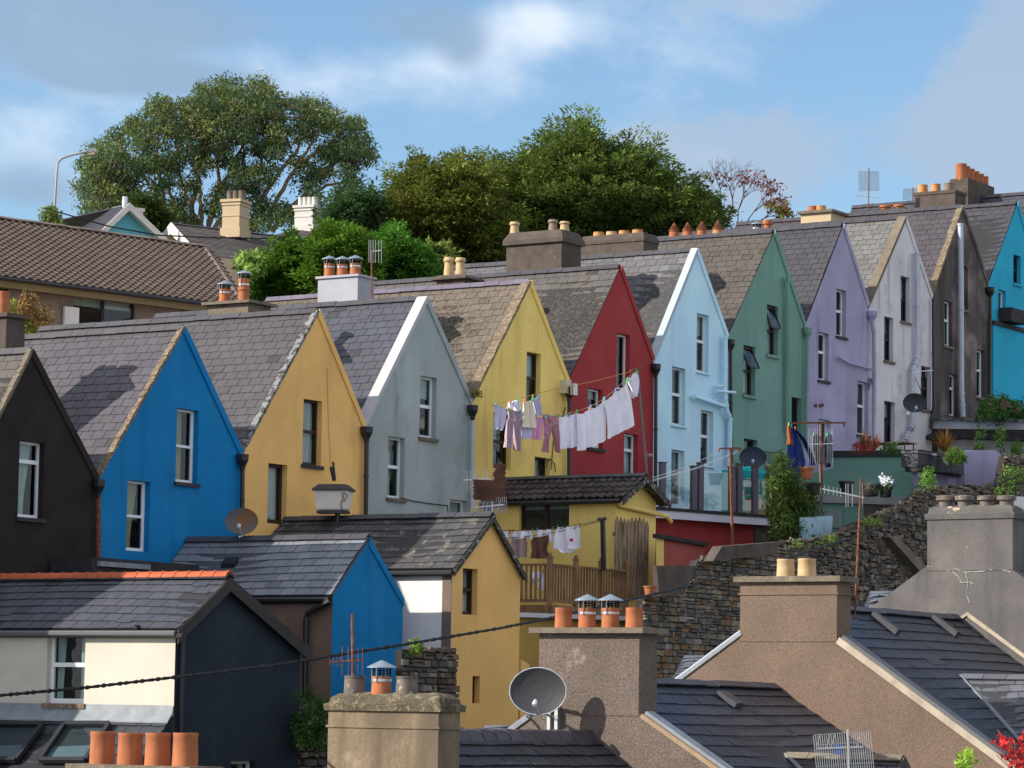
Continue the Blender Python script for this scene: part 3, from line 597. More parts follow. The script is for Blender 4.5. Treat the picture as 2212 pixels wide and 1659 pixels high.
# lean-to below the cream wall
P1 = hD(374.6, 1548, L3); so_ = (P1-P0).dot(NG); P2 = hG(312.8, 1634, so_); sl_ = (P2-P1)
lean = T('lean_to_roof', 'dark slate lean-to with two skylights below the cream wall', 'lean-to', (P2.x, P2.y, P2.z-3))
mb = MB(); slates(mb, P1+Z*.0, P1+RB*8, P1+sl_*2.2, P1+sl_*2.2+RB*8, course=.26, width=.34, seed=31); mb.build('roof', slate('lean_to_black_slate', (.075, .08, .1)), lean)  # near-black slate, darker than the annex roof above
e_ = P1+sl_*2.2; mb = MB(); mb.prism([P1-D*.0-Z*.1, e_-Z*.1, V3((e_.x, e_.y, e_.z-3)), V3((P1.x, P1.y, e_.z-3))], RB*8); mb.build('wall', M['navy_r'], lean)
mb = MB(); mb.prism([P1+Z*.2-D*.02, P1+Z*.02-D*.03, P1+sl_*.22+Z*.035, P1+sl_*.22+Z*.06, P1+Z*.06-D*.04], RB*8); mb.build('flashing', M['lead'], lean)
pn = sl_.cross(RB).normalized(); pn = pn if pn.z > 0 else -pn
for q4 in (((139.6, 1564), (236, 1564), (185, 1642), (86, 1642)), ((-4, 1564), (92.6, 1564), (35, 1641), (-64, 1641))):
    c = [hit(x, y, P1+pn*.09, pn) for x, y in q4]; mb = MB()
    for k in range(4): mb.bar(c[k], c[(k+1) % 4], .09, .09, pn)
    f = mb.build('skylight', DKF, lean); g = MB(); g.face(c); g.build('glass_pane', GLASS, f)
    g = MB(); cc = [p-pn*.07 for p in c]; g.face([lerp(cc[0], cc[3], .55), lerp(cc[1], cc[2], .5), cc[2], cc[3]]); g.build('blind', mk('grey_blind', (.16, .2, .24), .8), f); g = MB(); g.face([p-pn*.08 for p in c]); g.build('backing', M['s_dark'], f)
# blue annex
r, A3, L3, R3, s_, Bk = annex('rear_annex', 'bright blue gabled annex with brown rendered side wall and pale slates', M['blue_r'], mk('brown_render', (.155, .105, .085), .95, .15, 1.5, .5, 40, streak=((.14, .1, .085), 2, .5, .8, .5), fine=.06),
    slate('pale_sheen_slate', (.40, .42, .45), (.55, .45, .32), .5, .45, .58, .75, sc=3), (403, 1160), (797, 1160), (719, 1280), (871, 1293), 8, gut=M['blackp'], roof=dict(course=.235, width=.37, seed=23, vary=.12), eav=.08)
ANX['blue'] = (r, A3, L3, R3, s_, Bk)
mb = MB(); q = lambda x, y: hD(x, y, L3-D*.12); a = q(661, 1400); mb.tube([q(713, 1284), q(713, 1298), q(664, 1325), q(661, 1336), V3((a.x, a.y, a.z-4))], .06, 8); mb.build('downpipe', M['blackp'], r)
mb = MB(); mb.prism([A3+NG*.03, R3+NG*.03, R3+NG*.03-Z*.16, A3+NG*.03-Z*.2], RB*.035); mb.build('verge_band', M['blue_r'], r)
mb = MB(); c_ = hit(515, 1213, A3, (L3-A3).cross(RB).normalized()); mb.box(c_, RB*.35, (L3-A3).normalized()*.2, Z*.1); mb.thing('roof_vent', 'small black vent on the pale slates of the blue annex', 'vent', M['blackp'])
# ochre annex
r, A3, L3, R3, s_, Bk = annex('rear_annex', 'ochre yellow gabled annex with white side wall', M['ochre_r'], M['white_r'], slate('patchy_dark_slate', (.125, .12, .12), (.36, .33, .28), .75, .6, .57, .62, sc=3.5), (612, 1116), (1057, 1113), (977.5, 1222), (1124, 1236), 11,
    gw=[(1000, 1032, 1227, 1327, dict(fr=BROWN, style='case', curt=('full', CURT), split=.45)), (1021, 1037, 1460, 1519, dict(fr=BROWN, style='none', fw_=.03))], over=.1, barge=(M['bargeo'], .15, .03), gut=M['blackp'], roof=dict(course=.235, width=.4, seed=25, vary=.2), eav=.1)
ANX['och'] = (r, A3, L3, R3, s_, Bk)
mb = MB(); p = hD(956, 1233, L3-D*.015); p2 = hD(975.5, 1233, L3-D*.015); mb.box(V3((p.x, p.y, p.z-6)), p2-p, D*.02, Z*6); mb.build('render_strip', M['render_br'], r)
mb = MB(); a = hG(1126, 1425, s_); mb.prism([a, a+D*.35-Z*.1, a+D*.35-Z*4, a-Z*4], RB*2); mb.build('buttress', M['ochre_r'], r)
# yellow house under brown roll tiles
ty = paint('primrose_paint', (.80, .60, .19), (.3, .22, .08), .3)
r, A3, L3, R3, s_, Bk = annex('rear_annex', 'primrose yellow annex under dark brown roll tiles, with a wide brown window', ty, ty, M['wbrown'], (1091, 1018), (1374, 1029), (1331, 1068), (1417, 1077), 4.6,
    sw=[(1122, 1230, 1077, 1145, dict(fr=BROWN, style='two', curt=('blind', CURT), rec=.1))], over=.3, barge=(M['bargeo'], .17, .03), gut=M['blackp'], roof=dict(course=.3, width=.22, seed=27, vary=.45, amp=.035), tile=True, eav=.2)
ANX['prim'] = (r, A3, L3, R3, s_, Bk)
mb = MB(); a = hG(1340, 1092, s_+.08); mb.tube([hG(1334, 1078, s_+.1), hG(1336, 1088, s_+.08), a, a+D*2.3-Z*.12, a+D*2.5-Z*.25], .055, 8); mb.build('downpipe', ty, r)
YH = (A3, L3, R3, s_)
# tall picket gate leaning on its gable
gp = s_+.18; mb = MB(); x = 1326
zt_ = hG(1330, 1115, gp).z; zb_ = hG(1345, 1285, gp).z; a0 = hG(1328, 1123, gp); w_all = (hG(1401, 1123, gp)-a0).dot(D); nb = 9
for k in range(nb):
    o = a0+D*(w_all*k/nb); o = V3((o.x, o.y, zb_)); wd = w_all/nb*.9; hh = zt_-zb_+random.uniform(-.05, .05)
    g = random.uniform(.8, 1.2); mb.tn = (g, g, g); mb.prism([o, o+D*wd, o+D*wd+Z*(hh-.14), o+D*wd*.5+Z*hh, o+Z*(hh-.14)], NG*.025)
mb.tn = (1, 1, 1)
gt = mb.thing('picket_gate', 'weathered wooden gate with pointed pickets against the primrose wall', 'gate', M['wood'])
mb = MB()
for hh in (.4, 1.4): mb.box(V3((a0.x, a0.y, zb_+hh))+RB*.03, D*w_all, RB*.03, Z*.1)
mb.build('rail', M['wood'], gt)
# timber deck with railing
dp = s_+.25; c0 = hG(1188, 1216, dp); c1 = hG(1352, 1240, dp); zr = c0.z; zf = hG(1188, 1308, dp).z
deck = T('timber_balcony', 'brown timber balcony with upright balusters beside the primrose annex', 'balcony', (c0.x, c0.y, zf-.3))
c0 = V3((c0.x, c0.y, zf)); ln = (c1-c0).dot(D); h_ = zr-zf
mb = MB(); mb.box(c0-Z*.2, D*(ln+.6), RB*4.2, Z*.17); mb.build('deck_floor', M['wooda'], deck)
mb = MB(); mb.box(c0+NG*.06-Z*.24, D*(ln+.6), RB*.05, Z*.25); mb.box(c0-D*.06-Z*.24, D*.05, RB*4.2, Z*.25); mb.build('beam', M['wooda'], deck)
for (o, u, l) in ((c0, D, ln), (c0, RB, 3.2)):
    np_ = 4 if u is D else 3
    for k in range(np_):
        if u is RB and k == 0: continue
        q = o+u*(l*k/(np_-1)); mb = MB(); hp = h_+.12; mb.box(q-D*.05-RB*.05, D*.1, RB*.1, Z*hp); mb.box(q-D*.065-RB*.065+Z*hp, D*.13, RB*.13, Z*.03); mb.lathe(q+Z*(hp+.03), [(.04, 0), (.055, .04), (.03, .09), (0, .1)], 8); mb.build('post', M['wooda'], deck)
    mb = MB(); mb.box(o-u.cross(Z)*.04+Z*(h_-.06), u*l, u.cross(Z)*.08, Z*.05); mb.box(o-u.cross(Z)*.025+Z*.08, u*l, u.cross(Z)*.05, Z*.07); mb.build('rail', M['wooda'], deck)
    nb = int(l/.125)
    for k in range(1, nb):
        q = o+u*(l*k/nb); mb = MB(); mb.box(q-D*.02-RB*.02+Z*.12, D*.04, RB*.04, Z*(h_-.16)); mb.build('baluster', M['wooda'], deck)
for q in (c0+D*.1, c0+D*(ln*.5), c0+D*ln):
    mb = MB(); mb.box(q-Z*3+RB*.1, D*.12, RB*.12, Z*2.8); mb.build('support_post', M['wooda'], deck)
# ---------------------------------------------------------------- foreground terrace: party walls, chimneys, roofs
s12 = V3((math.cos(A_), math.sin(A_), 0))
def at_hor(x, Y): d = ray(x, 1500); return CAM+d*(Y/d.y)
FP = {1: at_hor(850, 46)}
FP[2] = along(FP[1], D, 1290); FP[2] = FP[1]+D*FP[2]
FP[3] = FP[1]+D*along(FP[1], D, 1715); FP[4] = FP[1]+D*along(FP[1], D, 2110); FP[0] = FP[1]+D*along(FP[1], D, 310)
def hF(k, x, y): return hit(x, y, FP[k], D)
def stack(root, k, xa, xb, yt, yb, mat, depth, cap, capm, pots, ov=.1, capth=.1, band=None):
    a = hF(k, xa, yt); b = hF(k, xb, yt); zt = (a.z+b.z)/2; zb = hF(k, (xa+xb)/2, yb).z; a.z = b.z = zt
    mb = MB(); mb.prism([V3((a.x, a.y, zb))-D*.012, V3((b.x, b.y, zb))-D*.012, b-D*.012, a-D*.012], D*depth); st = mb.build('chimney', mat, root); e = (b-a).normalized(); L_ = (b-a).length
    if band:
        mb = MB(); zz = hF(k, (xa+xb)/2, band).z; mb.box(V3((a.x, a.y, zz))-e*.03-D*.03, e*(L_+.06), D*(depth+.06), Z*.035); mb.build('string_band', mat, st)
    mb = MB()
    if cap == 'slab': mb.box(a-e*ov-D*ov, e*(L_+2*ov), D*(depth+2*ov), Z*capth); top = zt+capth
    else:
        rnd = random.Random(k); N_ = 14; prev = None; rings = []
        prof = [(ov, 0), (ov+.01, capth*.42), (ov-.05, capth*.5), (ov-.06, capth*.8), (-.1, capth*1.0), (-.22, capth*1.12)]
        for (o_, h_) in prof:
            ring = []
            cs = [a-e*o_-D*o_, b+e*o_-D*o_, b+e*o_+D*(depth+o_), a-e*o_+D*(depth+o_)]
            for q in range(4):
                for t in range(N_): ring.append(lerp(cs[q], cs[(q+1) % 4], t/N_)+Z*(h_+rnd.uniform(-.012, .012)*(h_ > 0)))
            rings.append(ring)
        for r0_, r1_ in zip(rings[:-1], rings[1:]):
            for i in range(len(r0_)): j = (i+1) % len(r0_); mb.face([r0_[i], r0_[j], r1_[j], r1_[i]])
        mb.face(rings[-1]); mb.face(rings[0][::-1]); top = zt+capth*1.08
    mb.build('chimney_cap', capm, st, smooth=(cap != 'slab'))
    for (x, yt_, kind, pm, r, cw) in pots:
        c = hit(x, yt, FP[k]+D*(depth*.45), D); c.z = top; tp = hit(x, yt_, FP[k]+D*depth*.45, D).z; h = tp-top
        pot(st, c-Z*.03, h+.03, r, kind, M[pm]);
        if cw: cowl(st, c-Z*.03, h+.03, r, cw)
    return st, a, b, top
def fhouse(k, label, wm, wall_px, sm, ridge_px, v0, v1, nextk, depth=.35, roofkw={}, gabm=None, rise=.12):
    root = T('terraced_house', label, 'house', FP[k]-Z*8)
    pts = [hF(k, *p) for p in wall_px]
    mb = MB(); mb.prism(pts, D*depth); mb.build('party_wall', wm, root)
    if v0:
        V0 = hF(k, *v0); V1 = hF(k, *v1); sl = (V1-V0).normalized(); n = sl.cross(D).normalized(); n = n if n.z > 0 else -n
        R0 = hit(*ridge_px, V0-n*rise, n); R0 = R0+D*((FP[k]-R0).dot(D)+depth)
        ln = (FP[nextk]-FP[k]).dot(D)-depth
        mb = MB(); slates(mb, R0, R0+D*ln, R0+sl*6.5, R0+sl*6.5+D*ln, **roofkw)
        sb = V3((-sl.x, -sl.y, sl.z)); slates(mb, R0, R0+D*ln, R0+sb*6.5, R0+sb*6.5+D*ln, **roofkw)
        rf = mb.build('roof', sm, root); mb = MB(); ridge(mb, R0+Z*.02, R0+D*ln+Z*.02, sl, sb, wd=.17); mb.build('ridge_capping', M['s_dark'], rf)
        mb = MB(); e0 = R0+sl*6.3; mb.box(e0-Z*4-sl*0, D*ln, -NG*.3, Z*3.9); mb.box(e0-Z*4-NG*10.2, D*ln, -NG*.3, Z*3.9); mb.build('wall', wm, root)
        return root, V0, V1, sl, n, R0, ln
    return root
EXT = lambda p, q, t: (p[0]+(q[0]-p[0])*t, p[1]+(q[1]-p[1])*t)
navy_s = slate('blue_black_welsh_slate', (.062, .075, .105), (.16, .15, .14), .3, .45, .66, .74, spec=.45)
rust_s = slate('dark_mossy_slate', (.07, .07, .085), (.2, .18, .13), .4, .6, .66, .74)
# house 0: only its pots
fx = T('terraced_house', 'house at the bottom edge of which only four plain terracotta pots and their slab show', 'house', FP[0]-Z*8)
stack(fx, 0, 152, 408, 1668, 2600, M['render_br'], .6, 'slab', M['conc'], [(x, yt, 'plain', 'terra', .165, None) for x, yt in ((220, 1580), (280, 1583), (339.5, 1583), (399, 1583))], ov=.05, capth=.09)
# house 1: broad chimney, bottom centre
F1r = fhouse(1, 'house with a broad stained chimney carrying a cowled pot between two sooty ones', mk('stained_tan_render', (.19, .145, .10), .95, .2, 1.2, .6, 24, streak=((.10, .08, .06), 2.2, .45, .7, .85), blot=[((.33, .27, .20), 1.6, .55, .7, .6)], fine=.18),
    [(712, 1600), (947, 1600), (947, 2600), (712, 2600)], None, None, None, None, None)
m1 = MATS['stained_tan_render']
stk1, a1, b1, t1 = stack(F1r, 1, 710.5, 948.7, 1536, 1700, m1, .56, 'rough', mk('mossy_cap_stone', (.10, .085, .062), .95, .3, 3, .9, 30, blot=[((.28, .23, .14), 9, .52, .6, .6), ((.05, .045, .04), 14, .6, .68, .8), ((.5, .48, .45), 6, .72, .75, .9)], bdist=.03, fine=.2),
    [(765, 1460, 'plain', 'sooty', .155, None), (823, 1461, 'plain', 'terra', .145, 'cone'), (878, 1461, 'plain', 'sooty', .16, None)], ov=.05, capth=.24, band=1573)
# F1 roof runs to the wall of house 2
V0 = hF(2, 1273, 1588); V1 = hF(2, 1359, 1658); sl = (V1-V0).normalized(); ln = (FP[2]-FP[1]).dot(D)-.56
mb = MB(); e0 = V0-D*ln; slates(mb, e0, V0, e0+sl*6.5, V0+sl*6.5, course=.27, width=.34, seed=41, lift=.035, jit=2.); sb = V3((-sl.x, -sl.y, sl.z)); slates(mb, e0, V0, e0+sb*6, V0+sb*6, course=.27, width=.6)
rf = mb.build('roof', rust_s, F1r)
mb = MB(); n_ = 14
for i in range(n_):
    p = e0+D*(ln*i/n_); g = random.uniform(.85, 1.2); mb.tn = (g, g, g*1.05); dd = D*(ln/n_*1.02)
    pr = [(-.19, -.13), (-.13, -.03), (-.06, .045), (0, .065), (.06, .045), (.13, -.03), (.19, -.13)]; tl = random.uniform(-.008, .012)
    for (xa, za), (xb, zb) in zip(pr[:-1], pr[1:]): mb.face([p+NG*xa+Z*(za+.03+tl), p+NG*xb+Z*(zb+.03+tl), p+NG*xb+Z*(zb+.015)+dd, p+NG*xa+Z*(za+.015)+dd]); mb.face([p+NG*xa+Z*(za+.03+tl), p+NG*xb+Z*(zb+.03+tl), p+NG*xb+Z*(zb-.02), p+NG*xa+Z*(za-.02)])
mb.tn = (1, 1, 1); mb.build('ridge_capping', slate('mauve_ridge_tile', (.12, .10, .115)), rf)
# house 2
V0, V1 = (1384, 1550), (1536, 1658); l0, l1 = (1147, 1551), (1088, 1594)
m2 = mk('grey_brown_roughcast', (.14, .112, .098), .95, .14, 1.2, .6, 48, blot=[((.06, .048, .04), 46, .5, .58, .7), ((.36, .33, .30), 1.1, .64, .76, .8), ((.06, .055, .05), 1.5, .66, .76, .8)], bdist=.02, fine=.4)
F2 = fhouse(2, 'brown roughcast house with four terracotta pots, two under blue-grey cowls', m2, [(1166, 1540), (1382, 1540), V0, EXT(V0, V1, 6), (1384, 3400), (900, 3400), EXT(l0, l1, 6), l0, (1166, 1536)], navy_s, (1425, 1476), V0, V1, 3, roofkw=dict(course=.33, width=.42, seed=43))
stk2, a2, b2, t2 = stack(F2[0], 2, 1166, 1382, 1368, 1545, m2, .58, 'slab', M['conc'], [(1217, 1313, 'plain', 'terra', .14, None), (1268, 1314, 'plain', 'terra', .14, 'cone'), (1318, 1314, 'plain', 'terra', .14, 'cone'), (1370, 1313, 'plain', 'terra', .14, None)], ov=.13, capth=.09)
def coping(k, root, p0, p1, ext, mats, w=.3, th=.07, lead=True):
    a = hF(k, *p0); b = hF(k, *p1); u = (b-a).normalized(); n = u.cross(D).normalized(); n = n if n.z > 0 else -n; L_ = (b-a).length*ext
    mb = MB(); mb.prism([a-D*.03, a+u*L_-D*.03, a+u*L_+n*th-D*.03, a+n*th-D*.03], D*.09); mb.build('coping', mats[0], root)
    mb = MB(); mb.prism([a+D*.06-n*.02, a+u*L_+D*.06-n*.02, a+u*L_+n*(th+.05)+D*.06, a+n*(th+.05)+D*.06], D*(w-.06)); mb.build('coping_lead', mats[1], root)
tanm = mk('ochre_mortar_fillet', (.30, .22, .15), .95, .15, 4, .6, 30)
coping(2, F2[0], V0, V1, 6, (tanm, M['lead'])); coping(2, F2[0], l0, l1, 6, (M['lead'], M['lead']), w=.12)
# house 3
V0, V1 = (1807, 1389), (2168.6, 1656.6); l0, l1 = (1603.6, 1371), (1469, 1471)
m3 = mk('tan_roughcast', (.165, .118, .093), .95, .14, 1.5, .6, 50, blot=[((.10, .068, .05), 48, .5, .58, .6), ((.26, .2, .16), 40, .6, .66, .6), ((.28, .2, .08), 1.4, .66, .8, .5)], streak=((.11, .08, .065), 1.6, .5, .75, .7), bdist=.02, fine=.35)
F3 = fhouse(3, 'tan roughcast house with a tall chimney carrying two cream pots', m3, [(1605, 1385), (1600, 1245), (1808.5, 1245), (1808.5, 1385), V0, EXT(V0, V1, 3), (1808, 3400), (1300, 3400), EXT(l0, l1, 3.5), l0], navy_s, (1842, 1318), V0, V1, 4, roofkw=dict(course=.33, width=.62, seed=45, vary=.07), depth=.3)
stk3, a3, b3, t3 = stack(F3[0], 3, 1600, 1808.7, 1257, 1386, m3, .55, 'slab', M['conc'], [(1697, 1208, 'plain', 'buff', .16, None), (1743, 1207, 'plain', 'buff', .165, None)], ov=.1, capth=.1, band=1285)
coping(3, F3[0], V0, V1, 3, (mk('pale_mortar_fillet', (.38, .33, .27), .95, .2, 4, .7, 25), mk('grey_lead_capping', (.10, .105, .115), .5, .1)), w=.34, th=.12); coping(3, F3[0], l0, l1, 3.4, (M['lead'], M['greyp']), w=.14)
# house 4
V0, V1 = (2187, 1231), (2212, 1249); l0, l1 = (2002.7, 1222), (1877, 1315)
crk = ((.62, .62, .62), 3.5, .495, .5, .0)
F4 = fhouse(4, 'grey cement-rendered house with four blackened squat pots', M['render_gr'], [(2003, 1230), (2003, 1110), (2188, 1110), V0, EXT(V0, V1, 12), (2188, 3000), (1500, 3000), EXT(l0, l1, 4), l0], None, None, None, None, None)
stk4, a4, b4, t4 = stack(F4, 4, 2003.5, 2188, 1121, 1232, M['render_gr'], .6, 'rough', mk('grey_cap_stone', (.10, .095, .095), .9, .2, 3, .4, 30, blot=[((.5, .40, .27), 2.3, .62, .65, .9)]),
    [(x, 1071, 'flare', 'sooty', .17, None) for x in (2043, 2084, 2131.5, 2174.5)], ov=.04, capth=.26)
# pale mortar fillet of house 3's roof against wall 4 and hairline crack repairs on wall 4
mb = MB(); a = hF(4, 2091, 1322); 
for (x0, y0, x1, y1, w) in ((2091, 1322, 2250, 1440, 9), (2091, 1322, 2065, 1340, 6)):
    p, q = hF(4, x0, y0), hF(4, x1, y1); mb.prism([p-D*.03, q-D*.03, q-D*.03-Z*w/110, p-D*.03-Z*w/110*1.2], D*.04)
mb.build('mortar_fillet', MATS['pale_mortar_fillet'], F4)
rnd = random.Random(5)
for pts in ([(2003, 1222), (2012, 1224), (2030, 1223), (2050, 1232), (2068, 1230), (2085, 1236), (2100, 1234), (2125, 1235), (2150, 1228), (2170, 1232), (2190, 1240)],
            [(2090, 1180), (2086, 1200), (2089, 1218), (2088, 1236), (2090, 1260), (2089, 1285), (2098, 1310)], [(2055, 1222), (2060, 1236), (2075, 1250), (2078, 1262)], [(2073, 1258), (2090, 1257), (2106, 1262)], [(2094, 1136), (2090, 1150), (2092, 1168), (2087, 1182)]):
    mb = MB(); P_ = []
    for (x0, y0), (x1, y1) in zip(pts[:-1], pts[1:]):
        for t in (0, .33, .66): P_.append(hF(4, x0+(x1-x0)*t+rnd.uniform(-1.2, 1.2), y0+(y1-y0)*t+rnd.uniform(-1.2, 1.2))-D*.004)
    mb.tube(P_, [rnd.uniform(.003, .014) for _ in P_], 5); mb.build('crack_filler', mk('pale_filler', (.33, .33, .33), .8, .2, 5, bump=0), F4)
# roof furniture on the dark slates
def roofbox(F_, x, y, name, label, cat, L_=.55, w=.16, h=.1, mat='greyp'):
    root, V0_, V1_, sl, n, R0, ln = F_; c = hit(x, y, R0, n); mb = MB(); mb.box(c+n*.02, sl*L_, D*w, n*h); mb.thing(name, label, cat, M[mat])
roofbox(F2, 1545, 1503, 'roof_vent', 'short grey slate vent on the roof beside the tan party wall', 'vent', .42, .3, .09, 's_dark')
roofbox(F3, 1878, 1334, 'roof_vent', 'grey hooded vent on dark slates, nearer the tan chimney', 'vent', .62, .17, .12, 's_dark')
roofbox(F3, 2008, 1340, 'roof_vent', 'grey hooded vent on dark slates, nearer the grey wall', 'vent', .62, .17, .12, 's_dark')
# dormers on the slopes, ridges running out towards the viewer
def dormer(F_, label, ra, rb, va, vb, mat, face=True, fx_=None):
    root, V0_, V1_, sl, n, R0, ln = F_; a = hit(*ra, R0, n); b = a+NG*along(a, NG, rb[0]); va3 = hit(*vb, R0, n)
    dL = (va3-a); hh = dL.dot(-D); zz = -dL.z; L_ = (b-a).length
    q = b-D*.85-Z*.75; q2 = b+D*.85-Z*.75
    # left slope: ridge a-b, eave along NG at 0.85 m to the side
    dz_, dw_ = (1.15, 1.4) if fx_ else (.75, .85); q = b-D*dw_-Z*dz_; q2 = b+D*dw_-Z*dz_; t = dz_/( -sl.z/ math.hypot(sl.x, sl.y)); vl = a+NG*t-D*dw_-Z*dz_; vr = a+NG*t+D*dw_-Z*dz_
    dr = T('dormer', label, 'dormer', b-Z*1.2)
    mb = MB(); slates(mb, a, b, vl, q, course=.24, width=.34, seed=51); slates(mb, a, b, vr, q2, course=.24, width=.34, seed=52); mb.build('roof', mat, dr)
    mb = MB(); ridge(mb, a+Z*.01, b+Z*.01, (q-b).normalized(), (q2-b).normalized(), wd=.14); mb.build('ridge_capping', mat if fx_ else M['conc'], dr)
    mb = MB(); mb.bar(a+n*.03, vl+n*.03, .16, .03, n); mb.build('valley_lead', M['lead'], dr)
    mb = MB(); g = b-NG*.12; mb.poly([g, g-D*.8-Z*.72, g-D*.8-Z*1.6, g+D*.8-Z*1.6, g+D*.8-Z*.72]); mb.face([g-D*.8-Z*.72, g-D*.8-Z*1.6, g-D*.8-Z*1.6-NG*1.5, g-D*.8-Z*.72-NG*1.5]); mb.build('wall', M['render_gr'], dr)
    for sgn in (-1, 1):
        mb = MB(); mb.prism([b+Z*.05, b+D*sgn*.92-Z*.78, b+D*sgn*.92-Z*.93, b-Z*.13], NG*.03); mb.build('bargeboard', M['bargeo'], dr)
    return dr
dormer(F2, 'small slated dormer with flaking bargeboards at the bottom edge', (1700, 1633), (1952, 1628), None, (1660, 1610), M['s_dark'])
dormer(F3, 'slated dormer with pale lit slates at the right edge', (2078, 1463), (2330, 1462), None, (2040, 1440), slate('smooth_grey_slate', (.22, .225, .25)), fx_=1)
# ---------------------------------------------------------------- ground and hill
def zt(P):
    q = V3(P)-P0; s = q.dot(D); t = q.dot(NG); ss = max(-70, min(90, s)); z0 = 19.0+.17*ss
    if t <= 0: z = z0+.10*min(-t, 90)
    elif t < 17: z = z0-5*(t/17)
    else: z = z0-5-.1*(t-17)
    return max(z, 18.3-.5*math.hypot(P[0], P[1]), 4)
mb = MB(); xs = np.linspace(-110, 150, 66); ys = np.concatenate([np.linspace(-30, 180, 71), [260, 500, 1500]])
Pt = [[None]*len(ys) for _ in xs]
for i, x in enumerate(xs):
    for j, y in enumerate(ys):
        p = V3((x if abs(x) < 109 else x*12, y, 0)); z = zt((x, min(y, 180), 0)); Pt[i][j] = V3((p.x, p.y, z if y < 200 else z-(y-180)*.05))
for i in range(len(xs)-1):
    for j in range(len(ys)-1): mb.face([Pt[i][j], Pt[i+1][j], Pt[i+1][j+1], Pt[i][j+1]])
g = mb.build('ground', mk('grassy_ground', (.07, .085, .04), .95, .3, .5, .6, 8, blot=[((.16, .14, .12), .8, .5, .62, .8)])); g['kind'] = 'structure'
# ---------------------------------------------------------------- stone walls and terraces between the rows
rub = mk('dark_rubble_stone', (.10, .085, .07), .95, .3, 2, .9, 6, blot=[((.05, .09, .02), 1.1, .62, .7, .6)], bdist=.12)
def stonemat(name, cols, sc, mort, st=(1, 1, 1.6), rnd_=.8, bd=.06):
    mt = bpy.data.materials.new(name); mt.use_nodes = True; t = mt.node_tree; t.nodes.clear(); out = nd(t, 'ShaderNodeOutputMaterial'); b = nd(t, 'ShaderNodeBsdfPrincipled'); t.links.new(b.outputs[0], out.inputs[0]); b.inputs['Roughness'].default_value = .9
    mpn = nd(t, 'ShaderNodeMapping', i_0=nd(t, 'ShaderNodeTexCoord').outputs['Object']); mpn.inputs['Scale'].default_value = st
    nz = nd(t, 'ShaderNodeTexNoise', i_Vector=mpn.outputs[0], i_Scale=sc*.8)
    vec = nd(t, 'ShaderNodeVectorMath', operation='ADD', i_0=mpn.outputs[0]); sc2 = nd(t, 'ShaderNodeVectorMath', operation='SCALE', i_0=nz.outputs['Color']); sc2.inputs[3].default_value = .12/sc*2; t.links.new(sc2.outputs[0], vec.inputs[1])
    v1 = nd(t, 'ShaderNodeTexVoronoi', i_Vector=vec.outputs[0], i_Scale=sc); v1.inputs['Randomness'].default_value = rnd_
    v2 = nd(t, 'ShaderNodeTexVoronoi', i_Vector=vec.outputs[0], i_Scale=sc, feature='DISTANCE_TO_EDGE'); v2.inputs['Randomness'].default_value = rnd_
    rp_ = nd(t, 'ShaderNodeValToRGB'); sp = nd(t, 'ShaderNodeSeparateColor', i_0=v1.outputs['Color']); t.links.new(sp.outputs[0], rp_.inputs[0]); cr = rp_.color_ramp; cr.interpolation = 'CONSTANT'
    cr.elements[0].color = cols[0]+(1,); cr.elements[1].position = 1/len(cols); cr.elements[1].color = cols[1]+(1,)
    for k in range(2, len(cols)): e = cr.elements.new(k/len(cols)); e.color = cols[k]+(1,)
    edge = mp(t, v2.outputs['Distance'], .02, .09)
    fn = nd(t, 'ShaderNodeTexNoise', i_Vector=mpn.outputs[0], i_Scale=sc*6, i_Detail=5).outputs[0]; fv = mp(t, fn, .3, .7, .7, 1.3, False); fc = nd(t, 'ShaderNodeCombineXYZ', i_0=fv, i_1=fv, i_2=fv).outputs[0]
    c = mixc(t, mort, mixc(t, rp_.outputs[0], fc, 1., 'MULTIPLY'), edge); t.links.new(c, b.inputs['Base Color'])
    h = mth(t, 'ADD', edge, mth(t, 'MULTIPLY', fn, .4)); bn = nd(t, 'ShaderNodeBump', i_Height=h); bn.inputs[0].default_value = 1; bn.inputs[1].default_value = bd; t.links.new(bn.outputs[0], b.inputs['Normal'])
    MATS[name] = mt; return mt
mason = mk('coursed_stone', (1, 1, 1), .9, .18, 3, .6, 14, tint=True, fine=.2, bdist=.02); mortar = mk('dark_mortar', (.035, .03, .028), .95, .2)
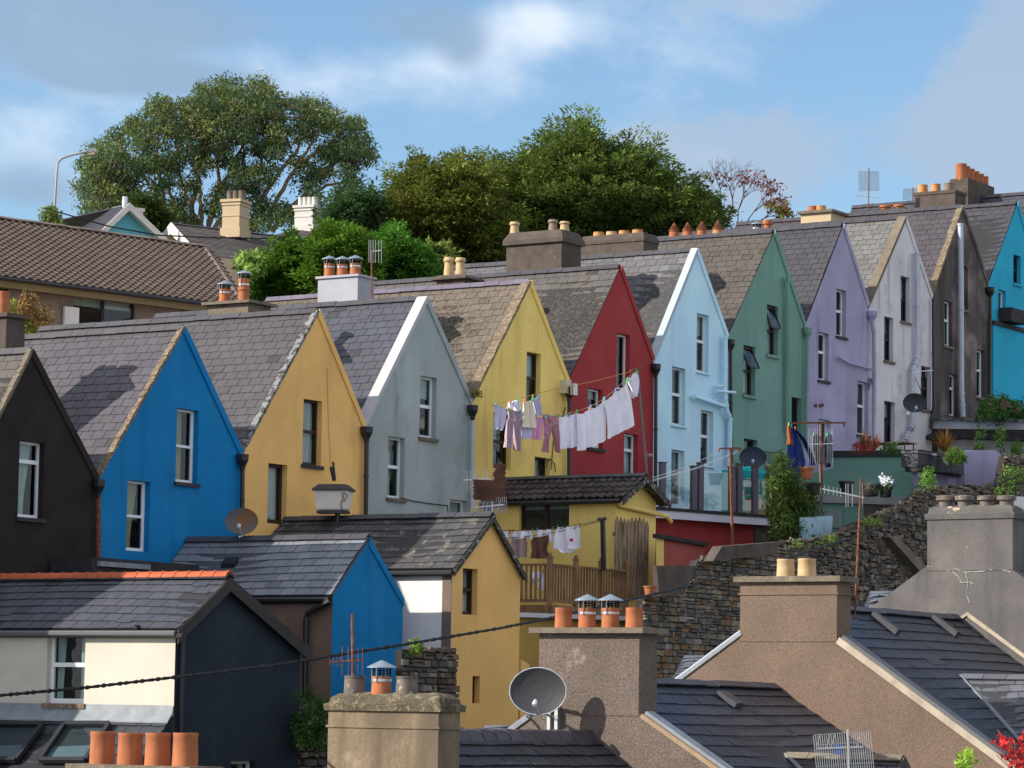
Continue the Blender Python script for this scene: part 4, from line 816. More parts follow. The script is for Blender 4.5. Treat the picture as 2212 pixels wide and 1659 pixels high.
def stonewall(pts, off, th, name, label, cols, sz=(.30, .15), rough=.3, dark=1., seed=1, group=None, gap=.012):
    """random-coursed stones laid in front of a mortar core"""
    P_ = [hG(x, y, off) for x, y in pts]; o = P_[0]; uv = [((p-o).dot(D), (p-o).z) for p in P_]; rnd = random.Random(seed)
    root = T(name, label, 'wall', V3((o.x, o.y, min(p.z for p in P_)))); mb = MB(); mb.prism(P_, RB*th); mb.build('mortar_core', mortar, root)
    lo_u, hi_u = min(u for u, v in uv), max(u for u, v in uv); lo_v, hi_v = min(v for u, v in uv), max(v for u, v in uv); lo_v = max(lo_v, hi_v-6.5); mb = MB(); v = hi_v
    while v > lo_v:
        h = sz[1]*rnd.uniform(.65, 1.45); u = lo_u-rnd.uniform(0, .2); sag = rnd.uniform(-.02, .02)
        while u < hi_u:
            w = sz[0]*rnd.uniform(.4, 1.5); n_ = 2 if (rnd.random() < .25 and h > sz[1]) else 1
            for q in range(n_):
                hh = h/n_; cu, cv_ = u+w/2, v-hh*(q+.5)
                if inpoly2(cu, cv_-rnd.uniform(0, .09), uv):
                    c = rnd.choice(cols); g = rnd.uniform(.7, 1.2)*dark; mb.tn = tuple(x*g*1.1 for x in c); pr = rnd.uniform(.01, .05)*(.5+rough)*1.6; jj = lambda: rnd.uniform(-1, 1)*rough*.06
                    q0 = [o+D*(u+gap+jj())+Z*(v-hh*(q+1)+gap+jj()), o+D*(u+w-gap+jj())+Z*(v-hh*(q+1)+gap+jj()), o+D*(u+w-gap+jj())+Z*(v-hh*q-gap+jj()), o+D*(u+gap+jj())+Z*(v-hh*q-gap+jj())]; ctr_ = (q0[0]+q0[1]+q0[2]+q0[3])/4
                    q1 = [lerp(p, ctr_, .12)+NG*(pr+rnd.uniform(-.012, .012)) for p in q0]
                    for k in range(4): mb.face([q0[k], q0[(k+1) % 4], q1[(k+1) % 4], q1[k]])
                    mb.face(q1)
            u += w
        v -= h
    mb.tn = (1, 1, 1); mb.build('stonework', mason, root); return root
def inpoly2(x, y, poly):
    c = False; j = len(poly)-1
    for i in range(len(poly)):
        xi, yi = poly[i]; xj, yj = poly[j]
        if (yi > y) != (yj > y) and x < (xj-xi)*(y-yi)/(yj-yi)+xi: c = not c
        j = i
    return c
CM = [(.15, .13, .11), (.10, .09, .085), (.18, .145, .095), (.125, .115, .105), (.16, .095, .05), (.085, .08, .08), (.2, .18, .155), (.12, .10, .08)]; CR = [(.10, .09, .08), (.06, .055, .05), (.14, .11, .09), (.08, .07, .07), (.12, .09, .06), (.17, .15, .13)]
def gwall(pts, off, th, name, label, cat, mat, group=None, up_=None):
    mb = MB(); mb.prism([hG(x, y, off) for x, y in pts], RB*th); return mb.thing(name, label, cat, mat, group)
stonewall([(1390, 1292), (1482, 1278), (1508, 1212), (1560, 1196), (1640, 1190), (1735, 1180), (1735, 1500), (1660, 1700), (1390, 1700)], 7.5, .2, 'retaining_wall', 'retaining wall of neat multicoloured stones behind the chimneys', CM, (.27, .105), .25, gap=.008)
stonewall([(1640, 1186), (1690, 1172), (1800, 1160), (1838, 1135), (1900, 1110), (1965, 1082), (1992, 1055), (2060, 1050), (2160, 1052), (2172, 985), (2330, 1000), (2330, 1500), (1640, 1500)], 7.0, .2, 'rubble_wall', 'dark overgrown rubble wall behind the grey chimney', CR, (.24, .1), .55, seed=2, gap=.006)
gwall([(1418, 1222), (1505, 1222), (1478, 1284), (1424, 1284)], 8.0, .12, 'concrete_block', 'dark sloping concrete block at the corner of the stone wall', 'block', M['concd'])
gwall([(1560, 1180), (1690, 1170), (1670, 1198), (1540, 1212)], 8.0, .25, 'concrete_ledge', 'grey concrete ledge on top of the neat stone wall', 'ledge', M['concd'])
gwall([(1922, 1160), (1938, 1158), (2010, 1232), (1995, 1242)], 7.3, .3, 'sloping_coping', 'grey sloping coping running down the dark rubble wall', 'coping', M['conc'])
stonewall([(868, 1403), (985, 1400), (985, 1640), (868, 1640)], ANX['och'][4]+1.2, .15, 'rubble_wall', 'dark rubble wall below the white side wall', CR, (.26, .13), .3, seed=3)
p = ANX['blue'][2]
stonewall([(560, 1520), (735, 1520), (735, 1900), (560, 1900)], ANX['blue'][4]+1.5, .6, 'rubble_wall', 'dark rubble wall low beside the broad stained chimney', CR, (.24, .17), .5, seed=4)
gwall([(1100, 1328), (1600, 1346), (1600, 1700), (1100, 1700)], ANX['prim'][4]+.8, .4, 'yard_wall', 'low ochre yard wall with a white coping under the balcony', 'wall', paint('deep_ochre_wall', (.50, .33, .09)))  # even ochre, deeper than the gable paint
gwall([(1100, 1322), (1610, 1341), (1610, 1349), (1100, 1332)], ANX['prim'][4]+.95, .6, 'wall_coping', 'long white coping running behind the capped pots', 'coping', M['white_r'])
# red store with the glass-railed roof terrace
dd_ = V3((math.cos(R_(40)), math.sin(R_(40)), 0)); dn_ = V3((math.sin(R_(40)), -math.cos(R_(40)), 0)); db_ = -dn_
a = hG(1405, 1097, 2.5); hs = lambda x, y, o=0.: hit(x, y, a+dn_*o, dn_); b = hs(1645, 1106); zt_ = a.z; w_ = (b-a).dot(dd_)
st = T('red_store', 'flat-roofed dark red store with white fascia under the glass balustrade', 'store', a-Z*3.5)
mb = MB(); mb.box(a-Z*3.6, dd_*w_, db_*1.8, Z*3.4); mb.build('wall', M['red_r'], st)
mb = MB(); mb.box(a-dd_*.3+dn_*.22-Z*.26, dd_*(w_+1.2), db_*2.2, Z*.2); f = mb.build('fascia', M['clad'], st)
mb = MB(); mb.box(a-dd_*.3+dn_*.25-Z*.06, dd_*(w_+1.2), db_*2.3, Z*.08); mb.build('roof', M['felt'], st)
mb = MB(); mb.box(a+dd_*(w_*.93)+dn_*.05-Z*3.6, dd_*1.5, db_*1.7, Z*3.33); mb.build('pier', M['concd'], st)
l_ = T('coal_shed', 'small red and yellow shed with a sloping black roof', 'shed', hG(1470, 1230, 4.5)-Z)
mb = MB(); mb.prism([hG(x, y, 4.6) for x, y in ((1434, 1160), (1521, 1176), (1521, 1260), (1434, 1260))], RB*.1); mb.build('wall', mk('faded_red', (.36, .09, .075), .9, .1), l_)
mb = MB(); mb.prism([hG(x, y, 4.7) for x, y in ((1422, 1153), (1530, 1172), (1530, 1180), (1422, 1162))], RB*.16); mb.build('roof', M['felt'], l_)
mb = MB(); mb.prism([hG(x, y, 4.62) for x, y in ((1418, 1162), (1434, 1165), (1434, 1260), (1420, 1260))], RB*.02); mb.build('side_wall', MATS['primrose_paint'], l_)
bal = T('glass_balustrade', 'glass balustrade with slate grey posts on the store roof', 'balustrade', a)
posts = [(1434, 1000), (1502, 1008), (1516, 1001), (1584, 1010), (1600, 1003), (1634, 1007), (1666, 1011)]
pp = []
for x, yt in posts:
    o = hs(x, 1100, .05); o.z = zt_; h = hs(x, yt, .05).z-zt_; pp.append((o, h)); mb = MB(); mb.box(o-dd_*.09, dd_*.16, db_*.12, Z*h); mb.box(o-dd_*.11-db_*.02+Z*h, dd_*.2, db_*.16, Z*.03); mb.build('post', mk('slate_grey_post', (.10, .10, .13), .6, .05), bal)
def thin(name, col):
    mt = bpy.data.materials.new(name); mt.use_nodes = True; t = mt.node_tree; t.nodes.clear(); out = nd(t, 'ShaderNodeOutputMaterial'); g = nd(t, 'ShaderNodeBsdfGlossy'); g.inputs['Roughness'].default_value = .03
    tr = nd(t, 'ShaderNodeBsdfTransparent'); tr.inputs[0].default_value = col; mx = nd(t, 'ShaderNodeMixShader', i_0=.1); t.links.new(tr.outputs[0], mx.inputs[1]); t.links.new(g.outputs[0], mx.inputs[2]); t.links.new(mx.outputs[0], out.inputs[0]); return mt
BG_ = thin('balustrade_glass', (.80, .88, .87, 1))
for (i, j) in ((0, 1), (2, 3), (3, 4), (4, 5), (5, 6)):
    o, h = pp[i]; q, h2 = pp[j]; mb = MB(); mb.box(o+dd_*.1+db_*.05+Z*.08, (q-o)-dd_*.2, db_*.012, Z*(min(h, h2)-.22)); mb.build('glass_panel', BG_, bal)
h0 = hs(1604, 1013, -1.0); h1 = hs(1662, 1013, -1.0); w_ = (h1-h0).dot(dd_); hut = T('garden_hut', 'turquoise garden hut with a cream window behind the glass', 'hut', V3((h0.x, h0.y, zt_)))
tq = mk('turquoise_boards', (.02, .50, .50), .8, .1); hz = h0.z-zt_
mb = MB(); mb.prism([V3((h0.x, h0.y, zt_)), V3((h0.x, h0.y, zt_))+dd_*w_, h0+dd_*w_-Z*.05, h0+dd_*w_*.4+Z*.1, h0], db_*.8); mb.build('wall', tq, hut)
mb = MB(); o = h0+dd_*.05-Z*.3+dn_*.02
for (x, y, ww, hh) in ((0, 0, .75, .06), (0, -.4, .75, .06), (0, -.4, .06, .46), (.7, -.4, .06, .46)): mb.box(o+dd_*x+Z*y, dd_*ww, db_*.03, Z*hh)
wf = mb.build('window', mk('cream_trim', (.7, .66, .5), .7, .05), hut); g = MB(); g.face([o+Z*.05+dn_*.005, o+dd_*.7+Z*.05+dn_*.005, o+dd_*.7-Z*.38+dn_*.005, o-Z*.38+dn_*.005]); g.build('glass_pane', GLASS, wf)
mb = MB()
for k in range(40): mb.tube([o+dd_*(k*w_/42)-Z*.46+dn_*.04, o+dd_*(k*w_/42+random.uniform(-.02, .02))-Z*.9+dn_*.04], .018, 4)
mb.build('bamboo_screen', mk('bamboo', (.5, .36, .2), .9, .2), hut)
# green terrace walls, ledges, planters: walls that run out from the row towards the viewer
gw = M['green_r']; TG = hG(1745, 1030, .6)
def dwall(pts, sh, th, name, label, cat, mat, anchor=None):
    mb = MB(); pl = (anchor or TG)-D*sh; mb.prism([hD(x, y, pl) for x, y in pts], D*th); return mb.thing(name, label, cat, mat)
dwall([(1800, 986), (1984, 984), (1987, 1034), (1992, 1038), (1992, 1092), (1745, 1092), (1745, 1030), (1800, 1030)], 0, .4, 'terrace_wall', 'sea green painted wall below the roof terrace planters', 'wall', gw)
dwall([(1738, 1026), (1800, 1012), (1992, 1040), (1992, 1130), (1738, 1130)], .7, .3, 'terrace_wall', 'lower sea green wall with plant pots in front', 'wall', gw)
dwall([(1736, 1068), (1978, 1074), (1978, 1092), (1736, 1084)], 1.2, .5, 'stone_ledge', 'grey concrete ledge carrying black plant pots', 'ledge', mk('grey_ledge', (.28, .27, .28), .9, .15))
dwall([(1745, 1085), (1880, 1087), (1880, 1170), (1745, 1170)], 1.1, .3, 'yard_wall', 'low sea green yard wall with a dark opening', 'wall', gw)
dwall([(1866, 1089), (1992, 1092), (1950, 1180), (1866, 1180)], 1.15, .3, 'render_patch', 'dull brown rendered wall under the concrete ledge', 'wall', M['concd'])
dwall([(1768, 1100), (1820, 1100), (1820, 1140), (1768, 1140)], 1.15, .1, 'hatch', 'pale hatch in the low green wall', 'hatch', mk('pale_hatch', (.2, .25, .25), .8, .1))
gwall([(1730, 1118), (1799, 1114), (1797, 1150), (1765, 1170), (1730, 1172)], 6.0, .05, 'garden_wall', 'low pale blue painted garden wall beside the bamboo', 'wall', paint('faded_blue_paint', (.33, .5, .6)))
gwall([(2082, 978), (2110, 972), (2150, 972), (2162, 982), (2165, 1046), (2085, 1048)], 5.4, .4, 'garden_wall', 'rounded lilac painted wall among the plants', 'wall', M['lilac_r'])
gwall([(1990, 1004), (2096, 1012), (2098, 1032), (1990, 1018)], 5.3, .5, 'terrace_beam', 'black beam under the grey planters', 'beam', M['felt'])
dwall([(1794, 974), (1990, 971), (1990, 985), (1794, 987)], .06, 4., 'terrace_deck', 'black edged roof terrace deck above the green wall', 'deck', M['felt'])
gwall([(1990, 1016), (2096, 1030), (2090, 1060), (1995, 1050)], 5.2, .3, 'render_patch', 'pinkish grey wall below the black beam', 'wall', M['lilac_r'])
# flat-roofed extension running out from between the two gables
ex = T('flat_roof_extension', 'flat-roofed extension with a pale blue-grey fascia and dark shaded front', 'extension', hG(2012, 960, .1)); XA = hG(2014, 905, .05)
mb = MB(); mb.prism([hD(x, y, XA) for x, y in ((2014, 905), (2330, 911), (2330, 930), (2014, 926))], D*5); mb.build('fascia', mk('pale_blue_fascia', (.42, .47, .55), .8, .15, 2, .3, 20), ex)
mb = MB(); mb.prism([hD(x, y, XA-D*.12) for x, y in ((2008, 902), (2330, 908), (2330, 913), (2008, 907))], D*5.3); mb.build('roof', M['oldpaint'], ex)
mb = MB(); mb.prism([hD(x, y, XA+D*.5) for x, y in ((2014, 924), (2330, 928), (2330, 1010), (2014, 1010))], D*4); mb.build('wall', M['pale_r'], ex)
mb = MB(); mb.prism([hD(x, y, XA-D*.4) for x, y in ((1996, 943), (2030, 927), (2330, 938), (2330, 955), (2060, 945), (2000, 950))], D*.8); mb.build('canopy', M['felt'], ex)
te = T('flat_roof_extension', 'turquoise lower extension with a black coping at the right edge', 'extension', hG(2170, 860, 1.2))
o = hG(2146, 700, .14); mb = MB(); mb.box(o-Z*3.9, D*5, RB*.13, Z*3.9); mb.build('wall', M['turq_r'], te); mb = MB(); mb.box(o-D*.05+NG*.06-Z*.02, D*5.2, RB*.19, Z*.14); mb.build('coping', M['felt'], te)
o = hG(2185, 700, .5); mb = MB(); mb.box(o+Z*.12, D*1.3, RB*.45, Z*.45); mb.thing('roof_tank', 'small black tank on the turquoise extension', 'tank', M['felt'])
# low dark shed behind the orange ridge
mb = MB(); o = hG(200, 1203, 1.2); mb.box(o-Z*2, D*3.5, RB*1.1, Z*2); sh = mb.thing('low_shed', 'low black felted shed at the foot of the bright blue house', 'shed', M['felt'])
mb = MB(); o = hG(218, 1212, 1.3); mb.box(o-Z*.1, D*1.6, RB*.1, Z*.1); mb.build('flashing', M['lead'], sh)
# ---------------------------------------------------------------- water tank
tk = T('water_tank', 'grubby white plastic water tank with a black lid in front of the ochre gable', 'tank', hG(720, 1112, 1.5))
c = hG(720, 1100, 1.5); X_ = V3((.985, -.17, 0)); Y_ = V3((.17, .985, 0)); h = .44; mb = MB()
lo = [c-X_*.34-Y_*.22, c+X_*.34-Y_*.22, c+X_*.34+Y_*.22, c-X_*.34+Y_*.22]; hi = [c+(p-c)*1.15+Z*h for p in lo]; lo2 = [c+(p-c)*.9-Z*.03 for p in lo]
for k in range(4): mb.face([lo[k], lo[(k+1) % 4], hi[(k+1) % 4], hi[k]]); mb.face([lo2[k], lo2[(k+1) % 4], lo[(k+1) % 4], lo[k]])
mb.face(lo2[::-1]); mb.build('tank_body', mk('grubby_white_plastic', (.66, .60, .52), .6, .1, 3, .1, blot=[((.25, .2, .16), 4, .62, .7, .5)]), tk)
mb = MB(); h2 = [c+(p-c-Z*h)*1.12+Z*h for p in hi]; h3 = [c+(p-c-Z*h)*.78+Z*(h+.11) for p in hi]
for k in range(4): mb.face([h2[k], h2[(k+1) % 4], h3[(k+1) % 4], h3[k]]); mb.face([h2[k]-Z*.04, h2[(k+1) % 4]-Z*.04, h2[(k+1) % 4], h2[k]])
mb.face(h3); mb.face([p-Z*.04 for p in h2]); mb.build('lid', M['blackp'], tk)
mb = MB(); mb.box(c-X_*.34-Y_*.2-Z*.1, X_*.68, Y_*.4, Z*.06); mb.tube([c+X_*.1-Z*.9, c+X_*.1-Z*.08], .06, 8); mb.build('stand', M['blackp'], tk)
mb = MB(); q_ = c+X_*.26-Y_*.27; mb.tube([q_+Z*.36, q_+Z*.26+X_*.02, q_+Z*.1-X_*.03, q_-Z*.05], .01, 5); mb.tube([q_+X_*.04+Z*.36, q_+X_*.12+Z*.28, q_+X_*.03+Z*.15], .01, 5); mb.build('cable', M['cable'], tk)
mb = MB(); mb.tube([c+Z*(h+.2), c-D*.1+Z*(h+.42), c-D*.12+Z*(h+.5)], .035, 6); mb.tube([c+D*.05+Z*(h+.2), c-D*.05+Z*(h+.62)], .025, 6); mb.build('pipe', M['blackp'], tk)
# ---------------------------------------------------------------- pipes on the row
PI_ = [0]
def pipe(k, pts, off, r, mat, hop=None, name='downpipe'):
    root = H[k][0]; mb = MB(); P = [hG(x, y, off) for x, y in pts]
    mb.tube(P, r, 10)
    for q in range(1, len(P)):
        for t in (.0, .5):
            a = lerp(P[q-1], P[q], t); d = (P[q]-P[q-1]).normalized(); mb.tube([a-d*.03, a+d*.03], r*1.2, 10)
    o = mb.build(name, mat, root, smooth=True)
    if hop:
        mb = MB(); c = P[0]; mb.lathe(c-Z*.05, [(r, -.22), (r*1.3, -.12), (r*2.6, .02), (r*2.8, .16), (r*2.3, .16), (0, .1)], 8); mb.build('hopper', M[hop] if hop in M else mat, o)
bp = M['blackp']
pipe('blue', [(213, 1047), (212.5, 1290)], .12, .05, M['rust'], 'blackp'); pipe('och', [(524, 992), (523, 1170)], .12, .05, bp, 'blackp'); pipe('sage', [(792, 932), (790, 1125)], .12, .055, bp, 'blackp')
pipe('yel', [(1021, 885), (1020, 1100)], .12, .05, M['greyp'], 'blackp'); pipe('red', [(1230, 845), (1229, 1050)], .15, .055, bp, 'blackp'); pipe('sky', [(1417, 795), (1416, 1060)], .12, .05, bp, 'blackp')
pipe('grn', [(1578, 742), (1580, 1000)], .12, .05, bp, 'blackp'); pipe('lil', [(1744, 716), (1741, 960)], .12, .05, M['green_r'], 'green_r')
pipe('pal', [(1884, 680), (1885, 705), (1887.5, 720), (1888.5, 810), (1887, 960)], .13, .06, M['lilac_r'], 'lilac_r'); pipe('cha', [(2016, 648), (2017, 880), (2013, 900), (2012, 925)], .12, .05, bp, None)
pipe('tur', [(2139, 628), (2138, 860)], .13, .06, bp, 'blackp')
sp = M['sky_r']; pipe('sky', [(1567, 728), (1566, 860), (1570, 890), (1577, 905), (1574, 1090)], .16, .07, sp, None, 'soil_pipe'); pipe('sky', [(1500, 857), (1568, 879)], .14, .06, sp, None, 'waste_pipe')
pipe('sky', [(1562, 833), (1548, 834), (1548, 861)], .12, .03, sp, None, 'waste_pipe'); pipe('sky', [(1550, 845), (1588, 848)], .2, .04, sp, None, 'waste_pipe')
gp_ = M['green_r']; pipe('grn', [(1760-58, 600), (1703, 855), (1704, 960)], .13, .05, gp_, None, 'soil_pipe'); pipe('grn', [(1694, 602), (1700, 625), (1699, 860), (1700, 930)], .12, .03, gp_, None, 'waste_pipe')
pp_ = M['greyp']; pipe('pal', [(1981, 548), (1982, 775), (1972, 800), (1971, 920), (1966, 930)], .16, .09, pp_, None, 'soil_pipe'); pipe('pal', [(1960, 935), (1958, 950)], .2, .09, pp_, None, 'waste_pipe')
pipe('cha', [(2075, 485), (2077, 850), (2080, 900)], .16, .09, pp_, None, 'soil_pipe')
pipe('lil', [(1812, 772), (1835, 785), (1884, 797)], .1, .035, M['lilac_r'], None, 'waste_pipe'); pipe('red', [(1398, 984), (1407, 984)], .3, .05, mk('pink_pipe', (.4, .2, .2)), None, 'waste_pipe')
pipe('och', [(708, 796), (709, 850), (711, 930), (716, 1010)], .02, .01, M['ochre_r'], None, 'wire')
mb = MB(); P_ = [hG(x, y, .02) for x, y in ((865, 1075), (890, 1082), (930, 1088), (967, 1092), (968, 1115))]; mb.tube(P_, .012, 5); mb.build('wire', M['cable'], H['sage'][0])
mb = MB(); P_ = [hG(x, y, .03) for x, y in ((1222, 880), (1215, 900), (1196, 950), (1190, 1015))]; mb.tube(P_, .012, 5); mb.build('wire', M['cable'], H['yel'][0])
mb = MB(); P_ = [hG(x, y, .03) for x, y in ((1180, 1010), (1182, 996), (1190, 992), (1198, 1002), (1200, 1020))]; mb.tube(P_, .012, 5); mb.build('wire', M['cable'], H['yel'][0])
# floodlight and alarm box on the yellow gable
mb = MB(); o = hG(1224, 820, .2); mb.box(o, D*.25, RB*.2, -Z*.35); fl = mb.thing('floodlight', 'cream floodlight at the top of the pipe between yellow and red gables', 'lamp', mk('cream_plastic', (.55, .5, .4), .5, .05))
mb = MB(); o = hG(1232, 828, .35); mb.box(o, D*.2, NG*.1, -Z*.3); mb.build('lens', M['alu'], fl)
# ---------------------------------------------------------------- dishes
def dish(name, label, x, y, pl, nrm, r, tilt, mat, arm, mount, legdown=.5, ell=.82):
    """pl: point; nrm: direction the bowl faces"""
    c = V3(pl); n = (nrm+Z*tilt).normalized(); a = n.cross(Z).normalized(); b = a.cross(n); mb = MB(); N_ = 36; rings = []
    for (k, dz) in ((0, -.16), (.35, -.14), (.65, -.095), (.85, -.045), (1, 0)):
        rings.append([c+a*math.cos(t)*r*k+b*math.sin(t)*r*k*ell+n*dz*r for t in (2*math.pi*i/N_ for i in range(N_))])
    for r0_, r1_ in zip(rings[:-1], rings[1:]):
        for i in range(N_): j = (i+1) % N_; mb.face([r0_[i], r0_[j], r1_[j], r1_[i]])
    for i in range(N_):
        j = (i+1) % N_; mb.face([rings[-1][i], rings[-1][j], rings[-1][j]-n*.015, rings[-1][i]-n*.015]); mb.face([rings[0][i]-n*.012, rings[1][i]-n*.02, rings[1][j]-n*.02, rings[0][j]-n*.012])
    root = T(name, label, 'satellite dish', c-b*r); mb.build('reflector', mat, root, smooth=True)
    mb = MB(); rp_ = [c+(a*math.cos(t)+b*math.sin(t)*ell)*r for t in (2*math.pi*i/N_ for i in range(N_+1))]; mb.tube(rp_, .008, 5); mb.build('rim', mat if r < .4 else M['greyp'], root)
    e = c-b*r*ell*.98+n*r*.0; tip = c-b*r*.45+n*r*.75; mb = MB(); mb.bar(e, tip, .035, .035); mb.build('arm', M['greyp'], root)
    mb = MB(); dd = (c-tip).normalized(); mb.tube([tip-dd*.05, tip+dd*.02, tip+dd*.1], [.03, .045, .03], 10); mb.build('receiver_head', M['greyp'], root)
    if mount:
        mb = MB(); bk = c-n*r*.2; mb.tube([bk, bk-n*.12, V3(mount)], .03, 8); mb.box(V3(mount)-a*.06-Z*.15, a*.12, -n*.05+Z*0, Z*.3); mb.build('bracket', M['steel'], root)
    return root
c = hit(1162, 1493, FP[2]-D*.65, D); wl = hit(1192, 1530, FP[2], D)
dish('satellite_dish', 'large dark grey satellite dish on the brown roughcast party wall', 0, 0, c, V3((-.15, -1, 0)), .455, .0, M['dishg'], 0, wl-D*.02)
mb = MB(); o = hit(1192, 1528, FP[2]-D*.1, D); mb.box(o-NG*.09-Z*.4, NG*.06, D*.1, Z*.42); mb.box(o+NG*.05-Z*.4, NG*.06, D*.1, Z*.42); mb.tube([c-Z*.3-D*-.1, wl-Z*.15], .02, 6); mb.thing('wall_bracket', 'galvanised bracket bolted to the brown wall below the large dish', 'bracket', M['steel'])
c = hG(521.5, 1126, 1.6); dish('satellite_dish', 'rust-stained satellite dish between bright blue and ochre gables', 0, 0, c, V3((-.1, -1, 0)), .355, .12, M['dishr'], 0, c-Z*.45+V3((0, .15, 0)), ell=.8)
c = hG(1976, 870, 1.4); dish('satellite_dish', 'charcoal satellite dish on the pale grey gable', 0, 0, c, V3((.05, -1, 0)), .36, -.1, mk('charcoal_dish', (.035, .038, .045), .5, .1), 0, hG(1962, 886, .05), ell=.8)
c = hG(1626, 988, 1.2); dish('satellite_dish', 'dark navy satellite dish low on the sea green gable', 0, 0, c, V3((-.05, -1, 0)), .37, .1, mk('navy_dish', (.02, .035, .06), .5, .1), 0, hG(1626, 1000, .05), ell=.8)
# ---------------------------------------------------------------- overhead cable
pts = [(-60, 1508, 43), (0, 1502, 44), (188, 1485, 45), (376, 1463, 46), (594, 1437, 48.5), (868, 1393, 51), (1080, 1357, 54.5), (1198, 1333, 57), (1348, 1298, 61), (1496, 1263, 65), (1644, 1223, 69), (1830, 1165, 75), (2001, 1105, 80), (2103, 1066, 84), (2212, 1022, 88), (2300, 985, 91)]
P_ = [atY(*p) for p in pts]; fine = []
for a, b, i in zip(P_[:-1], P_[1:], range(99)):
    n_ = 16
    for k in range(n_): fine.append(lerp(a, b, k/n_))
mb = MB(); mb.tube(fine, .02, 6)
mb.tube([p+Z*.02*math.sin(i*2.2)+V3((0, .02*math.cos(i*2.2), 0)) for i, p in enumerate(fine)], .015, 5); mb.tube([p-Z*.02*math.sin(i*2.2)-V3((0, .02*math.cos(i*2.2), 0)) for i, p in enumerate(fine)], .015, 5)
mb.thing('overhead_cable', 'twisted black cable sagging across the whole scene', 'cable', M['cable'])
# ---------------------------------------------------------------- aerials
def aerial(label, base, top, boom=None, els=(), grid=None, mat=None, pr=.02, mm=None):
    """base/top: mast ends; boom: (a, b) world; els: list of (point, half vector); grid: list of (corner, u, v, nu, nv)"""
    root = T('tv_aerial', label, 'aerial', base); mb = MB(); mb.tube([base, top], pr, 7); mb.build('mast', mm or M['rust'], root)
    m_ = mat or M['alu']
    if boom:
        mb = MB(); mb.bar(boom[0], boom[1], .025, .025); mb.build('boom', m_, root)
    if els:
        mb = MB()
        for p, h in els: mb.tube([p-h, p+h], .006, 4)
        mb.build('element', m_, root); root.children[-1]['kind'] = 'stuff' if len(els) > 100 else ''
        if root.children[-1]['kind'] == '': del root.children[-1]['kind']
    if grid:
        for (c0_, u, v, nu, nv) in grid:
            mb = MB()
            for k in range(nu+1): mb.tube([c0_+u*(k/nu), c0_+u*(k/nu)+v], .0055, 4)
            for k in range(nv+1): mb.tube([c0_+v*(k/nv), c0_+v*(k/nv)+u], .0055, 4)
            mb.build('reflector_grid', m_, root)
    return root
def P_at(x, y, p, n=None): return hit(x, y, p, n or V3((0, 1, 0)))
# behind broad chimney
q = FP[1]+D*.9; A1 = lambda x, y: P_at(x, y, q)
aerial('rusty yagi aerial standing behind the broad stained chimney', A1(762, 1470), A1(761, 1326), (A1(710, 1430), A1(785, 1426)), [(A1(x, 1428), (A1(x, y0)-A1(x, y1))/2) for x, y0, y1 in ((712, 1438, 1422), (720, 1440, 1422), (728, 1442, 1420), (735, 1442, 1420), (739, 1460, 1398), (752, 1460, 1398), (773, 1458, 1398), (783, 1458, 1398))], mat=M['rust'])
# low right with blue box
q = at_hor(1800, 47); A2 = lambda x, y: P_at(x, y, q)
r_ = aerial('silver grid aerial with a blue box near the bottom right', A2(1835, 1720), A2(1831, 1575), (A2(1765, 1617), A2(1865, 1613)), [(A2(x, 1600), (A2(x+6, 1585)-A2(x-2, 1615))/2) for x in (1768, 1790, 1800, 1835, 1855)], [(A2(1757, 1588), A2(1880, 1579)-A2(1757, 1588), A2(1768, 1650)-A2(1757, 1588)+Z*-.35, 26, 5)], mm=M['alu'])
mb = MB(); o = A2(1802, 1608); mb.box(o, V3((.12, 0, 0)), V3((0, .06, 0)), -Z*.14); mb.build('blue_box', mk('blue_plastic', (.01, .08, .45), .4, 0, bump=0), r_)
# on sage ridge behind the lavender chimney
q = rp('sage', 803)+D*.5; A3_ = lambda x, y: P_at(x, y, q)
aerial('thin aerial beside the lavender chimney', A3_(803, 648), A3_(803, 540), (A3_(800, 543), A3_(823, 541)), [(A3_(x, 543), (A3_(x, 517)-A3_(x, 566))/2) for x in (797, 801, 806, 811, 818, 824)])
# skyline aerial with wide wire mesh
q = rp('tur', 1870); A4_ = lambda x, y: P_at(x, y, q)
aerial('tall skyline aerial with a wire mesh panel and a white yagi', A4_(1876, 470), A4_(1877, 363), (A4_(1850, 421), A4_(1901, 428)), [(A4_(x, 420+(x-1850)*.14), (A4_(x+5, 403)-A4_(x-3, 437))/2) for x in (1851, 1855, 1859, 1863, 1867, 1871, 1875, 1886, 1893, 1899)], [(A4_(1854, 370), A4_(1899, 370)-A4_(1854, 370), A4_(1855, 412)-A4_(1854, 370), 4, 26)])
q = rp('end', 1970); A5_ = lambda x, y: P_at(x, y, q)
aerial('mesh aerial beside the topmost chimney', A5_(1972, 440), A5_(1972, 404), (A5_(1955, 407), A5_(1975, 409)), (), [(A5_(1950, 409), A5_(1985, 406)-A5_(1950, 409), A5_(1950, 432)-A5_(1950, 409), 3, 16)])
